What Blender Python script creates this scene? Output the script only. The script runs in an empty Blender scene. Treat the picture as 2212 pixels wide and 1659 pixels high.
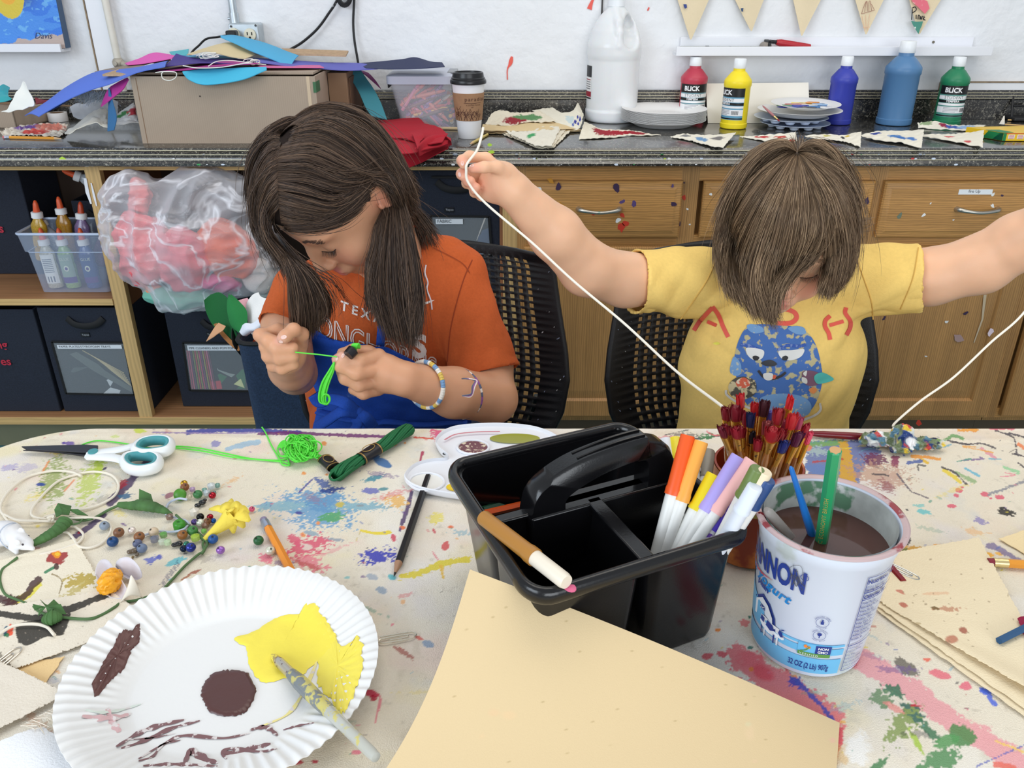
import bpy,math,random
import numpy as np
from math import cos,sin
arr,lin,norm=np.array,np.linspace,np.linalg.norm
from mathutils import Vector,Matrix,Euler
from mathutils.bvhtree import BVHTree
SC=bpy.context.scene
COL=SC.collection
PI=math.pi
random.seed(7);RNG=np.random.default_rng(7)
FPX,CX,CY=1800.0,1106.0,829.5
CAMZ,PITCH=1.26,math.radians(26.2)
cd=bpy.data.cameras.new('camera');cam=bpy.data.objects.new('camera',cd);COL.objects.link(cam)
cd.sensor_width=36;cd.lens=36*FPX/2212;cd.clip_start=.02;cd.clip_end=50
cam.location=(0,0,CAMZ);cam.rotation_euler=(PI/2-PITCH,0,0)
SC.camera=cam
def srgb(r,g,b):
 f=lambda c:(c/255/12.92)if c/255<=.04045 else((c/255+.055)/1.055)**2.4
 return(f(r),f(g),f(b))
world=bpy.data.worlds.new('daylight');SC.world=world;world.use_nodes=True
wb=world.node_tree.nodes['Background'];wb.inputs[0].default_value=(.89,.94,1,1);wb.inputs[1].default_value=.54
def area(name,loc,target,sx,sy,power,color):
 l=bpy.data.lights.new(name,'AREA');l.shape='RECTANGLE';l.size=sx;l.size_y=sy;l.energy=power;l.color=color
 o=bpy.data.objects.new(name,l);COL.objects.link(o);o.location=loc
 o.rotation_euler=(Vector(target)-Vector(loc)).to_track_quat('-Z','Y').to_euler();return o
area('window_light',(-2.6,-1.2,2.1),(-.3,1.6,.8),2.2,1.6,60,(.80,.90,1))
area('ceiling_light',(.6,1.2,2.7),(.6,1.4,0),2.6,1.0,20,(1,.93,.82))
area('rear_window_light',(1.0,-2.6,1.5),(.3,2.5,1.1),3.0,1.4,62,(.90,.95,1))
vs=SC.view_settings;vs.view_transform='Standard';vs.look='None';vs.gamma=1;vs.use_curve_mapping=False;vs.exposure=.04
CP,SP=cos(PITCH),sin(PITCH)
def ray(u,v):
 a,b=(u-CX)/FPX,-(v-CY)/FPX
 return arr([a,CP+b*SP,-SP+b*CP])
def W(u,v,y=None,z=None):
 d=ray(u,v)
 t=y/d[1]if y is not None else(z-CAMZ)/d[2]
 return arr([0,0,CAMZ])+d*t
def PX(p):
 Z=p[1]*CP-(p[2]-CAMZ)*SP
 return CX+p[0]/Z*FPX,CY-(p[1]*SP+(p[2]-CAMZ)*CP)/Z*FPX
TZ=.74
KZ=.88
def T(u,v,h=0):return W(u,v,z=TZ+h)
def K(u,v,h=0):return W(u,v,z=KZ+h)
MATS={}
def mat(name,col=(200,200,200),rough=.5,metal=0,var=0,vscale=20,bump=0,bscale=200,attr=None,alpha=1,trans=0,sss=0,
  spec=.5,coat=0,sheen=0,emit=None,wave=None,ior=1.45,stretch=None,dark=None,hair=False):
 if name in MATS:return MATS[name]
 m=bpy.data.materials.new(name);m.use_nodes=True;MATS[name]=m
 nt=m.node_tree;N=nt.nodes;L=nt.links;b=N['Principled BSDF']
 I=b.inputs
 c=srgb(*col)
 I['Base Color'].default_value=(*c,1);I['Roughness'].default_value=rough;I['Metallic'].default_value=metal
 I['Alpha'].default_value=alpha;I['Transmission Weight'].default_value=trans;I['IOR'].default_value=ior
 I['Specular IOR Level'].default_value=spec;I['Coat Weight'].default_value=coat;I['Sheen Weight'].default_value=sheen
 if sss:
  I['Subsurface Weight'].default_value=sss;I['Subsurface Radius'].default_value=(1,.35,.2);I['Subsurface Scale'].default_value=.008
 m.diffuse_color=(*c,1)
 tc=N.new('ShaderNodeTexCoord');src=tc.outputs['Object']
 if stretch:
  mp=N.new('ShaderNodeMapping');mp.inputs['Scale'].default_value=stretch;L.new(src,mp.inputs[0]);src=mp.outputs[0]
 base=None
 if attr:
  a=N.new('ShaderNodeAttribute');a.attribute_name=attr;base=a.outputs['Color']
 if var:
  n=N.new('ShaderNodeTexNoise');n.inputs['Scale'].default_value=vscale;n.inputs['Detail'].default_value=6;L.new(src,n.inputs['Vector'])
  r=N.new('ShaderNodeMapRange');r.inputs[1].default_value=.3;r.inputs[2].default_value=.7;r.inputs[3].default_value=1-var;r.inputs[4].default_value=1+var*.6
  L.new(n.outputs['Fac'],r.inputs[0])
  mx=N.new('ShaderNodeMix');mx.data_type='RGBA';mx.blend_type='MULTIPLY';mx.inputs[0].default_value=1;mx.clamp_result=False
  if base:L.new(base,mx.inputs[6])
  else:mx.inputs[6].default_value=(*c,1)
  L.new(r.outputs[0],mx.inputs[7]);base=mx.outputs[2]
 if dark:
  n=N.new('ShaderNodeTexNoise');n.inputs['Scale'].default_value=dark[1];n.inputs['Detail'].default_value=5;L.new(src,n.inputs['Vector'])
  r=N.new('ShaderNodeMapRange');r.inputs[1].default_value=dark[2];r.inputs[2].default_value=dark[2]+.05;L.new(n.outputs['Fac'],r.inputs[0])
  mx=N.new('ShaderNodeMix');mx.data_type='RGBA';L.new(r.outputs[0],mx.inputs[0])
  if base:L.new(base,mx.inputs[6])
  else:mx.inputs[6].default_value=(*c,1)
  mx.inputs[7].default_value=(*srgb(*dark[0]),1);base=mx.outputs[2]
 if wave:
  w=N.new('ShaderNodeTexWave');w.wave_type='BANDS';w.bands_direction=wave[2];w.inputs['Scale'].default_value=wave[0]
  w.inputs['Distortion'].default_value=wave[1];w.inputs['Detail'].default_value=4;w.inputs['Detail Scale'].default_value=1.6;L.new(src,w.inputs['Vector'])
  r=N.new('ShaderNodeMapRange');r.inputs[3].default_value=1-wave[3];r.inputs[4].default_value=1+wave[3]*.5;L.new(w.outputs['Fac'],r.inputs[0])
  mx=N.new('ShaderNodeMix');mx.data_type='RGBA';mx.blend_type='MULTIPLY';mx.inputs[0].default_value=1
  if base:L.new(base,mx.inputs[6])
  else:mx.inputs[6].default_value=(*c,1)
  L.new(r.outputs[0],mx.inputs[7]);base=mx.outputs[2]
 if base:L.new(base,I['Base Color'])
 if bump:
  n=N.new('ShaderNodeTexNoise');n.inputs['Scale'].default_value=bscale;n.inputs['Detail'].default_value=3;L.new(src,n.inputs['Vector'])
  bp=N.new('ShaderNodeBump');bp.inputs['Strength'].default_value=bump;bp.inputs['Distance'].default_value=.002*max(1,bump)
  L.new(n.outputs['Fac'],bp.inputs['Height']);L.new(bp.outputs[0],I['Normal'])
 if emit:I['Emission Color'].default_value=(*srgb(*emit[0]),1);I['Emission Strength'].default_value=emit[1]
 return m
def paint(r,g,b,rough=.5):return mat('paint_%d_%d_%d'%(r,g,b),(r,g,b),rough)
class G:
 def __init__(s):s.ch=[];s.n=0;s.hc=False
 def add(s,V,Fs,mi=0,col=None):
  V=np.asarray(V,float).reshape(-1,3)
  if isinstance(Fs,np.ndarray):Fs=[Fs]
  else:
   d={}
   for f in Fs:d.setdefault(len(f),[]).append(f)
   Fs=[arr(x)for x in d.values()]
  s.ch.append((V,[f+s.n for f in Fs if len(f)],mi,col));s.n+=len(V)
  if col is not None:s.hc=True
  return s
 def V(s):return np.concatenate([c[0]for c in s.ch])
 def xf(s,f):
  s.ch=[(f(V),F,m,c)for V,F,m,c in s.ch];return s
 def move(s,loc=(0,0,0),rot=(0,0,0),sc=1):
  M=arr(Euler(rot).to_matrix());return s.xf(lambda V:(V*sc)@M.T+arr(loc))
 def join(s,o,mi=None):
  for V,F,m,c in o.ch:s.ch.append((V,[f+s.n for f in F],m if mi is None else mi,c))
  s.n+=o.n
  if o.hc:s.hc=True
  return s
 def box(s,lo,hi,mi=0,col=None):
  x0,y0,z0=lo;x1,y1,z1=hi
  V=[(x0,y0,z0),(x1,y0,z0),(x1,y1,z0),(x0,y1,z0),(x0,y0,z1),(x1,y0,z1),(x1,y1,z1),(x0,y1,z1)]
  return s.add(V,[(3,2,1,0),(4,5,6,7),(0,1,5,4),(1,2,6,5),(2,3,7,6),(3,0,4,7)],mi,col)
 def hexa(s,V,mi=0,col=None):return s.add(V,[(3,2,1,0),(4,5,6,7),(0,1,5,4),(1,2,6,5),(2,3,7,6),(3,0,4,7)],mi,col)
 def lathe(s,prof,c=(0,0,0),n=48,mi=0,cap=(True,True),axis=None,flute=None,col=None):
  prof=arr(prof,float);m=len(prof);a=np.arange(n)*2*PI/n
  R=prof[:,0][:,None]*np.ones(n);Zz=prof[:,1][:,None]*np.ones(n)
  if flute is not None:dR,dZ=flute(R,Zz,a[None,:]);R=R+dR;Zz=Zz+dZ
  V=np.stack([R*np.cos(a),R*np.sin(a),Zz],-1).reshape(-1,3)
  if axis is not None:
   q=arr(Vector((0,0,1)).rotation_difference(Vector(axis)).to_matrix());V=V@q.T
  V=V+arr(c)
  i=np.arange(m-1)[:,None]*n;j=np.arange(n)[None,:];k=(j+1)%n
  F=np.stack([i+j,i+k,i+n+k,i+n+j],-1).reshape(-1,4)
  Fs=[F]
  if cap[0]:Fs.append(np.arange(n)[::-1].reshape(1,-1))
  if cap[1]:Fs.append(((m-1)*n+np.arange(n)).reshape(1,-1))
  V0=V
  s.ch.append((V0,[f+s.n for f in Fs],mi,col));s.n+=len(V0)
  if col is not None:s.hc=True
  return s
 def cyl(s,a,b,r,r2=None,n=20,mi=0,col=None):
  a=arr(a,float);b=arr(b,float);L=norm(b-a);r2=r if r2 is None else r2
  return s.lathe([(r,0),(r2,L)],a,n,mi,axis=(b-a)/L,col=col)
 def tube(s,P,r,n=8,closed=False,mi=0,col=None,flat=1,cap=True,up=None):
  P=arr(P,float);m=len(P);r=np.broadcast_to(arr(r,float),(m,))
  if closed:t=np.roll(P,-1,0)-np.roll(P,1,0)
  else:t=np.gradient(P,axis=0)
  t/=norm(t,axis=1)[:,None]+1e-12
  u=arr(up if up is not None else((0,0,1)if abs(t[0][2])<.9 else(1,0,0)),float);A=[]
  for i in range(m):
   if up is not None:u=arr(up,float)
   u=u-t[i]*np.dot(u,t[i]);u/=norm(u)+1e-12;A.append(u.copy())
  A=arr(A);B=np.cross(t,A);a=np.arange(n)*2*PI/n
  V=P[:,None]+(A[:,None]*np.cos(a)[None,:,None]*flat+B[:,None]*np.sin(a)[None,:,None])*r[:,None,None]
  V=V.reshape(-1,3);mm=m if closed else m-1
  i=np.arange(mm)[:,None];j=np.arange(n)[None,:];k=(j+1)%n;i2=(i+1)%m
  F=np.stack([i*n+j,i*n+k,i2*n+k,i2*n+j],-1).reshape(-1,4);Fs=[F]
  if not closed and cap:Fs+=[np.arange(n)[::-1].reshape(1,-1),((m-1)*n+np.arange(n)).reshape(1,-1)]
  if col is not None and np.ndim(col)==2 and len(col)==m:col=np.repeat(arr(col),n,0)
  s.ch.append((V,[f+s.n for f in Fs],mi,col));s.n+=len(V)
  if col is not None:s.hc=True
  return s
 def sphere(s,c,r,n=16,mi=0,col=None,rot=None):
  r=np.broadcast_to(arr(r,float),(3,));m=n//2
  ph=lin(.02,PI-.02,m);a=np.arange(n)*2*PI/n
  V=np.stack([np.sin(ph)[:,None]*np.cos(a),np.sin(ph)[:,None]*np.sin(a),-np.cos(ph)[:,None]*np.ones(n)],-1).reshape(-1,3)*r
  if rot is not None:V=V@arr(Euler(rot).to_matrix()).T
  V+=arr(c);i=np.arange(m-1)[:,None]*n;j=np.arange(n)[None,:];k=(j+1)%n
  F=[np.stack([i+j,i+k,i+n+k,i+n+j],-1).reshape(-1,4),np.arange(n)[::-1].reshape(1,-1),((m-1)*n+np.arange(n)).reshape(1,-1)]
  s.ch.append((V,[f+s.n for f in F],mi,col));s.n+=len(V)
  if col is not None:s.hc=True
  return s
 def grid(s,X,mi=0,col=None,th=0,flip=False):
  X=np.asarray(X,float);a,b=X.shape[:2]
  i=np.arange(a-1)[:,None]*b;j=np.arange(b-1)[None,:]
  F=np.stack([i+j,i+b+j,i+b+j+1,i+j+1],-1).reshape(-1,4)
  if flip:F=F[:,::-1]
  c=None if col is None else np.asarray(col).reshape(-1,3)if np.ndim(col)==3 else col
  if not th:return s.add(X.reshape(-1,3),F,mi,c)
  du=np.gradient(X,axis=0);dv=np.gradient(X,axis=1);nn=np.cross(du,dv);nn/=norm(nn,axis=2)[...,None]+1e-12
  if flip:nn=-nn
  Y=X-nn*th;V=np.concatenate([X.reshape(-1,3),Y.reshape(-1,3)]);o=a*b
  bd=[k*b for k in range(a)]+[(a-1)*b+k for k in range(1,b)]+[k*b+b-1 for k in range(a-2,-1,-1)]+[k for k in range(b-2,0,-1)]
  bd=arr(bd);b2=np.roll(bd,-1);S=np.stack([bd,bd+o,b2+o,b2],-1)
  if flip:S=S[:,::-1]
  if c is not None and np.ndim(c)==2:c=np.concatenate([c,c])
  return s.add(V,np.concatenate([F,F[:,::-1]+o,S]),mi,c)
 def poly(s,P,th=0,mi=0,n=(0,0,1),col=None):
  P=arr(P,float);k=len(P);c=P.mean(0);nn=arr(n,float)
  V=np.concatenate([P,[c]]);F=[(i,(i+1)%k,k)for i in range(k)]
  if th:
   V=np.concatenate([V,V-nn*th]);F+=[((i+1)%k+k+1,i+k+1,2*k+1)for i in range(k)]
   F+=[(i,i+k+1,(i+1)%k+k+1,(i+1)%k)for i in range(k)]
  return s.add(V,F,mi,col)
 def strip(s,P,w,nrm,mi=0,col=None,th=0):
  P=arr(P,float);t=np.gradient(P,axis=0);t/=norm(t,axis=1)[:,None]+1e-12
  nrm=np.broadcast_to(arr(nrm,float),P.shape);sd=np.cross(t,nrm);sd/=norm(sd,axis=1)[:,None]+1e-12
  w=np.broadcast_to(arr(w,float),(len(P),))[:,None]/2
  return s.grid(np.stack([P-sd*w,P+sd*w],1),mi,col,th)
def mesh_of(g,name,mats,smooth=True,off=(0,0,0)):
 me=bpy.data.meshes.new(name);V=(g.V()-arr(off)).astype(np.float32)
 idx,start,tot,mi=[],[],[],[];p=0
 for _,Fs,m,_ in g.ch:
  for F in Fs:
   if not len(F):continue
   k=F.shape[1];idx.append(F.reshape(-1));start.append(p+np.arange(len(F))*k);p+=F.size
   mi.append(np.full(len(F),m))
 idx=np.concatenate(idx).astype(np.int32);start=np.concatenate(start).astype(np.int32);mi=np.concatenate(mi).astype(np.int32)
 me.vertices.add(len(V));me.vertices.foreach_set('co',V.reshape(-1))
 me.loops.add(len(idx));me.loops.foreach_set('vertex_index',idx)
 me.polygons.add(len(start));me.polygons.foreach_set('loop_start',start)
 for m in(mats if isinstance(mats,(list,tuple))else[mats]):me.materials.append(m)
 me.update(calc_edges=True);me.polygons.foreach_set('material_index',mi)
 if g.hc:
  C=np.concatenate([np.broadcast_to(arr(c if c is not None else(1,1,1),float),(len(v),3))if(c is None or np.ndim(c)==1)else arr(c,float)for v,_,_,c in g.ch])
  a=me.color_attributes.new('col','FLOAT_COLOR','POINT');a.data.foreach_set('color',np.concatenate([C,np.ones((len(C),1))],1).astype(np.float32).reshape(-1))
 me.validate();
 if smooth is True:me.polygons.foreach_set('use_smooth',np.ones(len(me.polygons),bool))
 elif smooth:
  me.polygons.foreach_set('use_smooth',np.ones(len(me.polygons),bool));me.set_sharp_from_angle(angle=math.radians(smooth))
 me.update();return me
WM={}
def tag(o,label=None,cat=None,group=None,kind=None):
 if label:o['label']=label
 if cat:o['category']=cat
 if group:o['group']=group
 if kind:o['kind']=kind
 return o
def thing(name,label,cat,loc=(0,0,0),rot=(0,0,0),group=None):
 o=bpy.data.objects.new(name,None);COL.objects.link(o);o.empty_display_size=.02
 o.location=loc;o.rotation_euler=rot;tag(o,label,cat,group)
 WM[o.name]=Matrix.LocRotScale(Vector(loc),Euler(rot),None);return o
def part(root,name,g,m,smooth=35,label=None,local=False,bev=0,kind=None):
 P=WM[root.name]
 if not local:
  I=arr(P.inverted());g.xf(lambda V:V@I[:3,:3].T+I[:3,3])
 me=mesh_of(g,name,m,smooth);o=bpy.data.objects.new(name,me);COL.objects.link(o);o.parent=root
 WM[o.name]=P.copy();tag(o,label,kind=kind)
 if bev:bevel(o,bev)
 return o
def bevel(o,w,seg=2):
 b=o.modifiers.new('bevel','BEVEL');b.width=w;b.segments=seg;b.limit_method='ANGLE';b.angle_limit=math.radians(40)
 return o
def solo(name,label,cat,g,m,smooth=35,group=None,kind=None,bev=0):
 V=g.V();c=(V[:,0].mean(),V[:,1].mean(),V[:,2].min())
 me=mesh_of(g,name,m,smooth,c);o=bpy.data.objects.new(name,me);COL.objects.link(o);o.location=c
 WM[o.name]=Matrix.Translation(Vector(c));tag(o,label,cat,group,kind)
 if bev:bevel(o,bev)
 return o
def struct(name,g,m,smooth=35,bev=0):
 return solo(name,None,None,g,m,smooth,kind='structure',bev=bev)
def base_of(*P):
 P=arr(P);return(P[:,0].mean(),P[:,1].mean(),P[:,2].min())
def sm(P,n=40,closed=False):
 P=arr(P,float);k=len(P)
 if closed:Q=np.concatenate([P[-1:],P,P[:2]]);segs=k
 else:Q=np.concatenate([2*P[:1]-P[1:2],P,2*P[-1:]-P[-2:-1]]);segs=k-1
 t=lin(0,segs,n,endpoint=not closed);i=np.minimum(t.astype(int),segs-1);f=(t-i)[:,None]
 a,b,c,d=Q[i],Q[i+1],Q[i+2],Q[i+3]
 return.5*((2*b)+(-a+c)*f+(2*a-5*b+4*c-d)*f*f+(-a+3*b-3*c+d)*f**3)
def text2(s,size=1.,bold=0,align='LEFT',font_shear=0,spacing=1.):
 cu=bpy.data.curves.new('t','FONT');cu.body=s;cu.size=size;cu.offset=bold;cu.align_x=align;cu.shear=font_shear;cu.space_character=spacing
 cu.resolution_u=3;ob=bpy.data.objects.new('t',cu);COL.objects.link(ob)
 bpy.context.view_layer.update();me=bpy.data.meshes.new_from_object(ob)
 V=arr([v.co[:]for v in me.vertices]).reshape(-1,3);F=[tuple(p.vertices)for p in me.polygons]
 bpy.data.objects.remove(ob);bpy.data.curves.remove(cu);bpy.data.meshes.remove(me)
 return V[:,:2],F
def put_text(g,s,f,size=1.,mi=0,off=(0,0),col=None,**k):
 V,F=text2(s,size,**k)
 if len(V):g.add(f(V+arr(off)),F,mi,col)
 return g
def stroke2(P,w,n=24,smooth=True):
 P=arr(P,float);P=sm(P,n)if smooth and len(P)>2 else P
 if np.ndim(w)and len(w)!=len(P):w=np.interp(lin(0,1,len(P)),lin(0,1,len(w)),w)
 t=np.gradient(P,axis=0);t/=norm(t,axis=1)[:,None]+1e-12;s=np.stack([-t[:,1],t[:,0]],1)*np.broadcast_to(arr(w,float),(len(P),))[:,None]/2
 k=len(P);return np.concatenate([P-s,P+s]),[(i,i+1,k+i+1,k+i)for i in range(k-1)]
def noise1(n,rng=None,oct=4,seed=0):
 r=np.random.default_rng(seed);x=lin(0,1,n);y=np.zeros(n)
 for o in range(oct):y+=np.sin(x*2*PI*(2**o)*(1+r.random()*.3)+r.random()*6.3)/(1.6**o)
 return y/2
def vnoise(P,scale=1.,seed=0):
 r=np.random.default_rng(seed);P=np.asarray(P,float)*scale;y=0
 for o in range(5):
  d=r.normal(size=3);d/=norm(d);d2=r.normal(size=3)
  y=y+np.sin(P@d*(1.0+.6*o)*2+r.random()*6.3+1.3*np.sin(P@d2*.9+r.random()*6))
 return y/3
def copy_tree(o,parent=None):
 c=o.copy();COL.objects.link(c)
 if parent:c.parent=parent
 for ch in list(o.children):copy_tree(ch,c)
 return c
def n2(x,y,sc,seed=0,oct=3):
 out=0;amp=1;tot=0
 for o in range(oct):
  X,Y=x*sc*2**o+seed*13.7+500,y*sc*2**o+seed*7.3+500;i,j=np.floor(X).astype(np.int64),np.floor(Y).astype(np.int64);fx,fy=X-i,Y-j
  fx=fx*fx*(3-2*fx);fy=fy*fy*(3-2*fy)
  def h(a,b):q=(a*374761393+b*668265263+seed*974711+o*31337)&0xffffffff;q=((q^(q>>13))*1274126177)&0xffffffff;return((q^(q>>16))&0xffff)/65535
  out=out+amp*((h(i,j)*(1-fx)+h(i+1,j)*fx)*(1-fy)+(h(i,j+1)*(1-fx)+h(i+1,j+1)*fx)*fy);tot+=amp;amp*=.55
 return out/tot
class SDF:
 def __init__(s,lo,hi,h):
  s.lo=arr(lo,float);s.h=h;s.n=np.ceil((arr(hi)-s.lo)/h).astype(int)+1;s.v=np.full(s.n,.5,np.float32)
 def _sl(s,lo,hi):
  a=np.clip(np.floor((arr(lo)-s.lo)/s.h).astype(int),0,s.n-1);b=np.clip(np.ceil((arr(hi)-s.lo)/s.h).astype(int)+1,1,s.n)
  return a,b
 def apply(s,lo,hi,f,k=.004,op='u',warp=None):
  m=k+4*s.h;a,b=s._sl(arr(lo)-m,arr(hi)+m)
  if(b<=a).any():return s
  ax=[(s.lo[i]+s.h*np.arange(a[i],b[i])).astype(np.float32)for i in range(3)]
  X,Y,Z=np.meshgrid(*ax,indexing='ij',sparse=False)
  d=f(X,Y,Z).astype(np.float32);sl=tuple(slice(a[i],b[i])for i in range(3));v=s.v[sl]
  if op=='u':
   h=np.clip(.5+.5*(v-d)/k,0,1);s.v[sl]=v*(1-h)+d*h-k*h*(1-h)
  else:
   d=-d;h=np.clip(.5-.5*(v-d)/k,0,1);s.v[sl]=v*(1-h)+d*h+k*h*(1-h)
  return s
 def cone(s,a,b,ra,rb=None,k=.004,op='u'):
  a=arr(a,float);b=arr(b,float);rb=ra if rb is None else rb;ab=b-a;L2=float(ab@ab)+1e-12;R=max(ra,rb)
  def f(X,Y,Z):
   t=np.clip(((X-a[0])*ab[0]+(Y-a[1])*ab[1]+(Z-a[2])*ab[2])/L2,0,1)
   return np.sqrt((X-a[0]-t*ab[0])**2+(Y-a[1]-t*ab[1])**2+(Z-a[2]-t*ab[2])**2)-(ra+(rb-ra)*t)
  return s.apply(np.minimum(a,b)-R,np.maximum(a,b)+R,f,k,op)
 def chain(s,P,k=.004,k2=None):
  for i in range(len(P)-1):s.cone(P[i][:3],P[i+1][:3],P[i][3],P[i+1][3],k if i==0 else(k2 or k))
  return s
 def ell(s,c,r,A=None,k=.006,op='u'):
  c=arr(c,float);A=np.eye(3)if A is None else arr(A,float);R=max(r)
  def f(X,Y,Z):
   x,y,z=X-c[0],Y-c[1],Z-c[2]
   p=[A[i][0]*x+A[i][1]*y+A[i][2]*z for i in range(3)]
   k0=np.sqrt(sum((p[i]/r[i])**2 for i in range(3)));k1=np.sqrt(sum((p[i]/r[i]**2)**2 for i in range(3)))+1e-9
   return k0*(k0-1)/k1
  return s.apply(c-R,c+R,f,k,op)
 def mesh(s):
  v=s.v;ins=v<0;n=arr(v.shape)
  c=np.zeros(n-1,np.int8)
  for i in(0,1):
   for j in(0,1):
    for k in(0,1):c+=ins[i:n[0]-1+i,j:n[1]-1+j,k:n[2]-1+k]
  act=(c>0)&(c<8);ids=np.argwhere(act);idx=np.full(act.shape,-1,np.int32);idx[act]=np.arange(len(ids))
  S=np.zeros((len(ids),3));cnt=np.zeros(len(ids));corner=[(i,j,k)for i in(0,1)for j in(0,1)for k in(0,1)]
  for p in corner:
   for q in corner:
    if p<q and sum(abs(p[i]-q[i])for i in range(3))==1:
     a=v[ids[:,0]+p[0],ids[:,1]+p[1],ids[:,2]+p[2]];b=v[ids[:,0]+q[0],ids[:,1]+q[1],ids[:,2]+q[2]]
     x=(a<0)!=(b<0);t=np.where(x,a/(a-b+1e-20),0)[:,None]
     S+=np.where(x[:,None],arr(p)+t*(arr(q)-arr(p)),0);cnt+=x
  V=s.lo+(ids+S/cnt[:,None])*s.h;Fs=[]
  for ax in range(3):
   o1,o2=[(1,2),(2,0),(0,1)][ax]
   sl=[slice(1,-1)]*3;sl[ax]=slice(0,-1);sh=[slice(1,-1)]*3;sh[ax]=slice(1,None)
   a=ins[tuple(sl)];b=ins[tuple(sh)];e=np.argwhere(a!=b)
   if not len(e):continue
   fl=a[e[:,0],e[:,1],e[:,2]];e=e+1;e[:,ax]-=1
   def at(d1,d2):
    q=e.copy();q[:,o1]+=d1;q[:,o2]+=d2;return idx[q[:,0],q[:,1],q[:,2]]
   Q=np.stack([at(-1,-1),at(0,-1),at(0,0),at(-1,0)],1);Q[~fl]=Q[~fl][:,::-1];Fs.append(Q[(Q>=0).all(1)])
  F=np.concatenate(Fs)
  return V,F
def vnormals(V,F):
 N=np.zeros_like(V);e=np.cross(V[F[:,2]]-V[F[:,0]],V[F[:,3]]-V[F[:,1]])
 for k in range(4):np.add.at(N,F[:,k],e)
 return N/(norm(N,axis=1)[:,None]+1e-12)
def strands(g,S,r,mi=0,col=None):
 m,n,_=S.shape;t=np.gradient(S,axis=1);t/=norm(t,axis=2)[...,None]+1e-12
 ref=RNG.normal(size=(m,1,3));A=np.cross(t,ref);A/=norm(A,axis=2)[...,None]+1e-12;B=np.cross(t,A)
 a=np.arange(3)*2*PI/3;r=np.broadcast_to(arr(r,float),(n,))[None,:,None,None]
 V=S[:,:,None]+(A[:,:,None]*np.cos(a)[None,None,:,None]+B[:,:,None]*np.sin(a)[None,None,:,None])*r
 b=(np.arange(m)*n*3)[:,None,None];i=np.arange(n-1)[None,:,None]*3;j=np.arange(3)[None,None,:];k=(j+1)%3
 F=np.stack([b+i+j,b+i+k,b+i+3+k,b+i+3+j],-1).reshape(-1,4)
 if col is not None:col=np.repeat(col,n*3,0)
 return g.add(V.reshape(-1,3),F,mi,col)
# ================================================================ the room
WALLY=2.54
M_wall=mat('plaster',(233,235,238),.75,var=.03,vscale=6,bump=1.5,bscale=30)
g=G().box((-2.6,WALLY,0),(3.0,WALLY+.1,2.9))
struct('wall_back',g,M_wall)
struct('floor',G().box((-2.6,-2.2,-.05),(3.0,WALLY,0)),mat('teal_floor',(74,128,140),.35,var=.12,vscale=5))
def onwall(u,v,dy=.0):return W(u,v,y=WALLY-dy)
a,b=onwall(186,0),onwall(236,0)
struct('trim_1',G().box((a[0],WALLY-.012,.96),(b[0]-.012,WALLY-.001,2.3)),mat('white_board',(236,238,242),.5,var=.02),bev=.002)
g=G()
for x in(a[0]-.002,b[0]-.008):g.box((x-.0015,WALLY-.014,.96),(x+.0015,WALLY-.0005,2.3))
struct('trim_2',g,mat('old_caulk',(150,130,105),.8,var=.3,vscale=60))
g=G();p,q=onwall(1301,0),onwall(1300,62)
g.box((p[0]-.002,WALLY-.006,q[2]),(p[0]+.002,WALLY-.0005,2.3));struct('trim_3',g,paint(60,58,58))
g=G();p=onwall(1343,0)
for i in range(30):g.box((p[0]-.0008,WALLY-.002,q[2]+.045+i*.016),(p[0]+.0008,WALLY-.0005,q[2]+.056+i*.016))
struct('trim_4',g,paint(90,90,92))
p,q=W(2036,178,y=WALLY-.012),W(2212,196,y=WALLY-.012)
g=G().box((p[0],WALLY-.012,q[2]),(p[0]+.55,WALLY-.001,p[2]))
struct('trim_5',g,mat('white_board'),bev=.002)
g=G().box((p[0]-.002,WALLY-.014,p[2]-.001),(p[0]+.55,WALLY-.0005,p[2]+.002)).box((p[0]-.003,WALLY-.014,q[2]),(p[0],WALLY-.0005,p[2]))
struct('trim_6',g,mat('old_caulk'))
def wallmark(P,w,colr,name,label):
 P=arr([onwall(*q,.0015)for q in P]);s=G().strip(sm(P,14),w,(0,-1,0),th=.0008)
 solo(name,label,'paint mark',s,paint(*colr))
wallmark([(1106,122),(1102,138),(1096,150),(1096,172)],[.003+.0085*math.exp(-((i-3)/3)**2)for i in range(14)],(233,96,82),'paint_drip','red paint drip on the white wall above the coffee cup')
wallmark([(1284,-8),(1277,8),(1273,20)],[.004+.011*i/14 for i in range(14)],(228,92,80),'paint_drip','red paint smear at the top of the wall beside the dark seam')
wallmark([(1402,16),(1399,23)],.004,(222,88,78),'paint_drip','tiny red paint fleck on the wall right of the jug cap')
M_galv=mat('galvanised',(196,205,210),.35,.8,var=.1,vscale=40)
p0,p1=W(503,-60,y=WALLY-.02),W(507,50,y=WALLY-.02)
r=thing('conduit_pipe','grey metal conduit pipe running down to the outlet box','pipe',p1)
part(r,'pipe',G().cyl(p1,(p1[0]-.003,p1[1],2.2),.0105,n=20),M_galv)
part(r,'coupling',G().cyl(p1+[0,0,-.002],p1+[0,0,.026],.0135,n=20).cyl(p1+[-.015,-.006,.012],p1+[-.008,-.006,.012],.004,n=10),M_galv)
a,b=W(492,50,y=WALLY-.05),W(563,92,y=WALLY-.05)
r=thing('outlet_box','galvanised steel outlet box with two sockets on the wall','outlet',(a[0],WALLY,b[2]))
part(r,'housing',G().box((a[0],WALLY-.05,b[2]-.03),(b[0],WALLY-.001,a[2])),M_galv,bev=.005)
g=G().box((a[0]+.002,WALLY-.054,b[2]-.028),(b[0]-.002,WALLY-.0505,a[2]-.002));part(r,'cover_plate',g,M_galv,bev=.0015)
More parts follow.
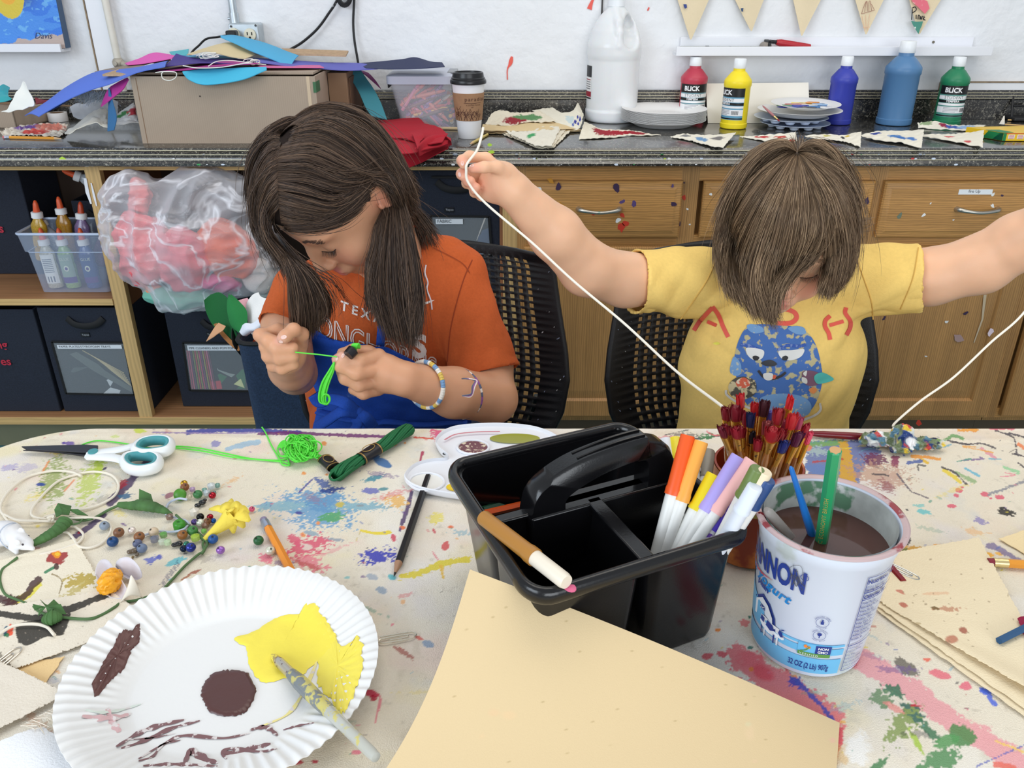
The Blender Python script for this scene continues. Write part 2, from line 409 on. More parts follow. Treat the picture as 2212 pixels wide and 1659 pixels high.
for(cu,cv,full)in((505,74,0),(540,75,1)):
 c=W(cu,cv,y=WALLY-.056)
 o=part(r,'socket',G().lathe([(.0165,0),(.016,.003),(.001,.0035)],c,24,axis=(0,-1,0)),mat('socket_cream',(226,222,200),.4))
 if full:
  g=G()
  for dx,dz in((-.006,.003),(.006,.003)):g.box((c[0]+dx-.0014,c[1]-.0045,c[2]+dz-.004),(c[0]+dx+.0014,c[1]-.003,c[2]+dz+.004))
  g.cyl((c[0],c[1]-.0045,c[2]-.007),(c[0],c[1]-.003,c[2]-.007),.003,n=10);part(o,'slot',g,paint(25,25,25))
g=G()
for cu,cv in((492+7,57),(492+60,55)):
 c=W(cu,cv,y=WALLY-.0545);g.cyl(c,c+[0,-.002,0],.003,n=12)
part(r,'screw',g,paint(70,72,74))
M_cable=mat('black_cable',(26,26,28),.45)
M_cpaint=mat('painted_cable',(26,26,28),.45,dark=((225,226,228),30,.62))
c=W(505,75,y=WALLY-.058)
r=thing('plug','black plug and cord in the left socket behind the foam sheets','plug',c)
part(r,'plug_body',G().box(c-[.014,.03,.01],c+[.014,0,.012]),M_cable,bev=.004)
part(r,'cord',G().tube(sm([c+[-.01,-.026,0],W(470,80,y=2.47),W(446,84,y=2.47),W(430,98,y=2.46),W(412,118,y=2.44),W(405,160,y=2.45)],30),.0028,8),M_cable)
solo('power_cable','black cable sagging down the wall to the box, white paint on it','cable',
     G().tube(sm([W(760,-90,y=2.52),W(732,-8,y=2.52),W(708,32,y=2.52),W(684,64,y=2.52),W(652,92,y=2.515),W(622,110,y=2.50),W(600,128,y=2.49),W(592,160,y=2.49)],50),.0035,8),M_cpaint)
solo('power_cable','black cable hanging straight down the wall behind the foam sheets','cable',
     G().tube(sm([W(768,-80,y=2.525),W(765,0,y=2.525),W(763,50,y=2.525),W(766,90,y=2.52),W(774,138,y=2.51),W(778,175,y=2.50),W(772,205,y=2.495),W(760,225,y=2.49),W(758,240,y=2.49)],50),.0034,8),M_cable)
g=G()
for k in range(4):
 P=[W(744+15*cos(t)*(1-.12*k),-6+20*sin(t)*(1-.1*k),y=2.52-.004*k)for t in lin(0,2*PI,24,endpoint=False)]
 g.tube(P,.0032,8,closed=True)
solo('cable_coil','coiled black cable hooked on the wall at the top','cable',g,M_cpaint)
p1=W(256,136,y=WALLY-.03);p0=W(229,0,y=WALLY-.02)
r=thing('corner_pipe','cream painted pipe standing against the wall left of the boxes','pipe',p1)
M_cream=mat('cream_paint',(222,218,206),.5,var=.06,vscale=30)
part(r,'pipe',G().cyl(p1,(p0[0]+(p0[0]-p1[0])*1.8,p0[1],p0[2]+(p0[2]-p1[2])*1.8),.0095,n=18),M_cream)
part(r,'elbow',G().sphere(p1,.0165,16).cyl(p1,p1+[.03,-.01,-.006],.008,n=14).cyl(p1+[-.002,-.016,0],p1+[-.002,-.02,0],.006,n=12),mat('worn_metal',(180,172,158),.5,.3,var=.2,vscale=80))
part(r,'lower_pipe',G().cyl(p1,(p1[0],p1[1],.959),.0085,n=14),M_cream)
M_ledge=mat('white_ledge',(232,234,240),.4)
def ledge(name,label,u0,u1,vt,vb,vback,x_l=None):
 yf=2.47;a=W(u0,vt,y=yf);b=W(u1,vb,y=yf)
 x0=a[0]if x_l is None else x_l;x1=W(u1,vt,y=yf)[0];zt,zb=a[2],b[2];zk=W(u1,vback,y=WALLY-.012)[2]
 r=thing(name,label,'shelf',((x0+x1)/2,WALLY,zb))
 part(r,'front_lip',G().box((x0,yf,zb),(x1,yf+.009,zt)),M_ledge,bev=.001)
 part(r,'tray',G().box((x0,yf+.009,zb),(x1,WALLY-.012,zb+.008)),M_ledge)
 part(r,'back_plate',G().box((x0+.02,WALLY-.012,zb),(x1-.03,WALLY-.001,zk)),M_ledge,bev=.001)
 return x0,x1,zb+.008,zk,r
lx0,lx1,lz,lzk,lr=ledge('picture_ledge','long white picture ledge under the canvas pennants',1462,2147,101,121,80)
for u in(2016,):
 c=W(u,91,y=WALLY-.0125);part(lr,'screw',G().cyl(c,c-[0,.002,0],.0035,n=14),paint(110,105,90))
qx0,qx1,qz,qzk,_=ledge('picture_ledge','short white picture ledge holding the blue painting',-160,128,95,113,90)
yb,yf=2.525,2.49
a=W(140,94,y=yf);w=.42;zt=qz+.5
def canvas_pt(s,t,d=0):
 return arr([a[0]-s*w,yf+t*.025-d+0*s,qz+.001+t*.5])
n=260;X=arr([[canvas_pt(s,t)for t in lin(0,1,n)]for s in lin(0,1,n)])
S_,T_=np.meshgrid(lin(0,1,n),lin(0,1,n),indexing='ij')
P3=np.stack([S_*w,T_*.5,0*S_],-1);nz=(n2(P3[...,0],P3[...,1]*1.8,16,3)-.5)*3;nz2=(n2(P3[...,0],P3[...,1]*2,40,4)-.5)*3.2
C=np.zeros((n,n,3));C[:]=srgb(70,140,225)
def mixm(C,m,col):m=np.clip(m,0,1)[...,None];return C*(1-m)+arr(srgb(*col))*m
C=mixm(C,(nz>.2)*.7,(40,110,215));C=mixm(C,(nz2>.5)*.6,(120,190,235))
C=mixm(C,(T_<.045+.03*nz),(186,168,160));
C=mixm(C,np.exp(-(((S_-.22)/.1)**2+((T_-.26)/.06)**2)*1.5),(40,70,150))
C=mixm(C,(((S_-.31)/.115)**2+((T_-.31)/.16)**2<1),(214,190,60));C=mixm(C,(((S_-.31)/.08)**2+((T_-.34)/.12)**2<1),(232,170,50))
C=mixm(C,(((S_-.34)/.03)**2+((T_-.33)/.06)**2<1),(205,70,50))
C=mixm(C,(((S_-.62)/.13)**2+((T_-.28)/.16)**2<1),(150,60,70));C=mixm(C,(((S_-.60)/.09)**2+((T_-.3)/.1)**2<1),(176,76,72))
r=thing('canvas_painting','unframed still life painting on bright blue standing on the left ledge','painting',(a[0]-w/2,yf,qz))
part(r,'picture',G().grid(X[:,:,:]-[0,.0015,0],0,C,th=.001),mat('oil_paint',rough=.5,attr='col',bump=.4,bscale=200))
V=[canvas_pt(0,0),canvas_pt(0,0)+[.0,.03,0],canvas_pt(1,0)+[0,.03,0],canvas_pt(1,0),canvas_pt(0,1),canvas_pt(0,1)+[0,.022,0],canvas_pt(1,1)+[0,.022,0],canvas_pt(1,1)]
part(r,'canvas_edge',G().hexa([V[i]for i in(3,0,1,2,7,4,5,6)]),mat('slate_edge',(74,98,128),.6))
sg=G();put_text(sg,'Davis',lambda q:arr([canvas_pt(.19-x/w,.05+y/.5,.0035)for x,y in q]),.022,font_shear=.4,bold=.0)
part(r,'signature',sg,paint(40,50,90))
p,q=W(1470,95,y=2.505),W(1641,96,y=2.505)
g=G().cyl((p[0],2.505,lz+.0075),(q[0],2.505,lz+.0075),.0075,n=16)
r=thing('print_roll','thin grey green rolled strip lying in the long ledge','roll',(p[0],2.505,lz))
part(r,'roll',g,mat('grey_green',(150,158,148),.6,dark=((70,80,76),60,.6)))
part(r,'band',G().cyl((p[0]+.07,2.505,lz+.0075),(p[0]+.08,2.505,lz+.0075),.0085,n=16),paint(80,84,78))
c=W(1655,92,y=2.505);c[2]=lz+.013
r=thing('brayer','ink roller with black frame and red handle lying in the long ledge','roller',c)
part(r,'roller',G().cyl(c+[0,-.02,0],c+[0,.02,0],.0125,n=24),mat('rubber_grey',(150,140,130),.5))
part(r,'frame',G().box(c+[.0,-.023,-.006],c+[.008,-.02,.016]).box(c+[0,.02,-.006],c+[.008,.023,.016]).box(c+[0,-.023,.012],c+[.012,.023,.018]).cyl(c+[.008,0,.014],c+[.034,0,.012],.005,n=12),paint(25,25,27),bev=.001)
P=sm([c+[.028,0,.012],c+[.05,0,.009],c+[.09,0,.003],c+[.118,0,-.001],c+[.124,0,-.002]],20)
part(r,'handle',G().tube(P,np.interp(lin(0,1,20),[0,.15,.6,.95,1],[.007,.0095,.0095,.009,.004]),16),mat('red_plastic',(178,36,48),.35))
M_can=mat('raw_canvas',(226,209,176),.85,var=.04,vscale=12,bump=.35,bscale=700)
def pennant(u0,u1,tu,tv,label,marks=None,curl=.0,seed=0):
 y=2.522;L,R,Tp=W(u0,0,y=y),W(u1,0,y=y),W(tu,tv,y=y-.012)
 k=2.1
 L2,R2=Tp+(L-Tp)*k,Tp+(R-Tp)*k;n=22
 X=np.zeros((n,n,3))
 for i,t in enumerate(lin(0,1,n)):
  for j,s in enumerate(lin(0,1,n)):
   A=Tp+(L2-Tp)*max(t,.02);B=Tp+(R2-Tp)*max(t,.02);X[i,j]=A+(B-A)*s
   X[i,j,1]+=.004*sin(s*5+seed)*t-.012*(1-t)**2*sin(seed*2+1)*.6
   X[i,j,0]+=curl*(1-t)**3
 r=thing('pennant',label,'pennant',tuple((L2+R2)/2),group=None)
 part(r,'cloth',G().grid(X,th=.0008,flip=True),M_can)
 g=G().box(np.minimum(L2,R2)-[.0,.006,.004],np.maximum(L2,R2)+[0,.004,.006]);part(r,'hem',g,M_can)
 def on(uu,vv):q=W(uu,vv,y=y-.0045-.012*max(0,1-abs(tv-vv)/abs(tv)));return q
 if marks:marks(r,on)
 return L2,R2
ends=[]
def mk1(r,on):part(r,'painted_mark',G().poly([on(*q)for q in[(1476,9),(1483,9),(1484,16),(1480,19),(1477,14)]],n=(0,-1,0),th=-.0004),paint(40,60,130))
def mk2(r,on):
 g=G().poly([on(*q)for q in[(1600,18),(1606,17),(1605,25),(1602,25)]],n=(0,-1,0));part(r,'painted_mark',g,paint(40,70,110))
def stroke3(g,P,w,on,**k):
 P=sm([on(*q)for q in P],16)if len(P)>2 else arr([on(*q)for q in P]);g.strip(P,w,(0,-1,0),**k)
def mk4(r,on):
 g=G()
 for P in([(1861,30),(1867,12),(1871,3)],[(1861,30),(1876,26),(1889,22)],[(1889,22),(1884,12),(1880,7)],[(1868,27),(1870,10),(1873,3),(1874,25)],[(1877,25),(1877,6),(1880,3),(1883,24)]):stroke3(g,P,.0011,on)
 part(r,'pencil_drawing',g,paint(150,92,80));g=G()
 for P in([(1862,34),(1868,68)],[(1870,33),(1871,64)],[(1879,31),(1874,66)],[(1863,60),(1879,58)]):stroke3(g,P,.0009,on)
 part(r,'pencil_lines',g,paint(224,170,140))
def mk5(r,on):
 part(r,'pink_paint',G().poly([on(*q)for q in[(1966,-6),(1985,-4),(2003,2),(2008,18),(1998,30),(1990,22),(1982,14),(1972,6)]],n=(0,-1,0)),mat('pink_smear',(226,112,128),.7,dark=((236,190,180),60,.56)))
 part(r,'green_paint',G().poly([on(*q)for q in[(1968,45),(1980,47),(1994,46),(1991,56),(1988,62),(1984,74),(1978,64),(1972,54)]],n=(0,-1,0)),mat('teal_smear',(74,140,124),.7,dark=((214,224,214),70,.6)))
 g=G()
 for P in([(1971,20),(1970,32),(1969,43)],[(1970,18),(1977,15),(1979,22),(1971,28)],[(1979,32),(1979,41)],[(1983,42),(1984,33),(1987,35),(1987,42)],[(1989,42),(1989,35),(1990,42),(1993,34)],[(1995,44),(1996,34)],[(1998,37),(1994,40),(1999,44)]):stroke3(g,P,.0026,on)
 part(r,'lettering',g,paint(25,22,25))
ends.append(pennant(1464,1531,1492,89,'cream pennant with one small blue mark, leftmost above the ledge',mk1,0,1))
ends.append(pennant(1588,1650,1621,70,'cream pennant with curled tip and tiny blue mark, second from the left',mk2,.004,2.4))
ends.append(pennant(1713,1773,1730,80,'blank cream pennant above the red roller handle',None,0,3.2))
ends.append(pennant(1847,1909,1870,77,'cream pennant with faint red pencil drawing of a building',mk4,0,4.1))
ends.append(pennant(1964,2032,1985,77,'pennant painted pink and green with black lettering, rightmost',mk5,.003,5.3))
P=[ends[0][0]+[-.3,0,.03]]
for L2,R2 in ends:P+=[L2,R2]
P.append(ends[-1][1]+[.4,0,.04])
solo('pennant_string','white string carrying the canvas pennants along the wall','string',G().tube(sm(P,60),.002,6),paint(230,228,220))
# ================================================================ worktop and cabinets
def speckle():
 m=bpy.data.materials.new('speckled_laminate');m.use_nodes=True;N=m.node_tree.nodes;L=m.node_tree.links;b=N['Principled BSDF']
 tc=N.new('ShaderNodeTexCoord');n1=N.new('ShaderNodeTexNoise');n1.inputs['Scale'].default_value=170;n1.inputs['Detail'].default_value=4;n1.inputs['Distortion'].default_value=1.2
 L.new(tc.outputs['Object'],n1.inputs['Vector']);r=N.new('ShaderNodeValToRGB');L.new(n1.outputs['Fac'],r.inputs[0])
 e=r.color_ramp.elements;e[0].position=.42;e[0].color=(*srgb(34,33,32),1);e[1].position=.68;e[1].color=(*srgb(150,146,134),1)
 x=e.new(.52);x.color=(*srgb(50,49,47),1);x=e.new(.6);x.color=(*srgb(88,85,78),1)
 L.new(r.outputs[0],b.inputs['Base Color']);b.inputs['Roughness'].default_value=.22;b.inputs['Specular IOR Level'].default_value=.8;b.inputs['Coat Weight'].default_value=.6;b.inputs['Coat Roughness'].default_value=.1;return m
M_top=speckle()
XL,XR=-1.75,1.95
def extrude_x(g,prof,x0,x1,mi=0):
 k=len(prof);V=[(x0,y,z)for y,z in prof]+[(x1,y,z)for y,z in prof]
 return g.add(V,[(i,i+k,(i+1)%k+k,(i+1)%k)for i in range(k)]+[tuple(range(k)),tuple(range(2*k-1,k-1,-1))],mi)
prof=[(2.538,.88),(2.083,.88),(2.077,.8785),(2.0745,.875),(2.0745,.8725),(2.071,.8705),(2.0665,.868),(2.0665,.8625),(2.063,.861),(2.060,.858),(2.059,.853),(2.0565,.851),(2.053,.846),(2.053,.841),(2.057,.8385),(2.10,.8385),(2.10,.85),(2.538,.85)]
r=thing('worktop','long dark speckled laminate worktop with moulded front edge along the wall','countertop',(.1,2.3,.85))
part(r,'top',extrude_x(G(),prof,XL,XR),M_top,smooth=30)
g=G()
for y,z in((2.0735,.8738),(2.0655,.8653),(2.0583,.8545)):g.box((XL,y-.0006,z-.0007),(XR,y+.0015,z+.0007))
part(r,'edge_line',g,mat('cream_line',(206,198,168),.4))
sp=[(2.538,.8805),(2.521,.8805),(2.521,.934),(2.517,.937),(2.517,.941),(2.519,.9435),(2.519,.948),(2.522,.951),(2.522,.956),(2.527,.96),(2.538,.96)]
rb=thing('backsplash','speckled laminate backsplash strip behind the worktop','backsplash',(.1,2.53,.8805));part(rb,'board',extrude_x(G(),sp,XL,XR),M_top,smooth=30)
g=G()
for y,z in((2.5162,.939),(2.5182,.946),(2.5215,.9535)):g.box((XL,y,z-.0006),(XR,y+.002,z+.0006))
part(rb,'splash_line',g,mat('cream_line'))
g=G();cols=[(235,238,240),(200,220,90),(70,160,90),(215,225,240),(190,60,60),(235,235,235)]
for k in range(70):
 x=RNG.uniform(-.9,1.15);j=RNG.integers(0,3);y,z=[(2.0655,.866),(2.0525,.8445),(2.0580,.8575)][j];s=RNG.uniform(.001,.0035)
 c=arr([x,y-.0006,z]);a=lin(0,2*PI,7)[:-1]
 g.add([c+[s*2*cos(t)*RNG.uniform(.6,1.2),0,s*.8*sin(t)]for t in a],[tuple(range(6))[::-1]],col=srgb(*cols[RNG.integers(0,6)]))
for u,v,s in((1058,312,.006),(1061,328,.008),(138,346,.012)):
 c=W(u,v,y=2.064);a=lin(0,2*PI,9)[:-1];g.add([c+[s*cos(t)*RNG.uniform(.7,1.3),-.0045,s*.7*sin(t)*RNG.uniform(.6,1.2)]for t in a],[tuple(range(8))[::-1]],col=srgb(180,214,70))
part(r,'paint_speck',g,mat('speck_paint',rough=.4,attr='col'),kind='stuff')
M_oakh=mat('oak_horizontal',(190,140,80),.42,var=.2,vscale=3,wave=(9,7,'Z',.22),stretch=(.6,6,6))
M_oakv=mat('oak_vertical',(182,136,82),.42,var=.2,vscale=3,wave=(9,6,'X',.2),stretch=(6,6,.5))
M_pine=mat('pine',(206,170,112),.5,var=.14,vscale=3,wave=(6,6,'Z',.14),stretch=(.6,5,5))
M_pinev=mat('pine_vertical',(204,168,112),.5,var=.14,vscale=3,wave=(6,6,'X',.14),stretch=(5,5,.5))
M_pinein=mat('pine_board',(176,128,88),.5,var=.2,vscale=3,wave=(5,6,'Y',.15),stretch=(.6,5,5))
FY=2.10
def zat(v,y=FY):return W(1106,v,y=y)[2]
zr=zat(368);s1t,s1b=zat(645),zat(659);s2t,s2b=zat(900),zat(916)
r=thing('open_shelf_unit','open pine shelf unit under the worktop holding fabric bins','shelving',(-.9,2.3,0))
part(r,'top_rail',G().box((XL,FY,zr),(.0,FY+.02,.8375)),M_pine,bev=.001)
PXs=-1.048
for x in(PXs,-.005):part(r,'post',G().box((x-.019,FY-.001,s2b),(x+.019,FY+.02,.8372)),M_pinev,bev=.001)
part(r,'post',G().box((-1.72,FY-.001,s2b),(-1.69,FY+.02,.8372)),M_pinev,bev=.001)
for x in(PXs,-.02):part(r,'partition',G().box((x-.012,FY+.02,s2t),(x+.004,2.5,.8372)),mat('brown_ply',(150,100,66),.55,var=.25,vscale=6))
part(r,'shelf',G().box((XL,FY+.0,s1b),(PXs-.0185,2.5,s1t)),M_pinein,bev=.001)
part(r,'shelf',G().box((XL,FY+.0,s2b),(.02,2.5,s2t)),M_pinein,bev=.001)
part(r,'edge_strip',G().box((XL,FY-.004,s1b),(PXs-.0195,FY,s1t)),M_pine,bev=.001)
part(r,'edge_strip',G().box((XL,FY-.004,s2b),(.0135,FY-.0005,s2t-.001)),M_pine,bev=.001)
part(r,'back_panel',G().box((XL,2.5,s2b),(.02,2.515,.8372)),mat('dark_ply',(64,48,38),.7))
part(r,'toe_board',G().box((XL,FY+.045,.001),(.02,FY+.06,s2b)),mat('olive_kick',(112,112,88),.6,var=.1,vscale=8))
part(r,'glue_smear',G().strip([W(184,385,y=FY-.003),W(189,415,y=FY-.003),W(197,440,y=FY-.003)],[.007,.009,.004],(0,-1,0),th=.001).strip([W(197,395,y=FY-.003),W(204,425,y=FY-.003),W(209,445,y=FY-.003)],[.003,.006,.003],(0,-1,0),th=.001),mat('dried_glue',(232,232,236),.3))
def loft_panel(g,x0,x1,z0,z1,y,steps,mi=0):
 V=[];
 for ins,fw in steps:V+=[(x0+ins,y-fw,z0+ins),(x1-ins,y-fw,z0+ins),(x1-ins,y-fw,z1-ins),(x0+ins,y-fw,z1-ins)]
 F=[]
 for k in range(len(steps)-1):
  for i in range(4):F.append((4*k+i,4*k+(i+1)%4,4*k+4+(i+1)%4,4*k+4+i))
 e=4*(len(steps)-1);F.append((e,e+1,e+2,e+3));F.append((3,2,1,0));return g.add(V,F,mi)
M_splat=mat('splat_paint',rough=.5,attr='col')
def splat(g,p,s,col,n=(0,-1,0),el=1.6,rot=None):
 rot=RNG.uniform(0,PI)if rot is None else rot;k=9;P=[]
 for t in lin(0,2*PI,k,endpoint=False):
  rr=s*RNG.uniform(.6,1.25);a,b=rr*cos(t)*el,rr*sin(t);P.append(arr(p)+[a*cos(rot)-b*sin(rot),0,a*sin(rot)+b*cos(rot)])
 g.add(P,[tuple(range(k))],col=srgb(*col))
def cabinet(x0,x1,label,dr=True):
 r=thing('base_cabinet',label,'cabinet',((x0+x1)/2,2.3,0))
 g=G();fw=.022
 for xa in(x0,x1-fw):part(r,"stile",G().box((xa,FY,.12),(xa+fw,FY+.02,.8375)),M_oakv)
 for za,zb in((.795,.8375),(.625,.655),(.12,.15)):part(r,"rail",G().box((x0+fw,FY,za),(x1-fw,FY+.02,zb)),M_oakh)
 part(r,'carcass',G().box((x0+.001,FY+.021,.1),(x1-.001,2.5,.8372)),M_oakv)
 part(r,'toe_kick',G().box((x0,FY+.05,.001),(x1,FY+.06,.12)),mat('dark_kick',(92,78,60),.6))
 return r
def drawer(r,x0,x1,z0,z1,hx,hcol='metal'):
 d=part(r,'drawer',loft_panel(G(),x0,x1,z0,z1,FY-.0005,[(0,0),(0,.012),(.004,.016),(.012,.017),(.02,.0205),(.022,.0205)]),M_oakh,smooth=20)
 zc=(z0+z1)/2+.004;yf=FY-.0205
 P=sm([(hx-.052,yf+.002,zc),(hx-.047,yf-.012,zc),(hx-.028,yf-.021,zc-.002),(hx,yf-.024,zc-.004),(hx+.028,yf-.021,zc-.002),(hx+.047,yf-.012,zc),(hx+.052,yf+.002,zc)],30)
 part(d,'handle',G().tube(P,np.interp(lin(0,1,30),[0,.12,.3,.7,.88,1],[.0075,.007,.0045,.0045,.007,.0075]),12),mat('satin_nickel',(190,186,176),.28,.9,dark=((140,170,160),40,.62)))
 return d
def door(r,x0,x1,z0,z1):
 fr=.05;g=loft_panel(G(),x0,x1,z0,z1,FY-.0005,[(0,0),(0,.014),(.003,.018),(fr,.018),(fr+.004,.012),(fr+.006,.010),(fr+.03,.016),(fr+.034,.016)])
 d=part(r,'door',g,M_oakv,smooth=20);return d
zd0,zd1=.652,.797;zdo0,zdo1=.132,.628
C1=cabinet(.014,.447,'oak base cabinet with long drawer between the two chairs')
d1=drawer(C1,.03,.427,zd0,zd1,W(1294,452,y=2.08)[0]);door(C1,.03,.427,zdo0,zdo1)
C2=cabinet(.4475,.918,'oak base cabinet behind the head of the child in yellow')
d2=drawer(C2,.48,.908,zd0,zd1,.69);door(C2,.48,.69,zdo0,zdo1);door(C2,.696,.908,zdo0,zdo1)
C3=cabinet(.9185,1.36,'oak base cabinet with a labelled drawer at the right')
d3=drawer(C3,.932,1.345,zd0,zd1,W(2110,453,y=2.08)[0]);d3b=door(C3,.95,1.345,zdo0,zdo1)
C4=cabinet(1.3605,1.80,'oak base cabinet past the labelled drawer, at the right edge')
drawer(C4,1.39,1.78,zd0,zd1,1.58);door(C4,1.39,1.78,zdo0,zdo1)
a,b=W(2072,409,y=FY-.0212),W(2142,420,y=FY-.0212)
o=part(d3,'label_sticker',G().box((a[0],FY-.0222,b[2]),(b[0],FY-.0207,a[2])),paint(235,238,240),label='white label sticker on the drawer')
g=G();put_text(g,'fire Up',lambda q:arr([(a[0]+.024+x,FY-.0226,b[2]+.005+y)for x,y in q]),.0105);part(o,'lettering',g,paint(60,60,62))
h=W(2200,560,y=FY-.02);part(C3,'hinge',G().sphere(h,(.008,.004,.008),12).cyl(h+[.012,.006,-.01],h+[.012,.006,.015],.004,n=10),M_galv)
DW,VI,RE,WH,OR=(60,40,70),(90,70,120),(200,60,40),(235,235,232),(190,130,40)
for own,L in((d1,[(1190,391,.006,OR),(1205,405,.007,DW),(1332,405,.008,DW),(1344,436,.005,VI),(1370,441,.006,VI),(1455,441,.006,DW),(1343,490,.009,RE),(1352,482,.008,RE),(1335,476,.006,WH),(1345,465,.005,RE),(1210,443,.007,OR),(1282,463,.003,RE),(1165,408,.004,WH),(1453,402,.003,VI)]),
               (d3,[(1944,465,.006,(110,120,100)),(1995,465,.004,WH),(2145,420,.004,WH),(2144,445,.004,WH),(2165,422,.003,DW),(2060,475,.002,WH),(2010,440,.002,WH)]),(d2,[(1855,440,.008,RE),(1873,433,.006,DW),(1535,420,.003,WH)])):
 g=G()
 for u,v,s,c in L:splat(g,W(u,v,y=FY-.0214),s,c)
 part(own,'paint_splash',g,M_splat,kind='stuff')
g=G()
for u,v,s,c in((1464,484,.008,DW),(1478,427,.006,RE),(1485,452,.003,WH),(1525,432,.005,DW),(1490,485,.003,WH),(1478,395,.002,DW)):splat(g,W(u,v,y=FY-.001),s,c,el=1)
part(C1,'paint_splash',g,M_splat,kind='stuff')
g=G()
for u,v,s,c in((1271,622,.006,WH),(1292,638,.006,RE),(1310,641,.003,WH)):splat(g,W(u,v,y=FY-.0172),s,c,el=1)
part(C1,'paint_splash',g,M_splat,kind='stuff')
g=G()
for u,v,s,c in((2085,677,.005,DW),(2140,717,.008,(235,215,225)),(2045,695,.004,WH),(2000,770,.003,WH),(2070,730,.011,(175,145,140)),(2183,588,.008,RE),(1985,914,.007,RE),(1910,688,.004,DW)):splat(g,W(u,v,y=FY-.019),s,c)
g.strip([W(2128,637,y=FY-.019),W(2122,690,y=FY-.019),W(2104,740,y=FY-.019)],[.008,.005,.003],(0,-1,0),col=srgb(200,180,150))
part(d3b,'paint_splash',g,M_splat,kind='stuff')
# ================================================================ things on the worktop
def loft(A,B,n=30,m=10,bulge=0,bdir=(0,0,1),wav=0,seed=0):
 A=sm([W(u,v,y=y)for u,v,y in A],n);B=sm([W(u,v,y=y)for u,v,y in B],n);s=lin(0,1,m)[None,:,None]
 X=A[:,None]*(1-s)+B[:,None]*s
 X=X+arr(bdir)*bulge*np.sin(PI*s)
 if wav:X=X+arr(bdir)*(vnoise(X,30,seed)*wav)[...,None]
 return X
def foam(name,label,A,B,colr,group=None,bulge=0,bdir=(0,0,1),cat='foam sheet',wav=0,rough=.75,th=.0018,n=30,m=10,flip=False):
 m_=mat('%s_%d_%d_%d'%(name,*colr),colr,rough,bump=.15,bscale=500)
 return solo(name,label,cat,G().grid(loft(A,B,n,m,bulge,bdir,wav,len(label)),th=th,flip=flip),m_,group=group)
M_card=mat('cardboard',(170,152,134),.8,var=.06,vscale=9,wave=(60,1,'X',.05))
M_cardd=mat('cardboard_dark',(134,106,82),.8,var=.08,vscale=9)
M_cardv=mat('cardboard_torn',(190,160,128),.9,var=.15,vscale=80,bump=.6,bscale=300)
FZ=KZ+.0005;y0=2.13;xl,xr=-.921,-.476;zt=W(300,165,y=y0)[2];yb=2.44;t=.004
r=thing('cardboard_box','large brown cardboard box heaped with coloured foam sheets','box',(-.7,2.28,KZ))
g=G().box((xl,y0,FZ),(xr,y0+t,zt)).box((xl,yb-t,FZ),(xr,yb,zt)).box((xl,y0+t,FZ),(xl+t,yb-t,zt)).box((xr-t,y0+t,FZ),(xr,yb-t,zt)).box((xl+t,y0+t,FZ),(xr-t,yb-t,FZ+t))
part(r,'body',g,M_card)
g=G().hexa([(xl-.075,y0+.02,zt-.002),(xl+.002,y0+.004,zt),(xl+.002,yb-.03,zt),(xl-.07,yb-.04,zt+.006),(xl-.075,y0+.02,zt+.003),(xl+.002,y0+.004,zt+.005),(xl+.002,yb-.03,zt+.005),(xl-.07,yb-.04,zt+.011)])
part(r,'flap',g,M_cardv)
g=G().box((xl+.005,y0+.03,zt+.001),(xr-.01,yb-.02,zt+.006));part(r,'flap',g,M_card)
g=G().hexa([(xr-.16,yb-.06,zt+.028),(xr+.035,yb-.07,zt+.024),(xr+.03,yb-.0,zt+.03),(xr-.15,yb+.0,zt+.036),(xr-.16,yb-.06,zt+.032),(xr+.035,yb-.07,zt+.028),(xr+.03,yb,zt+.034),(xr-.15,yb,zt+.040)]);part(r,'flap',g,M_cardv)
a,b=W(687,177,y=y0),W(696,200,y=y0);g=G().box((xr+.0003,y0+.02,b[2]),(xr+.0011,y0+.045,a[2]));g.box((xr-.006,y0-.001,b[2]),(xr+.0011,y0+.02,a[2]));part(r,'green_tape',g,paint(60,106,70))
g=G().box((xr-.021,y0-.0008,KZ+.07),(xr-.013,y0,zt));part(r,'tape_strip',g,mat('clear_tape',(206,184,156),.3))
g=G();c=W(432,208,y=y0-.0005);g.cyl(c,c-[0,.001,0],.0018,n=10);part(r,'hole',g,paint(50,40,34))
g=G().box((xl+.012,y0-.0006,FZ+.0005),(xl+.0135,y0,zt-.004));part(r,'crease',g,M_cardd)
r=thing('cardboard_box','darker cardboard box behind the large one at its right','box',(-.44,2.4,KZ))
part(r,'body',G().box((-.4745,2.27,FZ),(-.425,2.45,zt-.006)),M_cardd,bev=.002)
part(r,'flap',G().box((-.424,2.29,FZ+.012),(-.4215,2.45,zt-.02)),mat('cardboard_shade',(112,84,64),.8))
GP='foam sheets heaped on the cardboard box'
foam('foam_sheet','long periwinkle blue foam sheet sliding off the box to the left',[(54,251,2.2),(99,222,2.21),(147,187,2.22),(203,158,2.24),(253,151,2.25),(320,144,2.25),(366,134,2.26)],[(84,253,2.12),(100,243,2.13),(150,215,2.13),(200,194,2.13),(240,182,2.12),(296,158,2.11),(357,145,2.11)],(92,122,214),GP,bulge=.006)
foam('foam_sheet','dark blue curled tip under the long periwinkle sheet',[(99,222,2.205),(130,208,2.2),(180,196,2.2)],[(97,245,2.16),(125,232,2.16),(150,216,2.16)],(44,66,120),GP)
foam('foam_sheet','deep purple foam sheet with one corner curled up on the heap',[(380,117,2.3),(405,124,2.31),(440,128,2.32),(500,128,2.33),(560,132,2.33)],[(352,145,2.15),(390,141,2.15),(430,137,2.16),(500,138,2.18),(560,139,2.2)],(72,56,138),GP,bulge=-.004)
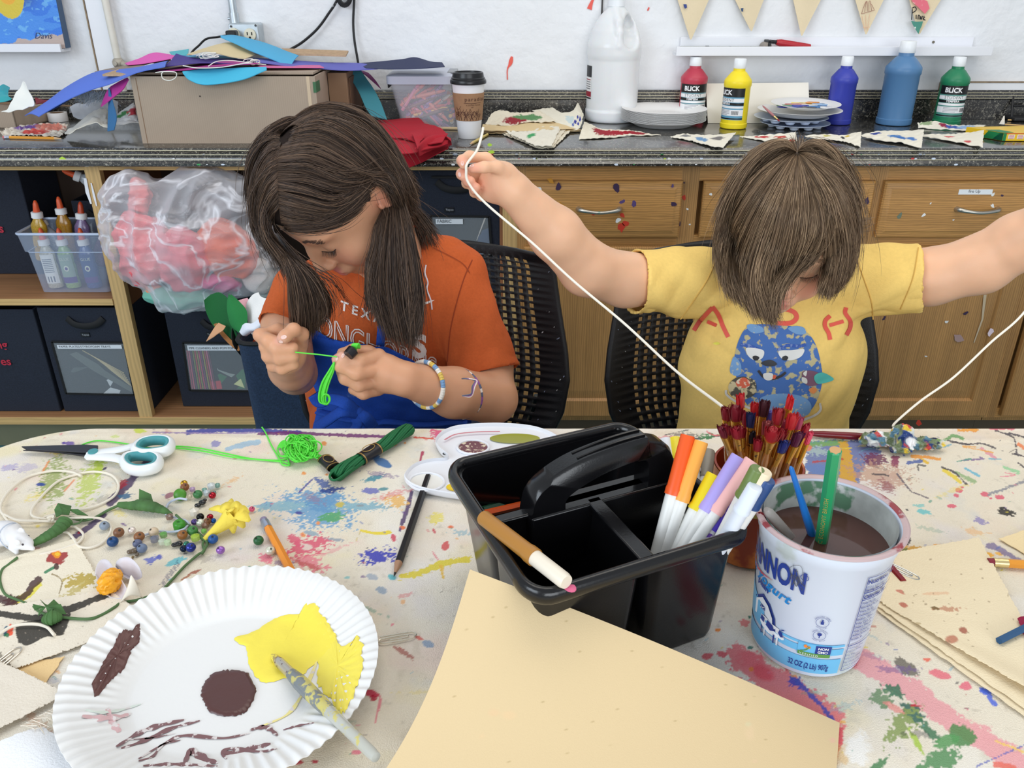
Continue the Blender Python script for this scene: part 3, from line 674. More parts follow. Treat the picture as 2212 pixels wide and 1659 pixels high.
foam('foam_sheet','bright cyan rounded foam sheet hanging over the box front',[(394,156,2.115),(430,151,2.14),(480,149,2.15),(530,147,2.15),(576,146,2.14)],[(396,160,2.108),(410,174,2.108),(446,184,2.107),(520,174,2.107),(576,152,2.109)],(72,184,220),GP,bulge=.0,n=40)
foam('foam_sheet','sky blue foam sheet tilted up at the top of the heap',[(476,80,2.42),(505,77,2.43),(560,90,2.42),(593,101,2.4),(620,112,2.39),(645,121,2.36)],[(478,82,2.4),(510,96,2.36),(545,112,2.33),(580,126,2.31),(603,136,2.29),(626,149,2.26)],(84,172,214),GP,bulge=.004)
foam('foam_sheet','cream foam scrap bent upward on top of the heap',[(404,119,2.36),(440,106,2.38),(494,93,2.4),(525,105,2.38),(552,119,2.35)],[(412,119,2.3),(445,112,2.3),(468,116,2.3),(500,124,2.29),(530,128,2.28)],(222,202,158),GP)
foam('foam_sheet','hot pink foam sheet at the left of the heap',[(270,138,2.36),(300,128,2.38),(334,115,2.4),(378,121,2.4)],[(276,141,2.28),(310,138,2.28),(345,132,2.28),(372,127,2.28)],(232,96,184),GP)
foam('foam_sheet','magenta foam sheet pressed flat in the middle of the heap',[(335,153,2.2),(380,147,2.22),(440,138,2.25),(500,133,2.27)],[(352,155,2.12),(400,152,2.12),(470,144,2.13),(560,138,2.16)],(168,46,130),GP)
foam('foam_sheet','pink foam strip under the sky blue sheet',[(540,138,2.3),(600,138,2.31),(690,142,2.32)],[(540,147,2.2),(600,147,2.2),(700,147,2.22)],(214,110,160),GP)
foam('foam_sheet','aqua foam scrap behind the pink sheet',[(366,113,2.45),(390,110,2.46),(408,107,2.46)],[(372,121,2.4),(392,121,2.4),(406,119,2.4)],(92,186,196),GP)
foam('foam_sheet','teal foam strip beneath the cream scrap',[(392,122,2.4),(440,120,2.4),(500,122,2.4)],[(400,128,2.34),(450,127,2.34),(520,131,2.33)],(80,150,190),GP)
foam('foam_sheet','purple blue foam sheet reaching right across the heap',[(525,125,2.36),(600,129,2.37),(700,136,2.38),(780,138,2.38),(822,149,2.33)],[(560,136,2.24),(629,144,2.24),(700,150,2.25),(755,153,2.26),(815,150,2.3)],(102,104,188),GP)
foam('foam_sheet','navy foam sheet bridging from the box to the crayon tub lid',[(772,138,2.4),(820,134,2.41),(869,129,2.42),(897,125,2.42),(930,134,2.41),(955,136,2.4)],[(790,148,2.3),(830,150,2.29),(870,150,2.285),(905,149,2.28),(935,147,2.28),(961,145,2.3)],(38,46,84),GP)
foam('foam_sheet','long teal foam strip drooping beside the crayon tub',[(745,153,2.36),(762,176,2.34),(776,200,2.31),(790,232,2.27),(803,250,2.25)],[(780,152,2.38),(792,170,2.37),(806,190,2.34),(822,220,2.3),(836,258,2.26)],(62,134,148),GP)
foam('foam_sheet','plum foam triangle poking out beside the teal strip',[(768,151,2.4),(785,158,2.39),(805,175,2.38),(822,190,2.37)],[(776,151,2.42),(795,157,2.41),(810,172,2.39),(823,191,2.375)],(130,50,110),GP)
foam('foam_sheet','magenta foam scrap hanging under the periwinkle sheet',[(275,167,2.14),(250,180,2.15),(232,194,2.15),(217,230,2.15)],[(277,172,2.13),(266,192,2.13),(250,206,2.13),(219,229,2.13)],(190,60,150),GP)
foam('foam_sheet','steel blue foam strip standing upright left of the box',[(234,190,2.14),(234,215,2.14),(233,250,2.14),(232,284,2.135)],[(236,190,2.14),(243,220,2.13),(251,253,2.12),(246,281,2.12)],(58,112,160),GP)
foam('foam_sheet','grey cardboard scrap lying over the left of the heap',[(205,156,2.27),(260,145,2.3),(320,137,2.32),(370,126,2.34)],[(206,160,2.22),(262,150,2.24),(320,144,2.25),(368,134,2.27)],(150,134,116),None,cat='cardboard scrap')
def yarn(name,label,paths,r_=.0011,colr=(236,236,228),n=40,closed=False,group=None):
 g=G()
 for P in paths:g.tube(sm([W(*q[:2],y=q[2])for q in P],n,closed),r_,6,closed=closed)
 return solo(name,label,'yarn',g,mat('yarn_%d_%d_%d'%colr,colr,.9),group=group)
P=[]
rr=np.random.default_rng(5)
for k in range(7):c=(445+rr.uniform(-18,18),121+rr.uniform(-4,3));P.append([(c[0]+rr.uniform(9,24)*cos(t+k),c[1]+rr.uniform(2.5,5)*sin(t+k)-1,2.27-.02*sin(t))for t in lin(0,5.5,8)])
yarn('yarn_tangle','tangle of pale yarn lying under the cream foam scrap',P)
P=[]
for k in range(5):c=(548+rr.uniform(-10,14),132+rr.uniform(-3,5));P.append([(c[0]+rr.uniform(6,14)*cos(t+k),c[1]+rr.uniform(3,6)*sin(t+k),2.2-.01*sin(t))for t in lin(0,5.5,8)])
yarn('yarn_tangle','small tangle of pale yarn at the right of the cyan sheet',P)
yarn('yarn_strand','white yarn loop dangling over the box front',[[(336,157,2.108),(350,155,2.105),(372,155,2.104),(381,158,2.104),(379,168,2.104),(366,174,2.104),(352,170,2.104),(349,160,2.104),(352,156,2.106)]])
yarn('yarn_strand','long pale yarn strand trailing across the magenta sheet',[[(395,142,2.12),(430,147,2.11),(480,145,2.13),(530,137,2.15),(560,139,2.17)],])
yarn('yarn_strand','curved pale yarn strand above the cyan sheet',[[(450,143,2.12),(468,133,2.14),(500,131,2.17),(540,136,2.18),(575,140,2.19)]])
yarn('yarn_strand','short pale yarn lying on the cardboard scrap',[[(313,142,2.24),(330,138,2.24),(345,141,2.24),(365,136,2.25)]])
def openbox(name,label,c0,c1,h,depth,back=0):
 c0,c1=arr(c0),arr(c1);d=c1-c0;d[2]=0;n=arr([-d[1],d[0],0]);n/=norm(n);n*=depth
 P=[c0,c1,c1+n,c0+n];r=thing(name,label,'box',tuple(np.mean(P,0)));g=G();up=arr([0,0,h])
 for i in range(4):
  a,b=P[i],P[(i+1)%4];e=np.cross(b-a,(0,0,1));e=-e/norm(e)*.003;g.hexa([a,b,b+e,a+e,a+up,b+up,b+e+up,a+e+up])
 g.hexa([P[0],P[1],P[2],P[3],P[0]+[0,0,.003],P[1]+[0,0,.003],P[2]+[0,0,.003],P[3]+[0,0,.003]])
 part(r,'body',g,M_card);return r,P
b0,b1=K(37,279),K(106,262)
r,P=openbox('cardboard_box','small open cardboard box at the left end of the worktop',b0+[0,0,.0006],b1+[0,0,.0006],.047,.2)
f0=P[1]+[0,0,.047];f1=P[2]+[0,0,.047]
part(r,'flap',G().hexa([f0,f0+[.09,.02,-.012],f1+[.08,-.03,.0],f1,f0+[0,0,.003],f0+[.09,.02,-.009],f1+[.08,-.03,.003],f1+[0,0,.003]]),M_cardd)
foam('torn_paper','white torn paper standing up in the small cardboard box',[(3,242,2.2),(20,232,2.2),(36,205,2.21),(52,177,2.23)],[(50,240,2.19),(62,232,2.19),(75,224,2.19),(54,178,2.22)],(238,238,232),cat='paper',wav=.004)
g=G().grid(loft([(-10,200,2.3),(5,184,2.32),(20,190,2.32)],[(-8,222,2.26),(12,220,2.26),(27,214,2.26)],16,10,.012,(0,-1,0),.006,3),th=.002)
solo('plastic_bag','teal plastic bag lying in the small box at the far left','bag',g,mat('teal_film',(60,170,176),.25,alpha=.9))
foam('felt_scrap','dark red felt scrap beside the white torn paper',[(76,214,2.3),(92,216,2.3),(112,218,2.3)],[(78,224,2.26),(95,224,2.26),(110,225,2.26)],(130,44,48),cat='felt',wav=.004)
c=K(127,262,0)
r=thing('tape_roll','roll of white tape lying flat in front of the foam sheets','tape roll',c)
part(r,'tape',G().lathe([(.026,.0006),(.0262,.001),(.0262,.024),(.026,.0245),(.019,.0245),(.019,.0006),(.026,.0006)],c,36,cap=(0,0)),paint(232,228,226))
part(r,'core',G().lathe([(.0188,.0008),(.0188,.0243),(.0172,.0243),(.0172,.0008),(.0188,.0008)],c,36,cap=(0,0)),M_cardd)
def pencil(name,label,a,b,colr,r_=.0037,tip=True,ferrule=True,group=None,eraser=(206,110,110),fercol=(190,200,210),lead=(50,50,52),wood=(214,178,134),cut=.024):
 a=arr(a,float);b=arr(b,float);L=norm(b-a);d=(b-a)/L;r=thing(name,label,'pencil',tuple(a));e=0
 if ferrule:
  part(r,'eraser',G().cyl(a,a+d*.006,r_*.9,n=14),paint(*eraser));part(r,'ferrule',G().lathe([(r_*1.05,.005),(r_*1.08,.007),(r_*.98,.009),(r_*1.08,.011),(r_*1.05,.018)],a,16,axis=d),mat('ferrule_%d_%d_%d'%fercol,fercol,.3,.7));e=.018
 Lb=L-cut if tip else L
 part(r,'barrel',G().lathe([(r_,e),(r_*1.02,e+.001),(r_*1.02,Lb)],a,6,axis=d),mat('lacquer_%d_%d_%d'%colr,colr,.3),smooth=25)
 if tip:
  part(r,'wood_tip',G().lathe([(r_*.98,Lb),(r_*.3,L-.005)],a,12,axis=d),paint(*wood));part(r,'lead',G().lathe([(r_*.3,L-.005),(.0003,L)],a,10,axis=d),paint(*lead))
 return r
h=arr([0,0,.0042])
pencil('pencil','long yellow pencil on the worktop edge at the far left',K(8,300)+h,K(138,303)+h,(232,160,58),.0038,fercol=(200,205,220))
pencil('pencil','short yellow green pencil stub lying beside the coffee cup',K(1053,294)+h,K(1014,316)+h,(206,178,80),.0036,ferrule=False)
def cloth(name,label,A,B,colr,seed=0,wav=.003,cat='fabric scrap',group=None,th=.0012,m=12,n=34,paints=None,material=None,bulge=0):
 X=loft(A,B,n,m,bulge,(0,0,1),0);s=lin(0,1,m)[None,:];tt=lin(0,1,n)[:,None]
 w=vnoise(X,55,seed)*wav;X[...,2]+=np.abs(w)+.0005;X[...,0]+=vnoise(X,90,seed+1)*wav*.5
 C=np.zeros((n,m,3));C[:]=srgb(*colr)
 for(a,b,ra,rb,pc,sd)in(paints or[]):
  q=((tt-a)/ra)**2+((s-b)/rb)**2+vnoise(X,130,sd)*.45;k=np.clip((1.1-q)*3,0,1)[...,None];C=C*(1-k)+arr(srgb(*pc))*k
 return solo(name,label,cat,G().grid(X,0,C,th=th),material or mat('cloth_vc',rough=.85,attr='col',bump=.3,bscale=600),group=group)
def kk(L,dz=.0):return[(u,v,K(u,v,dz)[1])for u,v in L]
cloth('fabric_scrap','cream fabric scraps folded at the left end with purple and pink paint',kk([(2,286),(30,278),(70,272),(110,270),(148,273)],.01),kk([(4,296),(35,294),(80,296),(120,297),(136,296)],.002),(228,216,198),2,.006,paints=[(.5,.25,.3,.2,(112,78,150),2),(.75,.3,.25,.3,(216,130,110),3),(.5,.7,.18,.2,(214,80,70),5)],m=20,n=60)
cloth('fabric_scrap','white folded fabric strip arching toward the upright blue strip',[(140,292,2.2),(165,272,2.22),(200,244,2.24),(230,240,2.25),(236,262,2.24)],[(150,291,2.13),(180,276,2.14),(205,268,2.15),(225,276,2.15),(236,279,2.15)],(232,228,214),4,.004)
cloth('fabric_scrap','white fabric scrap with green and red paint beside the big box',[(250,252,2.28),(265,240,2.28),(288,226,2.28),(294,236,2.28)],[(246,270,2.2),(265,270,2.19),(285,268,2.19),(298,266,2.19)],(234,232,226),7,.004,paints=[(.3,.35,.3,.16,(70,140,80),2),(.75,.4,.25,.2,(196,60,70),3)],m=20,n=40)
X=loft([(150,244,2.3),(175,232,2.32),(210,220,2.34),(262,232,2.34)],[(158,250,2.26),(185,260,2.25),(225,258,2.25),(255,246,2.27)],40,24,.02,(0,0,1),.008,9)
solo('plastic_sheet','crumpled clear plastic sheet between the boxes','plastic sheet',G().grid(X,th=.0006),mat('clear_film',(226,230,236),.15,alpha=.45))
g=G();S=[]
for k in range(260):
 a=W(170+RNG.uniform(0,58),198+RNG.uniform(-3,5),y=2.22+RNG.uniform(-.02,.02));d=arr([RNG.normal()*.5-.3,RNG.normal()*.3,-1]);d/=norm(d);L=RNG.uniform(.015,.034)
 S.append([a+d*L*t+arr([.3,0,.1])*L*t*t*RNG.normal()for t in lin(0,1,5)])
solo('feather_trim','grey feather trim hanging under the periwinkle sheet','feather',strands(g,arr(S),[.0006,.0006,.0005,.0004,.0001]),mat('feather_grey',(168,178,190),.8))
yt=2.33;a,b=K(868,281),K(985,281);y0=a[1];h0=W(835,178,y=y0)[2];A,B=W(836,178,y=y0),W(978,176,y=y0)
dep=.17
def frust(x0,x1,y0,y1,z0,X0,X1,Y0,Y1,z1,r0=.018,n=6):
 def ring(a,b,c,d,z,r):
  P=[]
  for(cx,cy,st)in((b-r,c+r,-PI/2),(b-r,d-r,0),(a+r,d-r,PI/2),(a+r,c+r,PI)):
   for t in lin(st,st+PI/2,n):P.append((cx+r*cos(t),cy+r*sin(t),z))
  return P
 return ring(x0,x1,y0,y1,z0,r0),ring(X0,X1,Y0,Y1,z1,r0)
def rings(g,Rs,cap=(1,1),mi=0):
 k=len(Rs[0]);V=np.concatenate([arr(r)for r in Rs]);F=[(i*k+j,i*k+(j+1)%k,(i+1)*k+(j+1)%k,(i+1)*k+j)for i in range(len(Rs)-1)for j in range(k)]
 if cap[0]:F.append(tuple(range(k))[::-1])
 if cap[1]:F.append(tuple(range((len(Rs)-1)*k,len(Rs)*k)))
 return g.add(V,F,mi)
M_tub=mat('frosted_plastic',(236,240,250),.22,alpha=.2,spec=.6)
M_lid=mat('frosted_lid',(206,210,226),.3,alpha=.86)
r=thing('crayon_tub','frosted plastic tub full of crayons with a lilac grey lid','storage tub',((a[0]+b[0])/2,y0+dep/2,KZ))
x0,x1,X0,X1=a[0],b[0],A[0]+.006,B[0]-.006;Z0,Z1=KZ+.0008,h0
R0,R1=frust(x0,x1,y0,y0+dep-.01,Z0,X0,X1,y0-.004,y0+dep,Z1)
i0,i1=frust(x0+.0015,x1-.0015,y0+.0015,y0+dep-.0115,Z0+.0015,X0+.0015,X1-.0015,y0-.0025,y0+dep-.0015,Z1)
part(r,'tub',rings(G(),[i1,i0],(0,0)).join(rings(G(),[R0,R1],(1,0))),M_tub,smooth=50)
q0,q1=frust(X0-.008,X1+.008,y0-.012,y0+dep+.008,Z1-.004,X0-.008,X1+.008,y0-.012,y0+dep+.008,Z1+.016);q2,q3=frust(X0-.002,X1+.002,y0-.004,y0+dep,Z1+.019,X0+.004,X1-.004,y0+.002,y0+dep-.006,Z1+.021)
part(r,'lid',rings(G(),[q0,q1,q2,q3],(1,1)),M_lid,smooth=40)
part(r,'latch',G().box((X1+.0085,y0+.03,Z1-.03),(X1+.014,y0+dep-.05,Z1+.022)).box((X1-.01,y0+.03,Z1+.0195),(X1+.014,y0+dep-.05,Z1+.0235)),mat('latch_grey',(150,152,156),.4),bev=.002)
part(r,'latch',G().box((X0-.012,y0+.05,Z1-.02),(X0-.0085,y0+dep-.05,Z1-.006)),paint(30,30,34),bev=.001)
cc=[(224,120,96),(206,90,110),(120,70,120),(90,110,90),(230,150,90),(160,60,90),(90,80,140),(236,236,226),(200,80,60),(110,70,60),(240,190,90),(70,80,70),(226,120,150),(140,100,160)]
crs=[]
def crayon(loc,rot,col_):
 M=thing('crayon','x','crayon',loc,rot)
 g=G().lathe([(.0036,0),(.0036,.062)],(0,0,0),9);g.lathe([(.0039,.006),(.0039,.056)],(0,0,0),9,mi=1)
 for z in(.009,.052):g.lathe([(.00396,z),(.00396,z+.0012)],(0,0,0),9,mi=2);g.lathe([(.00396,z+.0028),(.00396,z+.0034)],(0,0,0),9,mi=2)
 part(M,'wrapper',g,[paint(*col_),paint(*[min(255,int(c*.85+36))for c in col_]),paint(40,34,44)],local=True,smooth=30)
 part(M,'tip',G().lathe([(.0036,.062),(.0032,.0625),(.0017,.072),(.0004,.0724)],(0,0,0),9),paint(*col_),local=True);return M
proto={}
names=['salmon','rose','plum','sage','peach','crimson','indigo','white','brick','brown','golden','dark green','pink','lilac']
for k in range(96):
 ci=int(RNG.integers(0,len(cc)));fr=k/96;z=Z0+.008+(Z1-Z0-.04)*fr
 side=k%4
 t_=(z-Z0)/(Z1-Z0);xa,xb=x0+(X0-x0)*t_+.012,x1+(X1-x1)*t_-.012
 th=RNG.uniform(.2,.95)*(1 if RNG.random()<.75 else-1);Lx=.072*cos(th)
 if side<3:
  x=RNG.uniform(xa,xb-Lx*1.3);y=y0+.012+.0095*RNG.integers(0,4);rot=(0,PI/2-th,RNG.uniform(-.08,.08));z=min(max(z,Z0+.008+max(0,-.072*sin(th))),Z1-.014-max(0,.072*sin(th)))
  loc=(x,y,z)
 else:
  loc=(xb-.002,RNG.uniform(y0+.03,y0+dep-.11),min(z,Z1-.03));rot=(-PI/2+RNG.uniform(-.25,.1),0,RNG.uniform(-.1,.1));loc=(loc[0],loc[1],max(loc[2],Z0+.012))
 if ci not in proto:o=proto[ci]=crayon(loc,rot,cc[ci]);first=True
 else:
  o=copy_tree(proto[ci]);o.location=loc;o.rotation_euler=rot
 o.scale=(1.3,)*3;o['label']='%s wax crayon among the jumble inside the frosted crayon tub'%names[ci];o['group']='%s crayons in the crayon tub'%names[ci]
c=K(1013,301);c[1]+=.026;c[2]=KZ+.0005
r=thing('coffee_cup','white paper coffee cup with brown sleeve and black lid','cup',c)
H=.138
part(r,'cup',G().lathe([(.028,0),(.0285,.001),(.0415,H),(.0405,H),(.028,.004)],c,48,cap=(1,1)),mat('paper_white',(240,240,242),.5))
rad=lambda z:.0285+(.0415-.0285)*z/H
part(r,'sleeve',G().lathe([(rad(.045)+.0006,.045),(rad(.045)+.0012,.0455),(rad(.112)+.0012,.1115),(rad(.112)+.0006,.112)],c,48,cap=(0,0)),mat('kraft',(162,124,92),.8,var=.1,vscale=60))
part(r,'lid',G().lathe([(.043,H-.006),(.0455,H-.005),(.046,H),(.0445,H+.004),(.0425,H+.005),(.0425,H+.008),(.040,H+.010),(.0385,H+.02),(.037,H+.0215),(.034,H+.0215),(.033,H+.018),(.004,H+.0175)],c,48),mat('black_lid',(28,28,30),.3))
def on_cup(q,off=.0018,a0=-PI/2):
 x,z=q[:,0],q[:,1];R=rad(z)+off;a=a0+x/.037;return np.stack([c[0]+R*np.cos(a),c[1]+R*np.sin(a),c[2]+z],1)
g=G();put_text(g,'paradise',lambda q:on_cup(q+[-.008,.094]),.0135,spacing=1.25)
V,F=stroke2([(-.010,.0895),(.01,.0885),(.035,.0895)],.0009,20);g.add(on_cup(V),F);put_text(g,'a coffee house',lambda q:on_cup(q+[-.004,.083]),.0052,spacing=1.2);put_text(g,'est.',lambda q:on_cup(q+[.008,.078]),.0045)
rr=np.random.default_rng(3)
for k in range(9):
 x=-.036+k*.0082;hh=rr.uniform(.018,.048)if k<3 else rr.uniform(.012,.026)
 V,F=stroke2([(x,.047),(x+rr.uniform(-.004,.004),.047+hh*.5),(x+rr.uniform(-.007,.007),.047+hh)],[.0016]*14,14);g.add(on_cup(V),F)
 for j in range(3):
  z=.047+hh*(.3+.25*j);s_=rr.choice([-1,1]);V,F=stroke2([(x,z),(x+s_*.005,z+.004),(x+s_*.008,z+.010)],.0009,8);g.add(on_cup(V),F)
part(r,'sleeve_print',g,paint(78,44,36))
MR=mat('red_felt',(176,26,44),.95,bump=.4,bscale=400)
def felt(name,label,A,B,dz,bulge=0,seed=0,wav=.002):
 X=loft(A,B,36,16,bulge,(0,0,1),0);X[...,2]+=dz+vnoise(X,25,seed)*wav;return solo(name,label,'felt',G().grid(X,th=.0022),MR,group='red felt pieces piled by the crayon tub')
def kz(L,h):return[(u,v,K(u,v,h)[1])for u,v in L]
felt('red_felt','red felt sheet on top of the pile, scribbled black at one corner',kz([(780,264,),(830,260),(895,255),(920,268),(950,278),(968,290)],.03),kz([(800,300),(830,300),(860,300),(890,306),(925,312),(955,308)],.024),0,.0,3)
felt('red_felt','red felt layer folded in the middle of the pile',kz([(800,296),(850,296),(900,297),(940,296),(972,305)],.018),kz([(815,336),(850,334),(890,332),(930,322),(966,312)],.016),0,.004,5)
felt('red_felt','lowest red felt layer hanging over the worktop edge',[(812,330,2.06),(850,326,2.07),(890,322,2.08),(940,312,2.1),(973,302,2.14)],[(848,382,2.035),(868,374,2.035),(895,362,2.04),(930,345,2.045),(968,325,2.06)],.004,0,8,.001)
g=G().tube([W(u,v,y=K(u,v,.02)[1])for u,v in[(905,318),(918,304),(935,295),(955,297),(968,306),(972,315),(960,324),(935,334),(915,344)]],.0012,6,flat=6)
felt('red_felt','thick rolled red felt fold at the right of the pile',kz([(898,322),(915,305),(936,293),(958,292),(974,305)],.03),kz([(905,336),(920,330),(940,322),(960,316),(975,312)],.008),0,.010,2,.001)
felt('red_felt','small torn red felt flap across the pile',kz([(890,290),(902,287),(912,289)],.034),kz([(902,322),(907,308),(916,297)],.030),0,.002,4,.001)
g=G();rr=np.random.default_rng(8)
for k in range(16):
 u,v=812+rr.uniform(-8,8),278+rr.uniform(-5,4);P=[W(u+rr.uniform(-10,10),v+rr.uniform(-4,4),y=K(u,v,.0345)[1])for _ in range(4)];g.tube(sm(P,10),.0007,4)
solo('thread_scribble','black thread tangle lying on the red felt','thread',g,paint(30,12,20))
g=G().tube(sm([W(u,v,y=K(u,v,.032)[1])for u,v in[(820,292),(850,298),(880,300),(866,303),(830,296)]],24),.0008,5)
solo('thread_scribble','dark thread trailing over the folded red felt','thread',g,paint(120,10,26))
p,q=K(945,283),K(1190,287)
solo('wooden_dowel','thin wooden dowel lying behind the coffee cup','dowel',G().cyl((p[0],p[1]+.02,KZ+.0045),(q[0],q[1],KZ+.0045),.004,n=12),paint(218,192,150))
M_man=mat('manila',(222,196,146),.8,var=.03,vscale=10,bump=.1,bscale=500)
for k,(dx,lab)in enumerate(((0,'bottom manila sheet under the painted pennants'),(5,'middle manila sheet under the painted pennants'),(-3,'upper manila sheet under the painted pennants'))):
 A=kk([(1046+dx,276-3*k),(1110,272-3*k),(1180+dx,262-2*k)],.004*k+.004);B=kk([(1042+dx,289-3*k),(1120,290-3*k),(1255-4*k+dx,285-3*k)],.004*k+.002)
 cloth('manila_paper',lab,A,B,(224,198,150),11+k,.0012,'paper','manila sheets by the coffee cup',th=.0006)
cl=(228,218,196)
def kc(L):return[(u,v,K(u,v,hh)[1])for u,v,hh in L]
cloth('painted_pennant','cream canvas pennant with red and green leaf paint beside the cup',kc([(1048,270,.012),(1070,242,.03),(1110,245,.03),(1150,244,.03),(1165,240,.03)],),kc([(1085,273,.012),(1110,272,.012),(1140,265,.014),(1175,266,.014),(1200,262,.02)]),cl,21,.003,'pennant',paints=[(.35,.75,.2,.25,(150,30,44),2),(.6,.55,.22,.3,(92,140,90),7)],n=50,m=24)
cloth('painted_pennant','canvas pennant curling upright with small blue dabs',kc([(1150,240,.03),(1190,235,.03),(1215,245,.026),(1238,240,.03),(1248,222,.045)]),kc([(1190,262,.014),(1215,272,.008),(1232,284,.003),(1252,278,.008),(1260,250,.02)]),(236,230,212),23,.002,'pennant',paints=[(.7,.6,.04,.1,(40,50,150),2),(.8,.5,.03,.1,(40,50,150),3),(.85,.75,.04,.1,(36,46,150),4),(.62,.7,.03,.08,(60,90,170),5),(.76,.8,.03,.1,(50,60,160),6),(.6,.4,.1,.2,(200,214,214),7)],n=60,m=24)
for k in range(3):
 cloth('painted_pennant',['lowest canvas pennant of the small stack at the counter front','middle canvas pennant of the small stack at the counter front','top canvas pennant with green dab on the small stack'][k],
          kc([(1085+k*4,291-2*k,.001+.003*k),(1140,285-2*k,.002+.003*k),(1215-k*4,277-2*k,.003+.003*k),(1235-k*12,282-2*k,.004+.003*k)]),kc([(1090+k*4,294-2*k,.001+.003*k),(1125,306-2*k,.002+.003*k),(1162-k*2,321-2*k,.001+.003*k),(1198-3*k,320-2*k,.001+.003*k)]),cl if k<2 else(232,226,210),30+k,.003,'pennant','stack of canvas pennants',paints=[(.45,.62,.05,.16,(60,160,96),2)]if k==2 else None,n=44,m=20)
cloth('painted_pennant','canvas pennant with a wide dark red painted stripe',kc([(1262,264,.02),(1275,270,.006),(1300,280,.004),(1345,282,.012),(1380,286,.002),(1405,291,.002)]),kc([(1250,302,.001),(1290,300,.002),(1330,298,.001),(1360,294,.001),(1395,294,.001),(1428,293,.001)]),(236,228,208),41,.002,'pennant',paints=[(.32,.5,.13,.36,(156,22,40),2),(.5,.5,.15,.36,(160,24,42),4),(.7,.5,.16,.36,(152,20,38),6)],n=70,m=20)
for(A,B,lab,pts,sd)in(
 ([(1447,297,.002),(1480,291,.004),(1530,294,.006),(1590,288,.012)],[(1450,298,.001),(1490,305,.002),(1530,316,.003),(1562,321,.001)],'canvas pennant with grey and blue loops in front of the plate stack',[(.3,.4,.1,.2,(130,130,130),1),(.55,.5,.1,.22,(110,150,190),2),(.8,.35,.1,.15,(120,116,116),3)],51),
 ([(1598,296,.002),(1640,295,.002),(1690,291,.012),(1718,287,.014)],[(1602,297,.001),(1650,306,.001),(1700,314,.002),(1722,308,.003)],'canvas pennant with red lettering in front of the yellow bottle',[(.35,.3,.12,.14,(190,60,60),1),(.62,.3,.1,.14,(190,70,60),2),(.75,.8,.15,.2,(200,40,40),3)],52),
 ([(1738,295,.004),(1780,292,.008),(1820,294,.006),(1861,286,.02)],[(1742,300,.001),(1790,303,.004),(1825,308,.003),(1858,320,.001)],'canvas pennant with small yellow and black marks behind the boy',[(.35,.3,.08,.2,(200,190,120),1),(.65,.45,.03,.2,(60,60,60),2),(.75,.25,.05,.15,(220,190,70),3)],53),
 ([(1860,293,.006),(1900,285,.012),(1950,285,.012),(1996,281,.02)],[(1864,297,.003),(1900,305,.004),(1950,311,.004),(1990,322,.001)],'canvas pennant with blue brush strokes in front of the large blue bottle',[(.25,.3,.1,.1,(40,60,140),1),(.55,.5,.1,.12,(80,130,190),2),(.65,.6,.12,.08,(60,110,180),3),(.8,.6,.08,.1,(70,120,190),5)],54),
 ([(1984,292,.004),(2030,292,.006),(2080,290,.008),(2125,283,.024)],[(1990,296,.001),(2040,304,.003),(2080,312,.002),(2122,321,.001)],'canvas pennant with faint red marks before the green bottle',[(.45,.4,.08,.12,(206,90,90),1),(.75,.8,.06,.1,(206,90,90),2)],55),
 ([(1980,268,.012),(2020,264,.014),(2060,272,.008),(2130,272,.006)],[(1984,277,.001),(2030,281,.001),(2070,283,.001),(2110,285,.001)],'canvas pennant painted red and blue lying under the crayon box',[(.15,.2,.12,.3,(150,170,130),1),(.5,.4,.12,.3,(150,40,70),2),(.62,.55,.14,.3,(60,90,170),3),(.8,.4,.12,.3,(150,180,220),4)],56)):
 cloth('painted_pennant',lab,kc(A),kc(B),(236,230,214),sd,.0025,'pennant',paints=pts,n=56,m=22)
c=K(1325,268);c[1]+=.07;c[2]=KZ+.0006
r=thing('paint_jug','tall translucent white gallon jug of white paint','jug',c)
sc=.0755;prof=[(.93,0),(.985,.004),(1,.012),(1,.03),(.965,.034),(.965,.165),(.985,.17),(1,.178),(1,.20),(.985,.207),(.94,.218),(.86,.238),(.74,.258),(.58,.276),(.42,.289),(.32,.296),(.28,.30),(.28,.305)]
prof=[(a*sc,z)for a,z in prof]
S=SDF((c[0]-.1,c[1]-.1,c[2]-.005),(c[0]+.1,c[1]+.1,c[2]+.315),.0028)
pr=arr(prof);
def jf(X,Y,Z):
 rr_=np.sqrt((X-c[0])**2+(Y-c[1])**2);z=Z-c[2];R=np.interp(z,pr[:,1],pr[:,0]);d=(rr_-R)*.8
 return np.maximum(d,np.maximum(-z,z-.305))
S.apply((c[0]-.08,c[1]-.08,c[2]),(c[0]+.08,c[1]+.08,c[2]+.305),jf,.002)
hx=c[0]+.030
S.ell((hx+.008,c[1]-.055,c[2]+.235),(.028,.036,.038),k=.012,op='s');S.ell((hx+.004,c[1]-.03,c[2]+.262),(.014,.04,.02),k=.01,op='s')
S.chain([(c[0]-.004,c[1]-.02,c[2]+.290,.011),(c[0]+.002,c[1]-.05,c[2]+.262,.0115),(c[0]+.004,c[1]-.060,c[2]+.235,.0115),(c[0]+.004,c[1]-.062,c[2]+.205,.013)],k=.006)
V,F=S.mesh();part(r,'jug',G().add(V,F),mat('milky_plastic',(228,230,232),.25,trans=.0,sss=.2,spec=.5,dark=((236,238,240),2,.5)),smooth=True)
part(r,'cap',G().lathe([(.0235,.300),(.0235,.319),(.022,.321),(.001,.321)],c,40,flute=lambda R,Z,a:(.0003*np.sin(a*20)*(R>.02),0*Z)),mat('cap_white',(236,240,244),.35))
g=G();
def onj(q,off=.0006,a0=PI+.52):a=a0+q[:,0]/sc;R=sc*.966+off;return np.stack([c[0]+R*np.cos(a),c[1]+R*np.sin(a),c[2]+q[:,1]],1)
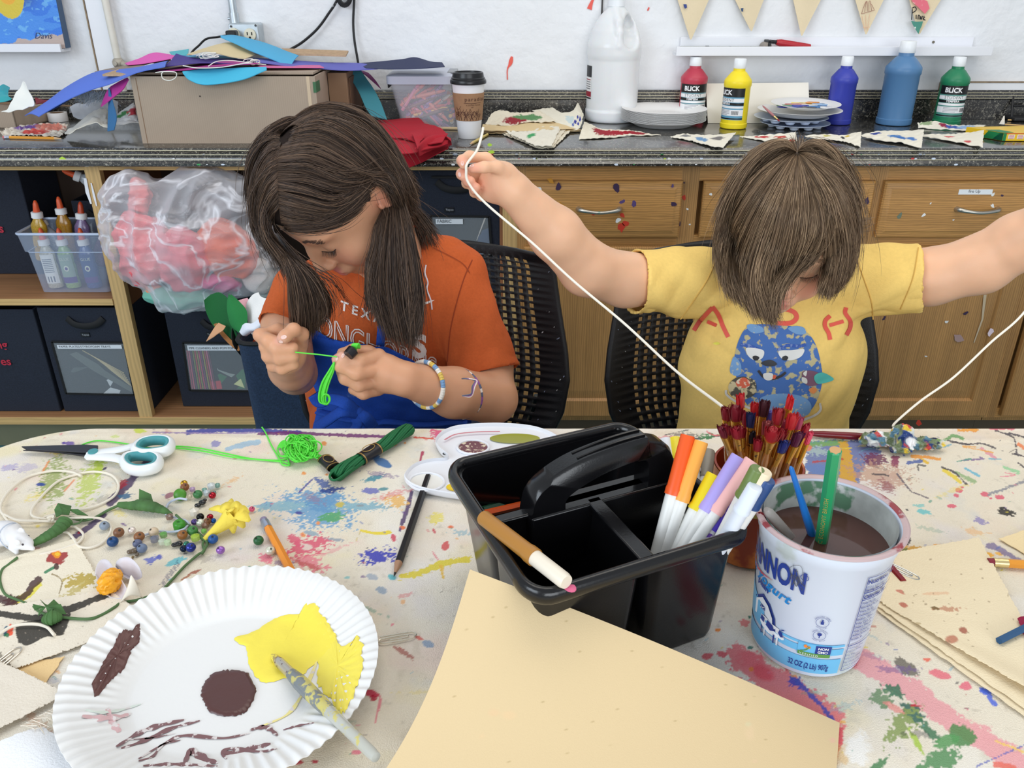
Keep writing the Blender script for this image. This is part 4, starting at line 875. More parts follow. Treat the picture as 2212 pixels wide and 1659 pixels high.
def rectj(x0,x1,z0,z1,mi,off):
 xs=lin(x0,x1,10);g.grid(np.stack([onj(np.stack([xs,xs*0+z0],1),off),onj(np.stack([xs,xs*0+z1],1),off)],1),mi)
rectj(-.05,0,.062,.150,0,.0006);rectj(-.05,0,.068,.082,1,.0009);rectj(-.05,0,.062,.066,2,.0009);rectj(-.05,0,.12,.15,2,.0009)
for k in range(5):rectj(-.046,-.004,.088+k*.006,.0905+k*.006,1 if k==4 else 3,.0009)
part(r,'label',g,[paint(235,235,235),paint(150,30,50),paint(30,30,34),paint(120,120,126)])
def flutes(R0,n=60,amp=.0012):return lambda R,Z,a:(0*R,amp*np.sin(a*n)*np.clip((R-R0)/.02,0,1))
c=K(1441,281);c[1]+=.075;c[2]=KZ
nP=14
plate_me=None
def plate_geo(R,hh,n=240,nf=60,amp=.0011,th=.0006):
 pr=[(0.001,.0012),(R*.60,.0012),(R*.64,.0018),(R*.70,.006),(R*.86,hh*.75),(R*.985,hh),(R,hh+.0002),(R,hh-.0006),(R*.985,hh-th-.0003),(R*.86,hh*.75-th),(R*.70,.0054-th),(R*.63,.0008),(R*.60,0.0003),(0.001,.0003)]
 return G().lathe(pr,(0,0,0),n,flute=lambda R_,Z,a:(0*R_,amp*np.sin(a*nf)*np.clip((R_-R*.64)/(R*.12),0,1)),cap=(0,0))
M_plate=mat('paper_plate',(236,236,235),.6,bump=.05,bscale=300)
base=None;Rk=.117
for k in range(nP):
 if base is None:
  base=solo('paper_plate','x','plate',plate_geo(Rk,.019,120),M_plate,smooth=40);o=base
 else:o=base.copy();COL.objects.link(o)
 o.location=(c[0]+RNG.uniform(-.001,.001),c[1]+RNG.uniform(-.001,.001),KZ+.0006+.0022*k);o.rotation_euler=(0,0,RNG.uniform(0,6));o['group']='clean white plates in the stack on the worktop'
 o['label']='clean white fluted paper plate in the stack before the red bottle'
o['label']='topmost clean white paper plate of the worktop stack';del o['group']
a,b=W(1524,180,y=2.49),W(1744,268,y=2.46);a2=K(1524,266)
ct=W(1524,180,y=2.512);cb=W(1744,178,y=2.512)
V=[(ct[0]+.002,2.44,KZ+.001),(cb[0],2.44,KZ+.001),(cb[0],2.4425,KZ+.001),(ct[0]+.002,2.4425,KZ+.001),(ct[0],2.508,ct[2]),(cb[0]+.002,2.508,cb[2]),(cb[0]+.002,2.5105,cb[2]),(ct[0],2.5105,ct[2])]
solo('blank_card','blank cream card leaning on the backsplash behind the yellow bottle','card',G().hexa(V),mat('card_white',(240,236,226),.6))
def bottle(name,label,uc,vb,vt,wpx,colr,lab=None,yaw=0.):
 c=K(uc,vb);c[2]=KZ+.0006;Zb=c[1]*CP+.38*SP;R=wpx/2/FPX*Zb;c[1]+=R;H=W(uc,vt,y=c[1])[2]-KZ
 r=thing(name,label,'paint bottle',c)
 capH=H*.135;b=H-capH
 prof=[(R*.9,0),(R*.98,.002),(R,.006),(R,H*.075),(R*.955,H*.083),(R*.955,b*.70),(R,b*.715),(R,b*.79),(R*.96,b*.815),(R*.55,b*.935),(R*.43,b*.955),(R*.42,b)]
 part(r,'bottle',G().lathe(prof,c,48),mat('bottle_%d_%d_%d'%colr,colr,.38,sss=.05),smooth=38)
 part(r,'cap',G().lathe([(R*.44,b),(R*.455,b+.001),(R*.43,b+capH*.96),(R*.40,b+capH),(.001,b+capH)],c,32),mat('cap_white'),smooth=50)
 if lab:
  g=G();on=lambda q,off:np.stack([c[0]+(R*.955+off)*np.cos(yaw-PI/2+q[:,0]/R),c[1]+(R*.955+off)*np.sin(yaw-PI/2+q[:,0]/R),c[2]+q[:,1]],1)
  def rect(x0,x1,z0,z1,mi,off):
   xs=lin(x0,x1,24);g.grid(np.stack([on(np.stack([xs,xs*0+z0],1),off),on(np.stack([xs,xs*0+z1],1),off)],1),mi)
  w=R*1.35;z0,z1=b*.16,b*.69;zz=lambda t:z0+(z1-z0)*t
  rect(-w,w,z0,z1,0,.0003)
  for t0,t1,mi in((.72,1,1),(.56,.68,2),(.46,.54,1),(.37,.44,2),(.13,.33,2),(.02,.06,1)):rect(-w,w,zz(t0),zz(t1),mi,.0006)
  put_text(g,'BLICK',lambda q:on(q+[-R*.93,zz(.79)],.0009),H*.098,2,bold=.0005);put_text(g,'STUDENT',lambda q:on(q+[-R*.86,zz(.585)],.0009),H*.06,3,spacing=1.15)
  put_text(g,'TEMPERA',lambda q:on(q+[-R*.7,zz(.475)],.0009),H*.048,2,bold=.0002)
  for k in range(4):rect(-R*.8,R*(.3 if k else.1),zz(.16+k*.045),zz(.175+k*.045),4,.0009)
  for k in range(9):rect(R*(.45+k*.06),R*(.48+k*.06),zz(.17),zz(.29),1,.0009)
  part(r,'label',g,[mat('label_base_%d_%d_%d'%lab,lab,.35),paint(22,22,24,.35),paint(238,238,240,.35),paint(70,72,76),paint(150,150,156)])
 return r
bottle('tempera_bottle','red tempera paint bottle with black and white label',1497,266,123,57,(190,62,82),(110,150,160),-.0)
bottle('tempera_bottle','yellow tempera paint bottle in front of the blank card',1590,281,127,58,(246,222,40),(100,160,190),-.95)
bottle('tempera_bottle','violet blue tempera paint bottle without a label',1818,272,122,56,(56,66,170))
bottle('tempera_bottle','tallest paint bottle, dusty blue, between the two others at right',1944,274,89,74,(84,128,172))
bottle('tempera_bottle','green tempera paint bottle with black and white label',2056,274,123,58,(36,128,88),(90,150,140),-.1)
c=K(1740,283);c[1]+=.06;c[2]=KZ
def wellp(R,nw=10):
 S=G().lathe([(0.001,.008),(R*.3,.008),(R*.34,.012),(R*.9,.012),(R*.97,.0145),(R,.0145),(R,.0135),(R*.97,.0125),(R*.9,.0105),(R*.34,.010),(R*.3,.0065),(.001,.0065)],(0,0,0),64,cap=(0,0))
 for k in range(nw):a=2*PI*k/nw;S.lathe([(.001,.0005),(R*.1,.0015),(R*.135,.006),(R*.15,.0118)],(R*.66*cos(a),R*.66*sin(a),0),20,cap=(0,0))
 return S
M_pal=mat('palette_plastic',(214,226,246),.3)
for k,(dx,dy,R,lab)in enumerate(((0,0,.093,'lowest round well palette of the used plate stack'),(-.012,.004,.099,'second round well palette of the used plate stack'))):
 o=solo('well_palette',lab,'palette',wellp(R),M_pal,smooth=50);o.location=(c[0]-.012+dx,c[1]+dy,KZ+.0008+.0145*k)
def blob(g,cx,cy,z,rx,ry,colr,seed,th=.0012,rot=0):
 rr_=np.random.default_rng(seed);n=22;a=lin(0,2*PI,n,endpoint=False);R=1+.16*np.sin(2*a+rr_.random()*6)+.12*np.sin(3*a+rr_.random()*6)+.08*np.sin(5*a+rr_.random()*6)
 P=np.stack([rx*R*np.cos(a),ry*R*np.sin(a)],1);P=P@arr([[cos(rot),sin(rot)],[-sin(rot),cos(rot)]]);rg=[]
 for f,dz in((1,0),(.93,th*.8),(.6,th),(.15,th*.95)):rg.append(np.column_stack([cx+P[:,0]*f,cy+P[:,1]*f,np.full(n,z+dz)]))
 X=arr(rg);X=np.concatenate([X,X[:,:1]],1);g.grid(X,0,srgb(*colr));return g
M_wet=mat('wet_paint',rough=.22,attr='col')
r=thing('paper_plate','used paper plate carrying a smaller paint covered plate','plate',(c[0],c[1],KZ+.032))
part(r,'plate',plate_geo(.112,.017,120).move((c[0]-.004,c[1]+.002,KZ+.0315)),M_plate,smooth=40)
r=thing('paper_plate','paint covered plate on top of the used plate stack','plate',(c[0]+.012,c[1]+.006,KZ+.052),(.03,0,0))
part(r,'plate',plate_geo(.092,.012,120),M_plate,smooth=40,local=True)
g=G();rr=np.random.default_rng(12)
for k,(x,y,rx,ry,cl_)in enumerate([(.005,.055,.036,.02,(244,208,40)),(-.012,.03,.03,.014,(190,30,40)),(-.05,.012,.024,.012,(40,130,70)),(-.048,-.014,.034,.012,(40,56,160)),(-.004,-.03,.028,.012,(20,24,40)),(.03,-.012,.034,.013,(40,120,190)),(.055,.02,.03,.014,(150,190,230)),(.015,.008,.022,.01,(236,232,220)),(-.015,-.004,.02,.008,(60,60,170)),(.045,-.035,.02,.01,(240,240,240)),(.03,.04,.022,.01,(240,150,50))]):
 blob(g,x,y,.0022+.0004*k,rx,ry,cl_,k,.0016)
part(r,'wet_paint',g,M_wet,local=True)
a,b=W(1684,262,y=2.27),W(1647,228,y=2.3)
def brush(name,label,a,b,handle,ferr=(196,176,120),bristle=(150,40,50),rh=.003,Lf=.02,Lb=.014,group=None,cat='paintbrush',flat=1,rough=.2,trans=0):
 a,b=arr(a,float),arr(b,float);L=norm(b-a);d=(b-a)/L;r=thing(name,label,cat,tuple(a),group=group)
 part(r,'bristles',G().lathe([(rh*.25,0),(rh*.75,Lb*.35),(rh*.8,Lb)],a,10,axis=d),mat('bristle_%d_%d_%d'%bristle,bristle,.6))
 part(r,'ferrule',G().lathe([(rh*.85,Lb),(rh*.95,Lb+.002),(rh,Lb+Lf)],a,12,axis=d),mat('brass_%d_%d_%d'%ferr,ferr,.25,.85))
 part(r,'handle',G().lathe([(rh*.95,Lb+Lf),(rh*1.25,Lb+Lf+(L-Lb-Lf)*.2),(rh*.9,Lb+Lf+(L-Lb-Lf)*.7),(rh*.6,L-.003),(rh*.25,L)],a,12,axis=d),mat('handle_%d_%d_%d_%d'%(*handle,trans*10),handle,rough,trans=trans))
 return r
brush('paintbrush','small brush with pinkish handle sticking out of the used plates',a,b,(170,110,110),rh=.0028,Lf=.012,Lb=.008)
a,b=K(2160,305),K(2085,288)
r=thing('crayon_box','yellow and green crayon box lying at the right end','crayon box',a)
p0=K(2164,306);p1=p0+[.16,-.002,0];q0=K(2084,292);e=arr([0,0,.019]);p0[2]=p1[2]=q0[2]=KZ+.002
q1=q0+[.2,.02,0]
part(r,'carton',G().hexa([p0,p1,q1,q0,p0+e,p1+e,q1+e,q0+e]),mat('carton_yellow',(240,196,40),.35))
g=G();ee=arr([0,-.0006,.0]);
def fr(s,t):return p0+(p1-p0)*s+e*t+ee
def sd(s,t):n=np.cross(p0-q0,(0,0,1));n=n/norm(n)*.0006;return q0+(p0-q0)*s+e*t+n
g.add([fr(0,0),fr(.05,0),fr(.05,1),fr(0,1)],[(0,1,2,3)],1);g.add([sd(.48,0.02),sd(1,0.02),sd(1,.98),sd(.6,.98)],[(0,1,2,3)],1);g.add([sd(.75,.02),sd(1,.02),sd(1,.98),sd(.9,.98)],[(0,1,2,3)],2)
g.add([fr(.03,.9),fr(1,.9),fr(1,.97),fr(.03,.97)],[(0,1,2,3)],3)
for k in range(3):g.add([fr(.08+k*.14,.25),fr(.18+k*.14,.25),fr(.18+k*.14,.8),fr(.08+k*.14,.8)],[(0,1,2,3)],4)
for k in range(3):
 for j in range(3):g.add([fr(.09+k*.14,.32+j*.16)+ee,fr(.17+k*.14,.32+j*.16)+ee,fr(.17+k*.14,.38+j*.16)+ee,fr(.09+k*.14,.38+j*.16)+ee],[(0,1,2,3)],3)
tp=arr([0,0,.0006]);A_,B_=q0+e+tp,p0+e+tp;g.add([A_+(B_-A_)*.5,A_+(B_-A_)*1,A_+(B_-A_)*1+[.03,.008,0],A_+(B_-A_)*.55+[.035,.006,0]],[(0,1,2,3)],1)
part(r,'printing',g,[paint(240,196,40),paint(28,128,74),paint(20,92,90),paint(200,40,40),paint(240,238,232)])
solo('paper_flap','small white paper scrap curling up behind the crayon box','paper',G().grid(loft([(2158,268,2.3),(2164,258,2.3),(2168,250,2.3)],[(2170,269,2.3),(2170,262,2.3),(2170,250,2.3)],10,5),th=.0006),paint(238,234,226))
for k,(u0,v0,u1,v1)in enumerate(((2176,262,2212,264),(2170,272,2230,276))):
 solo('craft_stick',['thin wooden stick lying behind the crayon box','second thin wooden stick resting nearer the crayon box'][k],'craft stick',G().cyl(K(u0,v0)+[0,0,.004],K(u1,v1)+[0,0,.004],.0022,n=8),paint(210,170,110))
g=G();a0=K(2178,262)
r=thing('wire_rack','black metal rack standing at the right end of the worktop','rack',a0)
part(r,'base',G().box((a0[0]+.005,a0[1]-.02,KZ+.001),(a0[0]+.3,a0[1]+.12,KZ+.012)),paint(26,26,28),bev=.004)
for dx in(0,.1):part(r,'upright',G().tube(sm([a0+[.012+dx,.01,.01],a0+[.016+dx,.03,.05],a0+[.022+dx,.06,.088],a0+[.03+dx,.07,.093]],14),.004,8),paint(26,26,28))
part(r,'crossbar',G().cyl(a0+[.02,.068,.09],a0+[.3,.07,.085],.004,n=8).cyl(a0+[.014,.02,.04],a0+[.3,.02,.04],.003,n=8),paint(26,26,28))
# ================================================================ things on the shelves
M_bin=mat('navy_weave',(34,40,54),.85,var=.25,vscale=300,bump=.4,bscale=500,wave=(160,.6,'Z',.15))
M_strap=mat('black_strap',(18,18,20),.7)
M_win=mat('clear_window',(225,235,240),.12,alpha=.22,spec=.8)
def fbin(name,label,x0,x1,y,z0,z1,depth=.28,x0b=None,x1b=None,cat='storage bin'):
 r=thing(name,label,cat,((x0+x1)/2,y+depth/2,z0));x0b=x0 if x0b is None else x0b;x1b=x1 if x1b is None else x1b;t=.004
 g=G();Pb=[(x0b,y),(x1b,y),(x1b,y+depth),(x0b,y+depth)];Pt=[(x0,y-.004),(x1,y-.004),(x1,y+depth),(x0,y+depth)]
 cx,cy=(x0+x1)/2,y+depth/2
 inn=lambda P,k=.006:[(p[0]+math.copysign(k,cx-p[0]),p[1]+math.copysign(k,cy-p[1]))for p in P]
 R=[[(*p,z0)for p in Pb],[(*p,z1)for p in Pt],[(*p,z1)for p in inn(Pt)],[(*p,z0+.006)for p in inn(Pb)]]
 rings(g,R,(1,1));part(r,'body',g,M_bin,smooth=20,bev=.004)
 g=G().tube(sm([(cx-.05,y-.006,z1-.03),(cx-.03,y-.012,z1-.045),(cx,y-.015,z1-.05),(cx+.03,y-.012,z1-.045),(cx+.05,y-.006,z1-.03)],24),.009,8,flat=.25,up=(0,1,0));part(r,'handle',g,M_strap);return r
def binlabel(r,cu,cv,y,txt='Tatyoo'):
 c=W(cu,cv,y=y);g=G().box(c+[-.012,-.0012,-.0065],c+[.012,0,.0065]);o=part(r,'brand_tag',g,paint(20,22,28))
 g=G();put_text(g,txt,lambda q:arr([(c[0]-.0085+x,c[1]-.0016,c[2]-.002+yy)for x,yy in q]),.007);part(o,'lettering',g,paint(190,194,200))
def window(r,quad,strip,txt,y,size):
 P=[W(u,v,y=y)for u,v in quad];part(r,'window',G().add(P,[(0,1,2,3)]),M_win)
 g=G();fr_=[]
 for i in range(4):g.strip([P[i]-[0,.001,0],P[(i+1)%4]-[0,.001,0]],.006,(0,-1,0),th=.001)
 part(r,'window_binding',g,M_strap)
 a,b=W(*strip[:2],y=y-.002),W(*strip[2:],y=y-.002);o=part(r,'name_strip',G().box((a[0],y-.0028,b[2]),(b[0],y-.0018,a[2])),paint(226,232,238))
 g=G();put_text(g,txt,lambda q:arr([(a[0]+.004+x,y-.0034,b[2]+(a[2]-b[2])*.28+yy)for x,yy in q]),size);part(o,'lettering',g,paint(70,74,80))
def redtext(r,s,u,v,y,size,font=0):
 c=W(u,v,y=y);g=G();put_text(g,s,lambda q:arr([(c[0]+x,y-.0012,c[2]+yy)for x,yy in q]),size,bold=size*.02,align='RIGHT');part(r,'red_lettering',g,paint(186,40,62))
zA,zB=s1t+.001,s2t+.001
yb=2.13
def bx(u,v,y=yb):return W(u,v,y=y)[0]
def bz(v,y=yb):return W(1106,v,y=y)[2]
b1=fbin('fabric_bin','black fabric bin on the upper left shelf with red lettering cut off',bx(68,480,2.3)-.33,bx(68,480,2.3),2.3,zA,.80,.19);redtext(b1,'s',10,502,2.295,.036)
b2=fbin('fabric_bin','black fabric bin with red lettering on the lower left shelf',bx(97,760)-.33,bx(97,760),yb,zB,.44);redtext(b2,'ng',18,752,yb-.005,.034);redtext(b2,'es',26,788,yb-.005,.034)
x0=bx(105,760);b3=fbin('fabric_bin','black fabric bin with clear window labelled paper plates',x0,x0+.255,yb,zB,.445);binlabel(b3,184,723,yb-.005)
window(b3,[(143,850),(291,853),(268,740),(112,738)],(123,745,264,753),'PAPER PLATES/STYROFOAM TRAYS',yb-.006,.0092)
x0=bx(376,780,2.16);b4=fbin('fabric_bin','black fabric bin of pipe cleaners under the plastic bag',x0,x0+.30,2.16,zB,.425);binlabel(b4,455,722,2.155)
window(b4,[(410,843),(560,845),(548,742),(395,740)],(404,746,545,757),'PIPE CLEANERS AND POM POMS',2.154,.0092)
part(r_:=bpy.data.objects['open_shelf_unit'],'post',G().box((-.519,FY-.001,s2b),(-.481,FY+.02,.8372)),M_pinev,bev=.001)
part(r_,'shelf',G().box((-.482,FY,s1b),(-.023,2.5,s1t)),M_pinein,bev=.001)
x0=bx(896,480,2.14);b5=fbin('fabric_bin','black fabric bin labelled fabric behind the left chair',x0,-.03,2.14,zA,.815);binlabel(b5,970,453,2.135)
window(b5,[(928,552),(1062,552),(1056,468),(930,466)],(941,473,1000,484),'FABRIC',2.134,.0115)
part(b5,'handle_strip',G().box((x0+.05,2.125,.795),(x0+.16,2.134,.800)),M_strap)
def scrap(name,label,cat,P,y,colr,th=.003,group=None,rough=.7):
 P=[W(u,v,y=y+random.uniform(0,.003))for u,v in P];return solo(name,label,cat,G().poly(P,th,n=(0,-1,0)),mat('%s_%d_%d_%d'%(name,*colr),colr,rough,bump=.3,bscale=120),group=group)
for k,(P,c_,l_)in enumerate((([(138,818),(180,800),(200,828),(205,846),(148,845)],(236,238,242),'white folded styrofoam piece behind the bin window'),([(215,830),(240,815),(262,838),(258,850),(215,850)],(200,206,210),'grey white foam scrap at the bottom of the bin window'),([(150,765),(180,755),(235,790),(285,830),(285,848),(200,800)],(84,92,92),'dark crinkled wrapping behind the bin window'),([(125,757),(170,757),(200,790),(160,805),(138,800)],(64,74,78),'dark plastic film at the left of the bin window'))):
 scrap('foam_scrap',l_,'scrap',P,yb-.001-.0008*k,c_,.001)
for k in range(7):
 a_,b_=W(178+k*5,757+k*3,y=yb-.0045),W(268+k*3,806+k*5,y=yb-.0045);o=solo('wooden_skewer','pale wooden skewer slanting behind the window of the paper plate bin','skewer',G().cyl(a_,b_,.0012,n=6),paint(196,180,140),group='skewers behind the bin window')
pc=[(170,50,90),(200,80,120),(90,40,90),(120,130,50),(190,60,60),(150,140,70),(196,60,110),(120,50,110),(160,150,70),(180,70,60),(210,100,140),(110,60,90)]
for k in range(12):
 a_,b_=W(404+k*4.2,757,y=2.157),W(416+k*4.6,840,y=2.157);solo('pipe_cleaner','%s pipe cleaner standing in a bunch behind the window'%['crimson','rose','plum','olive','red','khaki','raspberry','violet','moss','brick','pink','mauve'][k],'pipe cleaner',G().cyl(a_,b_,.0021,n=6),mat('chenille_%d'%k,pc[k],.9))
for k,(P,c_,l_)in enumerate((([(460,760),(500,765),(520,800),(500,815),(470,800)],(150,160,156),'crinkled clear packet behind the pipe cleaner window'),([(470,810),(500,790),(530,800),(530,840),(480,838)],(40,110,70),'green tinsel bunch behind the pipe cleaner window'),([(455,825),(476,822),(480,840),(458,842)],(190,50,70),'small red box behind the pipe cleaner window'),([(505,830),(520,818),(528,838)],(220,224,160),'pale yellow scrap behind the pipe cleaner window'))):
 scrap('craft_scrap',l_,'scrap',P,2.158-.0006*k,c_,.001)
for k,(P,c_,l_)in enumerate((([(930,486),(950,486),(956,540),(930,540)],(150,40,60),'red fabric behind the fabric bin window'),([(950,490),(1000,486),(1010,540),(960,545)],(196,190,176),'cream fabric behind the fabric bin window'),([(990,480),(1030,472),(1040,540),(1000,545)],(110,130,120),'sage fabric behind the fabric bin window'),([(1010,476),(1050,470),(1030,520)],(206,200,192),'pale fabric corner behind the fabric bin window'),([(1034,500),(1058,492),(1058,548),(1030,548)],(44,70,110),'blue denim behind the fabric bin window'))):
 scrap('fabric_piece',l_,'fabric',P,2.139-.0007*k,c_,.001)
y0=2.145;A,B,C_,D=W(25,506,y=y0-.02),W(60,545,y=y0-.01),W(88,621,y=y0),None
zR,zS,z0=A[2],B[2],zA;xl0,xl1,xl2=A[0],B[0],C_[0];xr0=PXs+.10;dep=.13
xr1,xr2=xr0-.02,xr0-.05
dep=.13;r=thing('clear_bin','clear plastic bin of glue bottles on the upper left shelf','storage bin',((xl2+xr2)/2,y0+.07,z0))
xr0=PXs-.016;xr1,xr2=xr0-.012,xr0-.03
R0,R1=frust(xl2,xr2,y0,y0+dep-.02,z0+.001,xl1-.004,xr1,y0-.01,y0+dep,zS,.012);_,R2=frust(xl2,xr2,y0,y0+dep,z0,xl1-.01,xr1+.003,y0-.014,y0+dep+.002,zS+.002,.012)
_,R3=frust(xl2,xr2,y0,y0+dep,z0,xl0+.008,xr0,y0-.02,y0+dep+.008,zR,.012)
part(r,'tub',rings(G(),[R0,R1,R2,R3],(1,0)),mat('clear_blue_plastic',(196,212,240),.12,alpha=.30,spec=.8),smooth=40)
g=G();ring=arr(R3);g.tube(ring,.0035,8,closed=True);part(r,'rim',g,mat('rim_plastic',(206,220,244),.2,alpha=.8))
g=G().tube(arr(R1),.0012,6,closed=True);part(r,'ridge',g,mat('rim_plastic'))
def glue(loc,rot,colr,label,lab=None,capc=(226,92,50)):
 o=thing('glue_bottle',label,'glue bottle',loc,rot);w=.021
 prof=[(w*.9,0),(w,.003),(w,.02),(w*.92,.032),(w,.045),(w,.06),(w*.88,.072),(w,.085),(w*.96,.098),(w*.6,.112),(.011,.116),(.011,.12)]
 g=G().lathe(prof,(0,0,0),28);g.xf(lambda V:V*[1,.62,1]);part(o,'bottle',g,mat('glue_%d_%d_%d'%colr,colr,.2,var=.3,vscale=300,spec=.8),local=True,smooth=60)
 part(o,'collar',G().lathe([(.0145,.118),(.0145,.132),(.012,.134),(.001,.134)],(0,0,0),24),paint(236,236,236),local=True)
 part(o,'nozzle',G().lathe([(.0085,.134),(.0075,.145),(.0065,.155),(.0035,.163),(.0008,.165)],(0,0,0),20),mat('nozzle_%d_%d_%d'%capc,capc,.35),local=True)
 if lab:
  g=G();xs=lin(-1.0,1.0,12)
  def f(z,off):
   return np.stack([(w+off)*np.sin(xs),-(w+off)*.62*np.cos(xs)-off,xs*0+z],1)
  g.grid(np.stack([f(.014,.0006),f(.094,.0006)],1),0)
  if lab=='back':
   for k in range(8):g.grid(np.stack([f(.045+k*.005,.001),f(.047+k*.005,.001)],1)[2:-2],1)
   for k in range(2,9):g.grid(np.stack([f(.018,.001),f(.034,.001)],1)[k:k+2]*[1,1,1]-[0,0,0],k%2)
   ms=[paint(232,232,228),paint(120,124,130)]
  else:
   g.grid(np.stack([f(.016,.001),f(.032,.001)],1),1)
   put_text(g,"GLUE",lambda q:np.stack([(w+.0016)*np.sin(q[:,0]/w),-(w+.0016)*.62*np.cos(q[:,0]/w)-.0016,q[:,1]+.078],1),.011,2,align='CENTER')
   g.sphere((0,-w*.62-.0012,.056),(.0075,.0008,.0085),12,mi=2);g.sphere((0,-w*.62-.002,.056),(.004,.0006,.0045),12,mi=1)
   ms=[mat('slab_%d_%d_%d'%lab,lab,.3),paint(90,60,130),paint(214,220,200)]
  part(o,'label',g,ms,local=True,smooth=60)
 return o
def gp(u,v,y,dz=0):q=W(u,v,y=y);return(q[0],q[1],q[2])
fz=z0+.004
for u,lab,colr,l_ in((122,'back',(196,190,168),'clear glue bottle with a white back label at the front of the clear bin'),(160,(150,170,150),(150,180,110),'green slime glue bottle in the middle of the front row'),(205,(60,80,130),(70,90,150),'blue purple glue bottle next to the shelf post')):
 p=W(u,612,y=2.18);glue((p[0],2.178,fz),(-.04,-.06,0),colr,l_,lab)
glue((W(88,570,y=2.18)[0],2.20,z0+.075),(0,.10,0),(190,150,40),'gold glitter glue bottle leaning at the left end of the clear bin')
glue((W(150,560,y=2.22)[0],2.23,z0+.075),(-.05,.0,0),(170,120,30),'amber glitter glue bottle standing tall behind the front row')
glue((W(176,560,y=2.21)[0],2.225,z0+.062),(-.1,.1,0),(120,100,140),'violet glue bottle with a dark nozzle tip behind the front row',None,(190,70,40))
glue((W(180,470,y=2.21)[0],2.225,z0+.055),(0,.5,.2),(130,90,120),'purple glitter glue bottle lying slanted on the others')
glue((W(128,520,y=2.21)[0],2.225,z0+.05),(0,-.35,0),(180,186,196),'pale glue bottle leaning left in the middle of the clear bin')
glue((PXs-.05,2.36,.70),(0,-1.1,.3),(200,206,214),'glue bottle lying on its side on top of the bin behind')
b6=fbin('fabric_bin','black fabric bin hidden deep behind the glue bottles',PXs-.20,PXs-.02,2.345,zA,.685,.13)
def film():
 m=bpy.data.materials.new('bag_film');m.use_nodes=True;N=m.node_tree.nodes;L=m.node_tree.links;b=N['Principled BSDF']
 b.inputs['Base Color'].default_value=(*srgb(235,234,240),1);b.inputs['Roughness'].default_value=.2;b.inputs['Specular IOR Level'].default_value=.7
 tc=N.new('ShaderNodeTexCoord');n=N.new('ShaderNodeTexNoise');n.inputs['Scale'].default_value=6.5;n.inputs['Detail'].default_value=3.5;n.inputs['Distortion'].default_value=1.2;L.new(tc.outputs['Object'],n.inputs[0])
 a=N.new('ShaderNodeMath');a.operation='SUBTRACT';a.inputs[1].default_value=.5;L.new(n.outputs['Fac'],a.inputs[0]);c=N.new('ShaderNodeMath');c.operation='ABSOLUTE';L.new(a.outputs[0],c.inputs[0])
 r=N.new('ShaderNodeMapRange');r.inputs[1].default_value=0;r.inputs[2].default_value=.03;r.inputs[3].default_value=.68;r.inputs[4].default_value=.26;L.new(c.outputs[0],r.inputs[0])
 lw=N.new('ShaderNodeLayerWeight');lw.inputs[0].default_value=.45;ad=N.new('ShaderNodeMath');ad.operation='MULTIPLY_ADD';L.new(lw.outputs['Facing'],ad.inputs[0]);ad.inputs[1].default_value=.5;L.new(r.outputs[0],ad.inputs[2]);ad.use_clamp=True
 L.new(ad.outputs[0],b.inputs['Alpha']);bp=N.new('ShaderNodeBump');bp.inputs['Strength'].default_value=1;bp.inputs['Distance'].default_value=.006;L.new(c.outputs[0],bp.inputs['Height']);L.new(bp.outputs[0],b.inputs['Normal']);return m
M_film=film()
bc=W(405,540,y=2.03)
def blobm(ells,lo,hi,h,seed,amp,freq,k=.03):
 S=SDF(lo,hi,h)
 for c,r_ in ells:S.ell(c,r_,k=k)
 V,F=S.mesh();N_=vnormals(V,F);d=np.abs(vnoise(V,freq,seed))*amp+np.abs(vnoise(V,freq*2.1,seed+1))*amp*.5;return V-N_*d[:,None],F
E1=[((bc[0]-.03,2.06,bc[2]-.0),(.19,.12,.15)),((bc[0]-.13,2.06,bc[2]+.12),(.075,.07,.085)),((bc[0]+.055,2.09,bc[2]+.10),(.15,.10,.105)),((bc[0]-.165,2.05,bc[2]+.03),(.06,.07,.10)),((bc[0]+.11,2.08,bc[2]-.03),(.12,.10,.12)),((bc[0]-.03,2.07,bc[2]-.13),(.12,.09,.06))]
zlim=.834
V,F=blobm(E1,(bc[0]-.32,1.86,bc[2]-.28),(bc[0]+.30,2.28,bc[2]+.26),.005,4,.020,8)
V[:,2]=np.minimum(V[:,2],zlim-.002);solo('plastic_bag','big translucent plastic bag stuffed with coloured paper bulging from the shelf','bag',G().add(V,F),M_film,smooth=True)
def crump(name,label,c,r_,colr,seed,amp=.02):
 c=arr(c);r_=arr(r_);V,F=blobm([(c,r_)],c-r_-.02,c+r_+.02,.0055,seed,amp,11,.01)
 return solo(name,label,'paper',G().add(V,F),mat('tissue_%d_%d_%d'%colr,colr,.8),smooth=True)
w_=lambda u,v,y:W(u,v,y=y+.022)
crump('crumpled_paper','coral pink paper crumpled at the left inside the bag',w_(312,540,2.03),(.082,.055,.11),(250,116,122),1)
crump('crumpled_paper','pink paper rising to the top left inside the bag',w_(300,435,2.05),(.05,.04,.07),(246,130,130),2)
crump('crumpled_paper','rose pink paper in the middle of the bag',w_(395,560,2.02),(.075,.055,.10),(238,110,124),3)
crump('crumpled_paper','orange paper crumpled at the right inside the bag',w_(492,540,2.04),(.085,.055,.09),(250,104,46),4)
crump('crumpled_paper','magenta pink paper scrap low inside the bag',w_(480,612,2.03),(.06,.03,.03),(230,90,160),5,.01)
crump('crumpled_paper','pale green paper filling the bottom of the bag',w_(385,640,2.03),(.10,.05,.038),(120,190,170),6,.01)
crump('crumpled_paper','orange square paper corner at the lower left in the bag',w_(335,628,2.02),(.028,.02,.02),(250,150,110),7,.006)
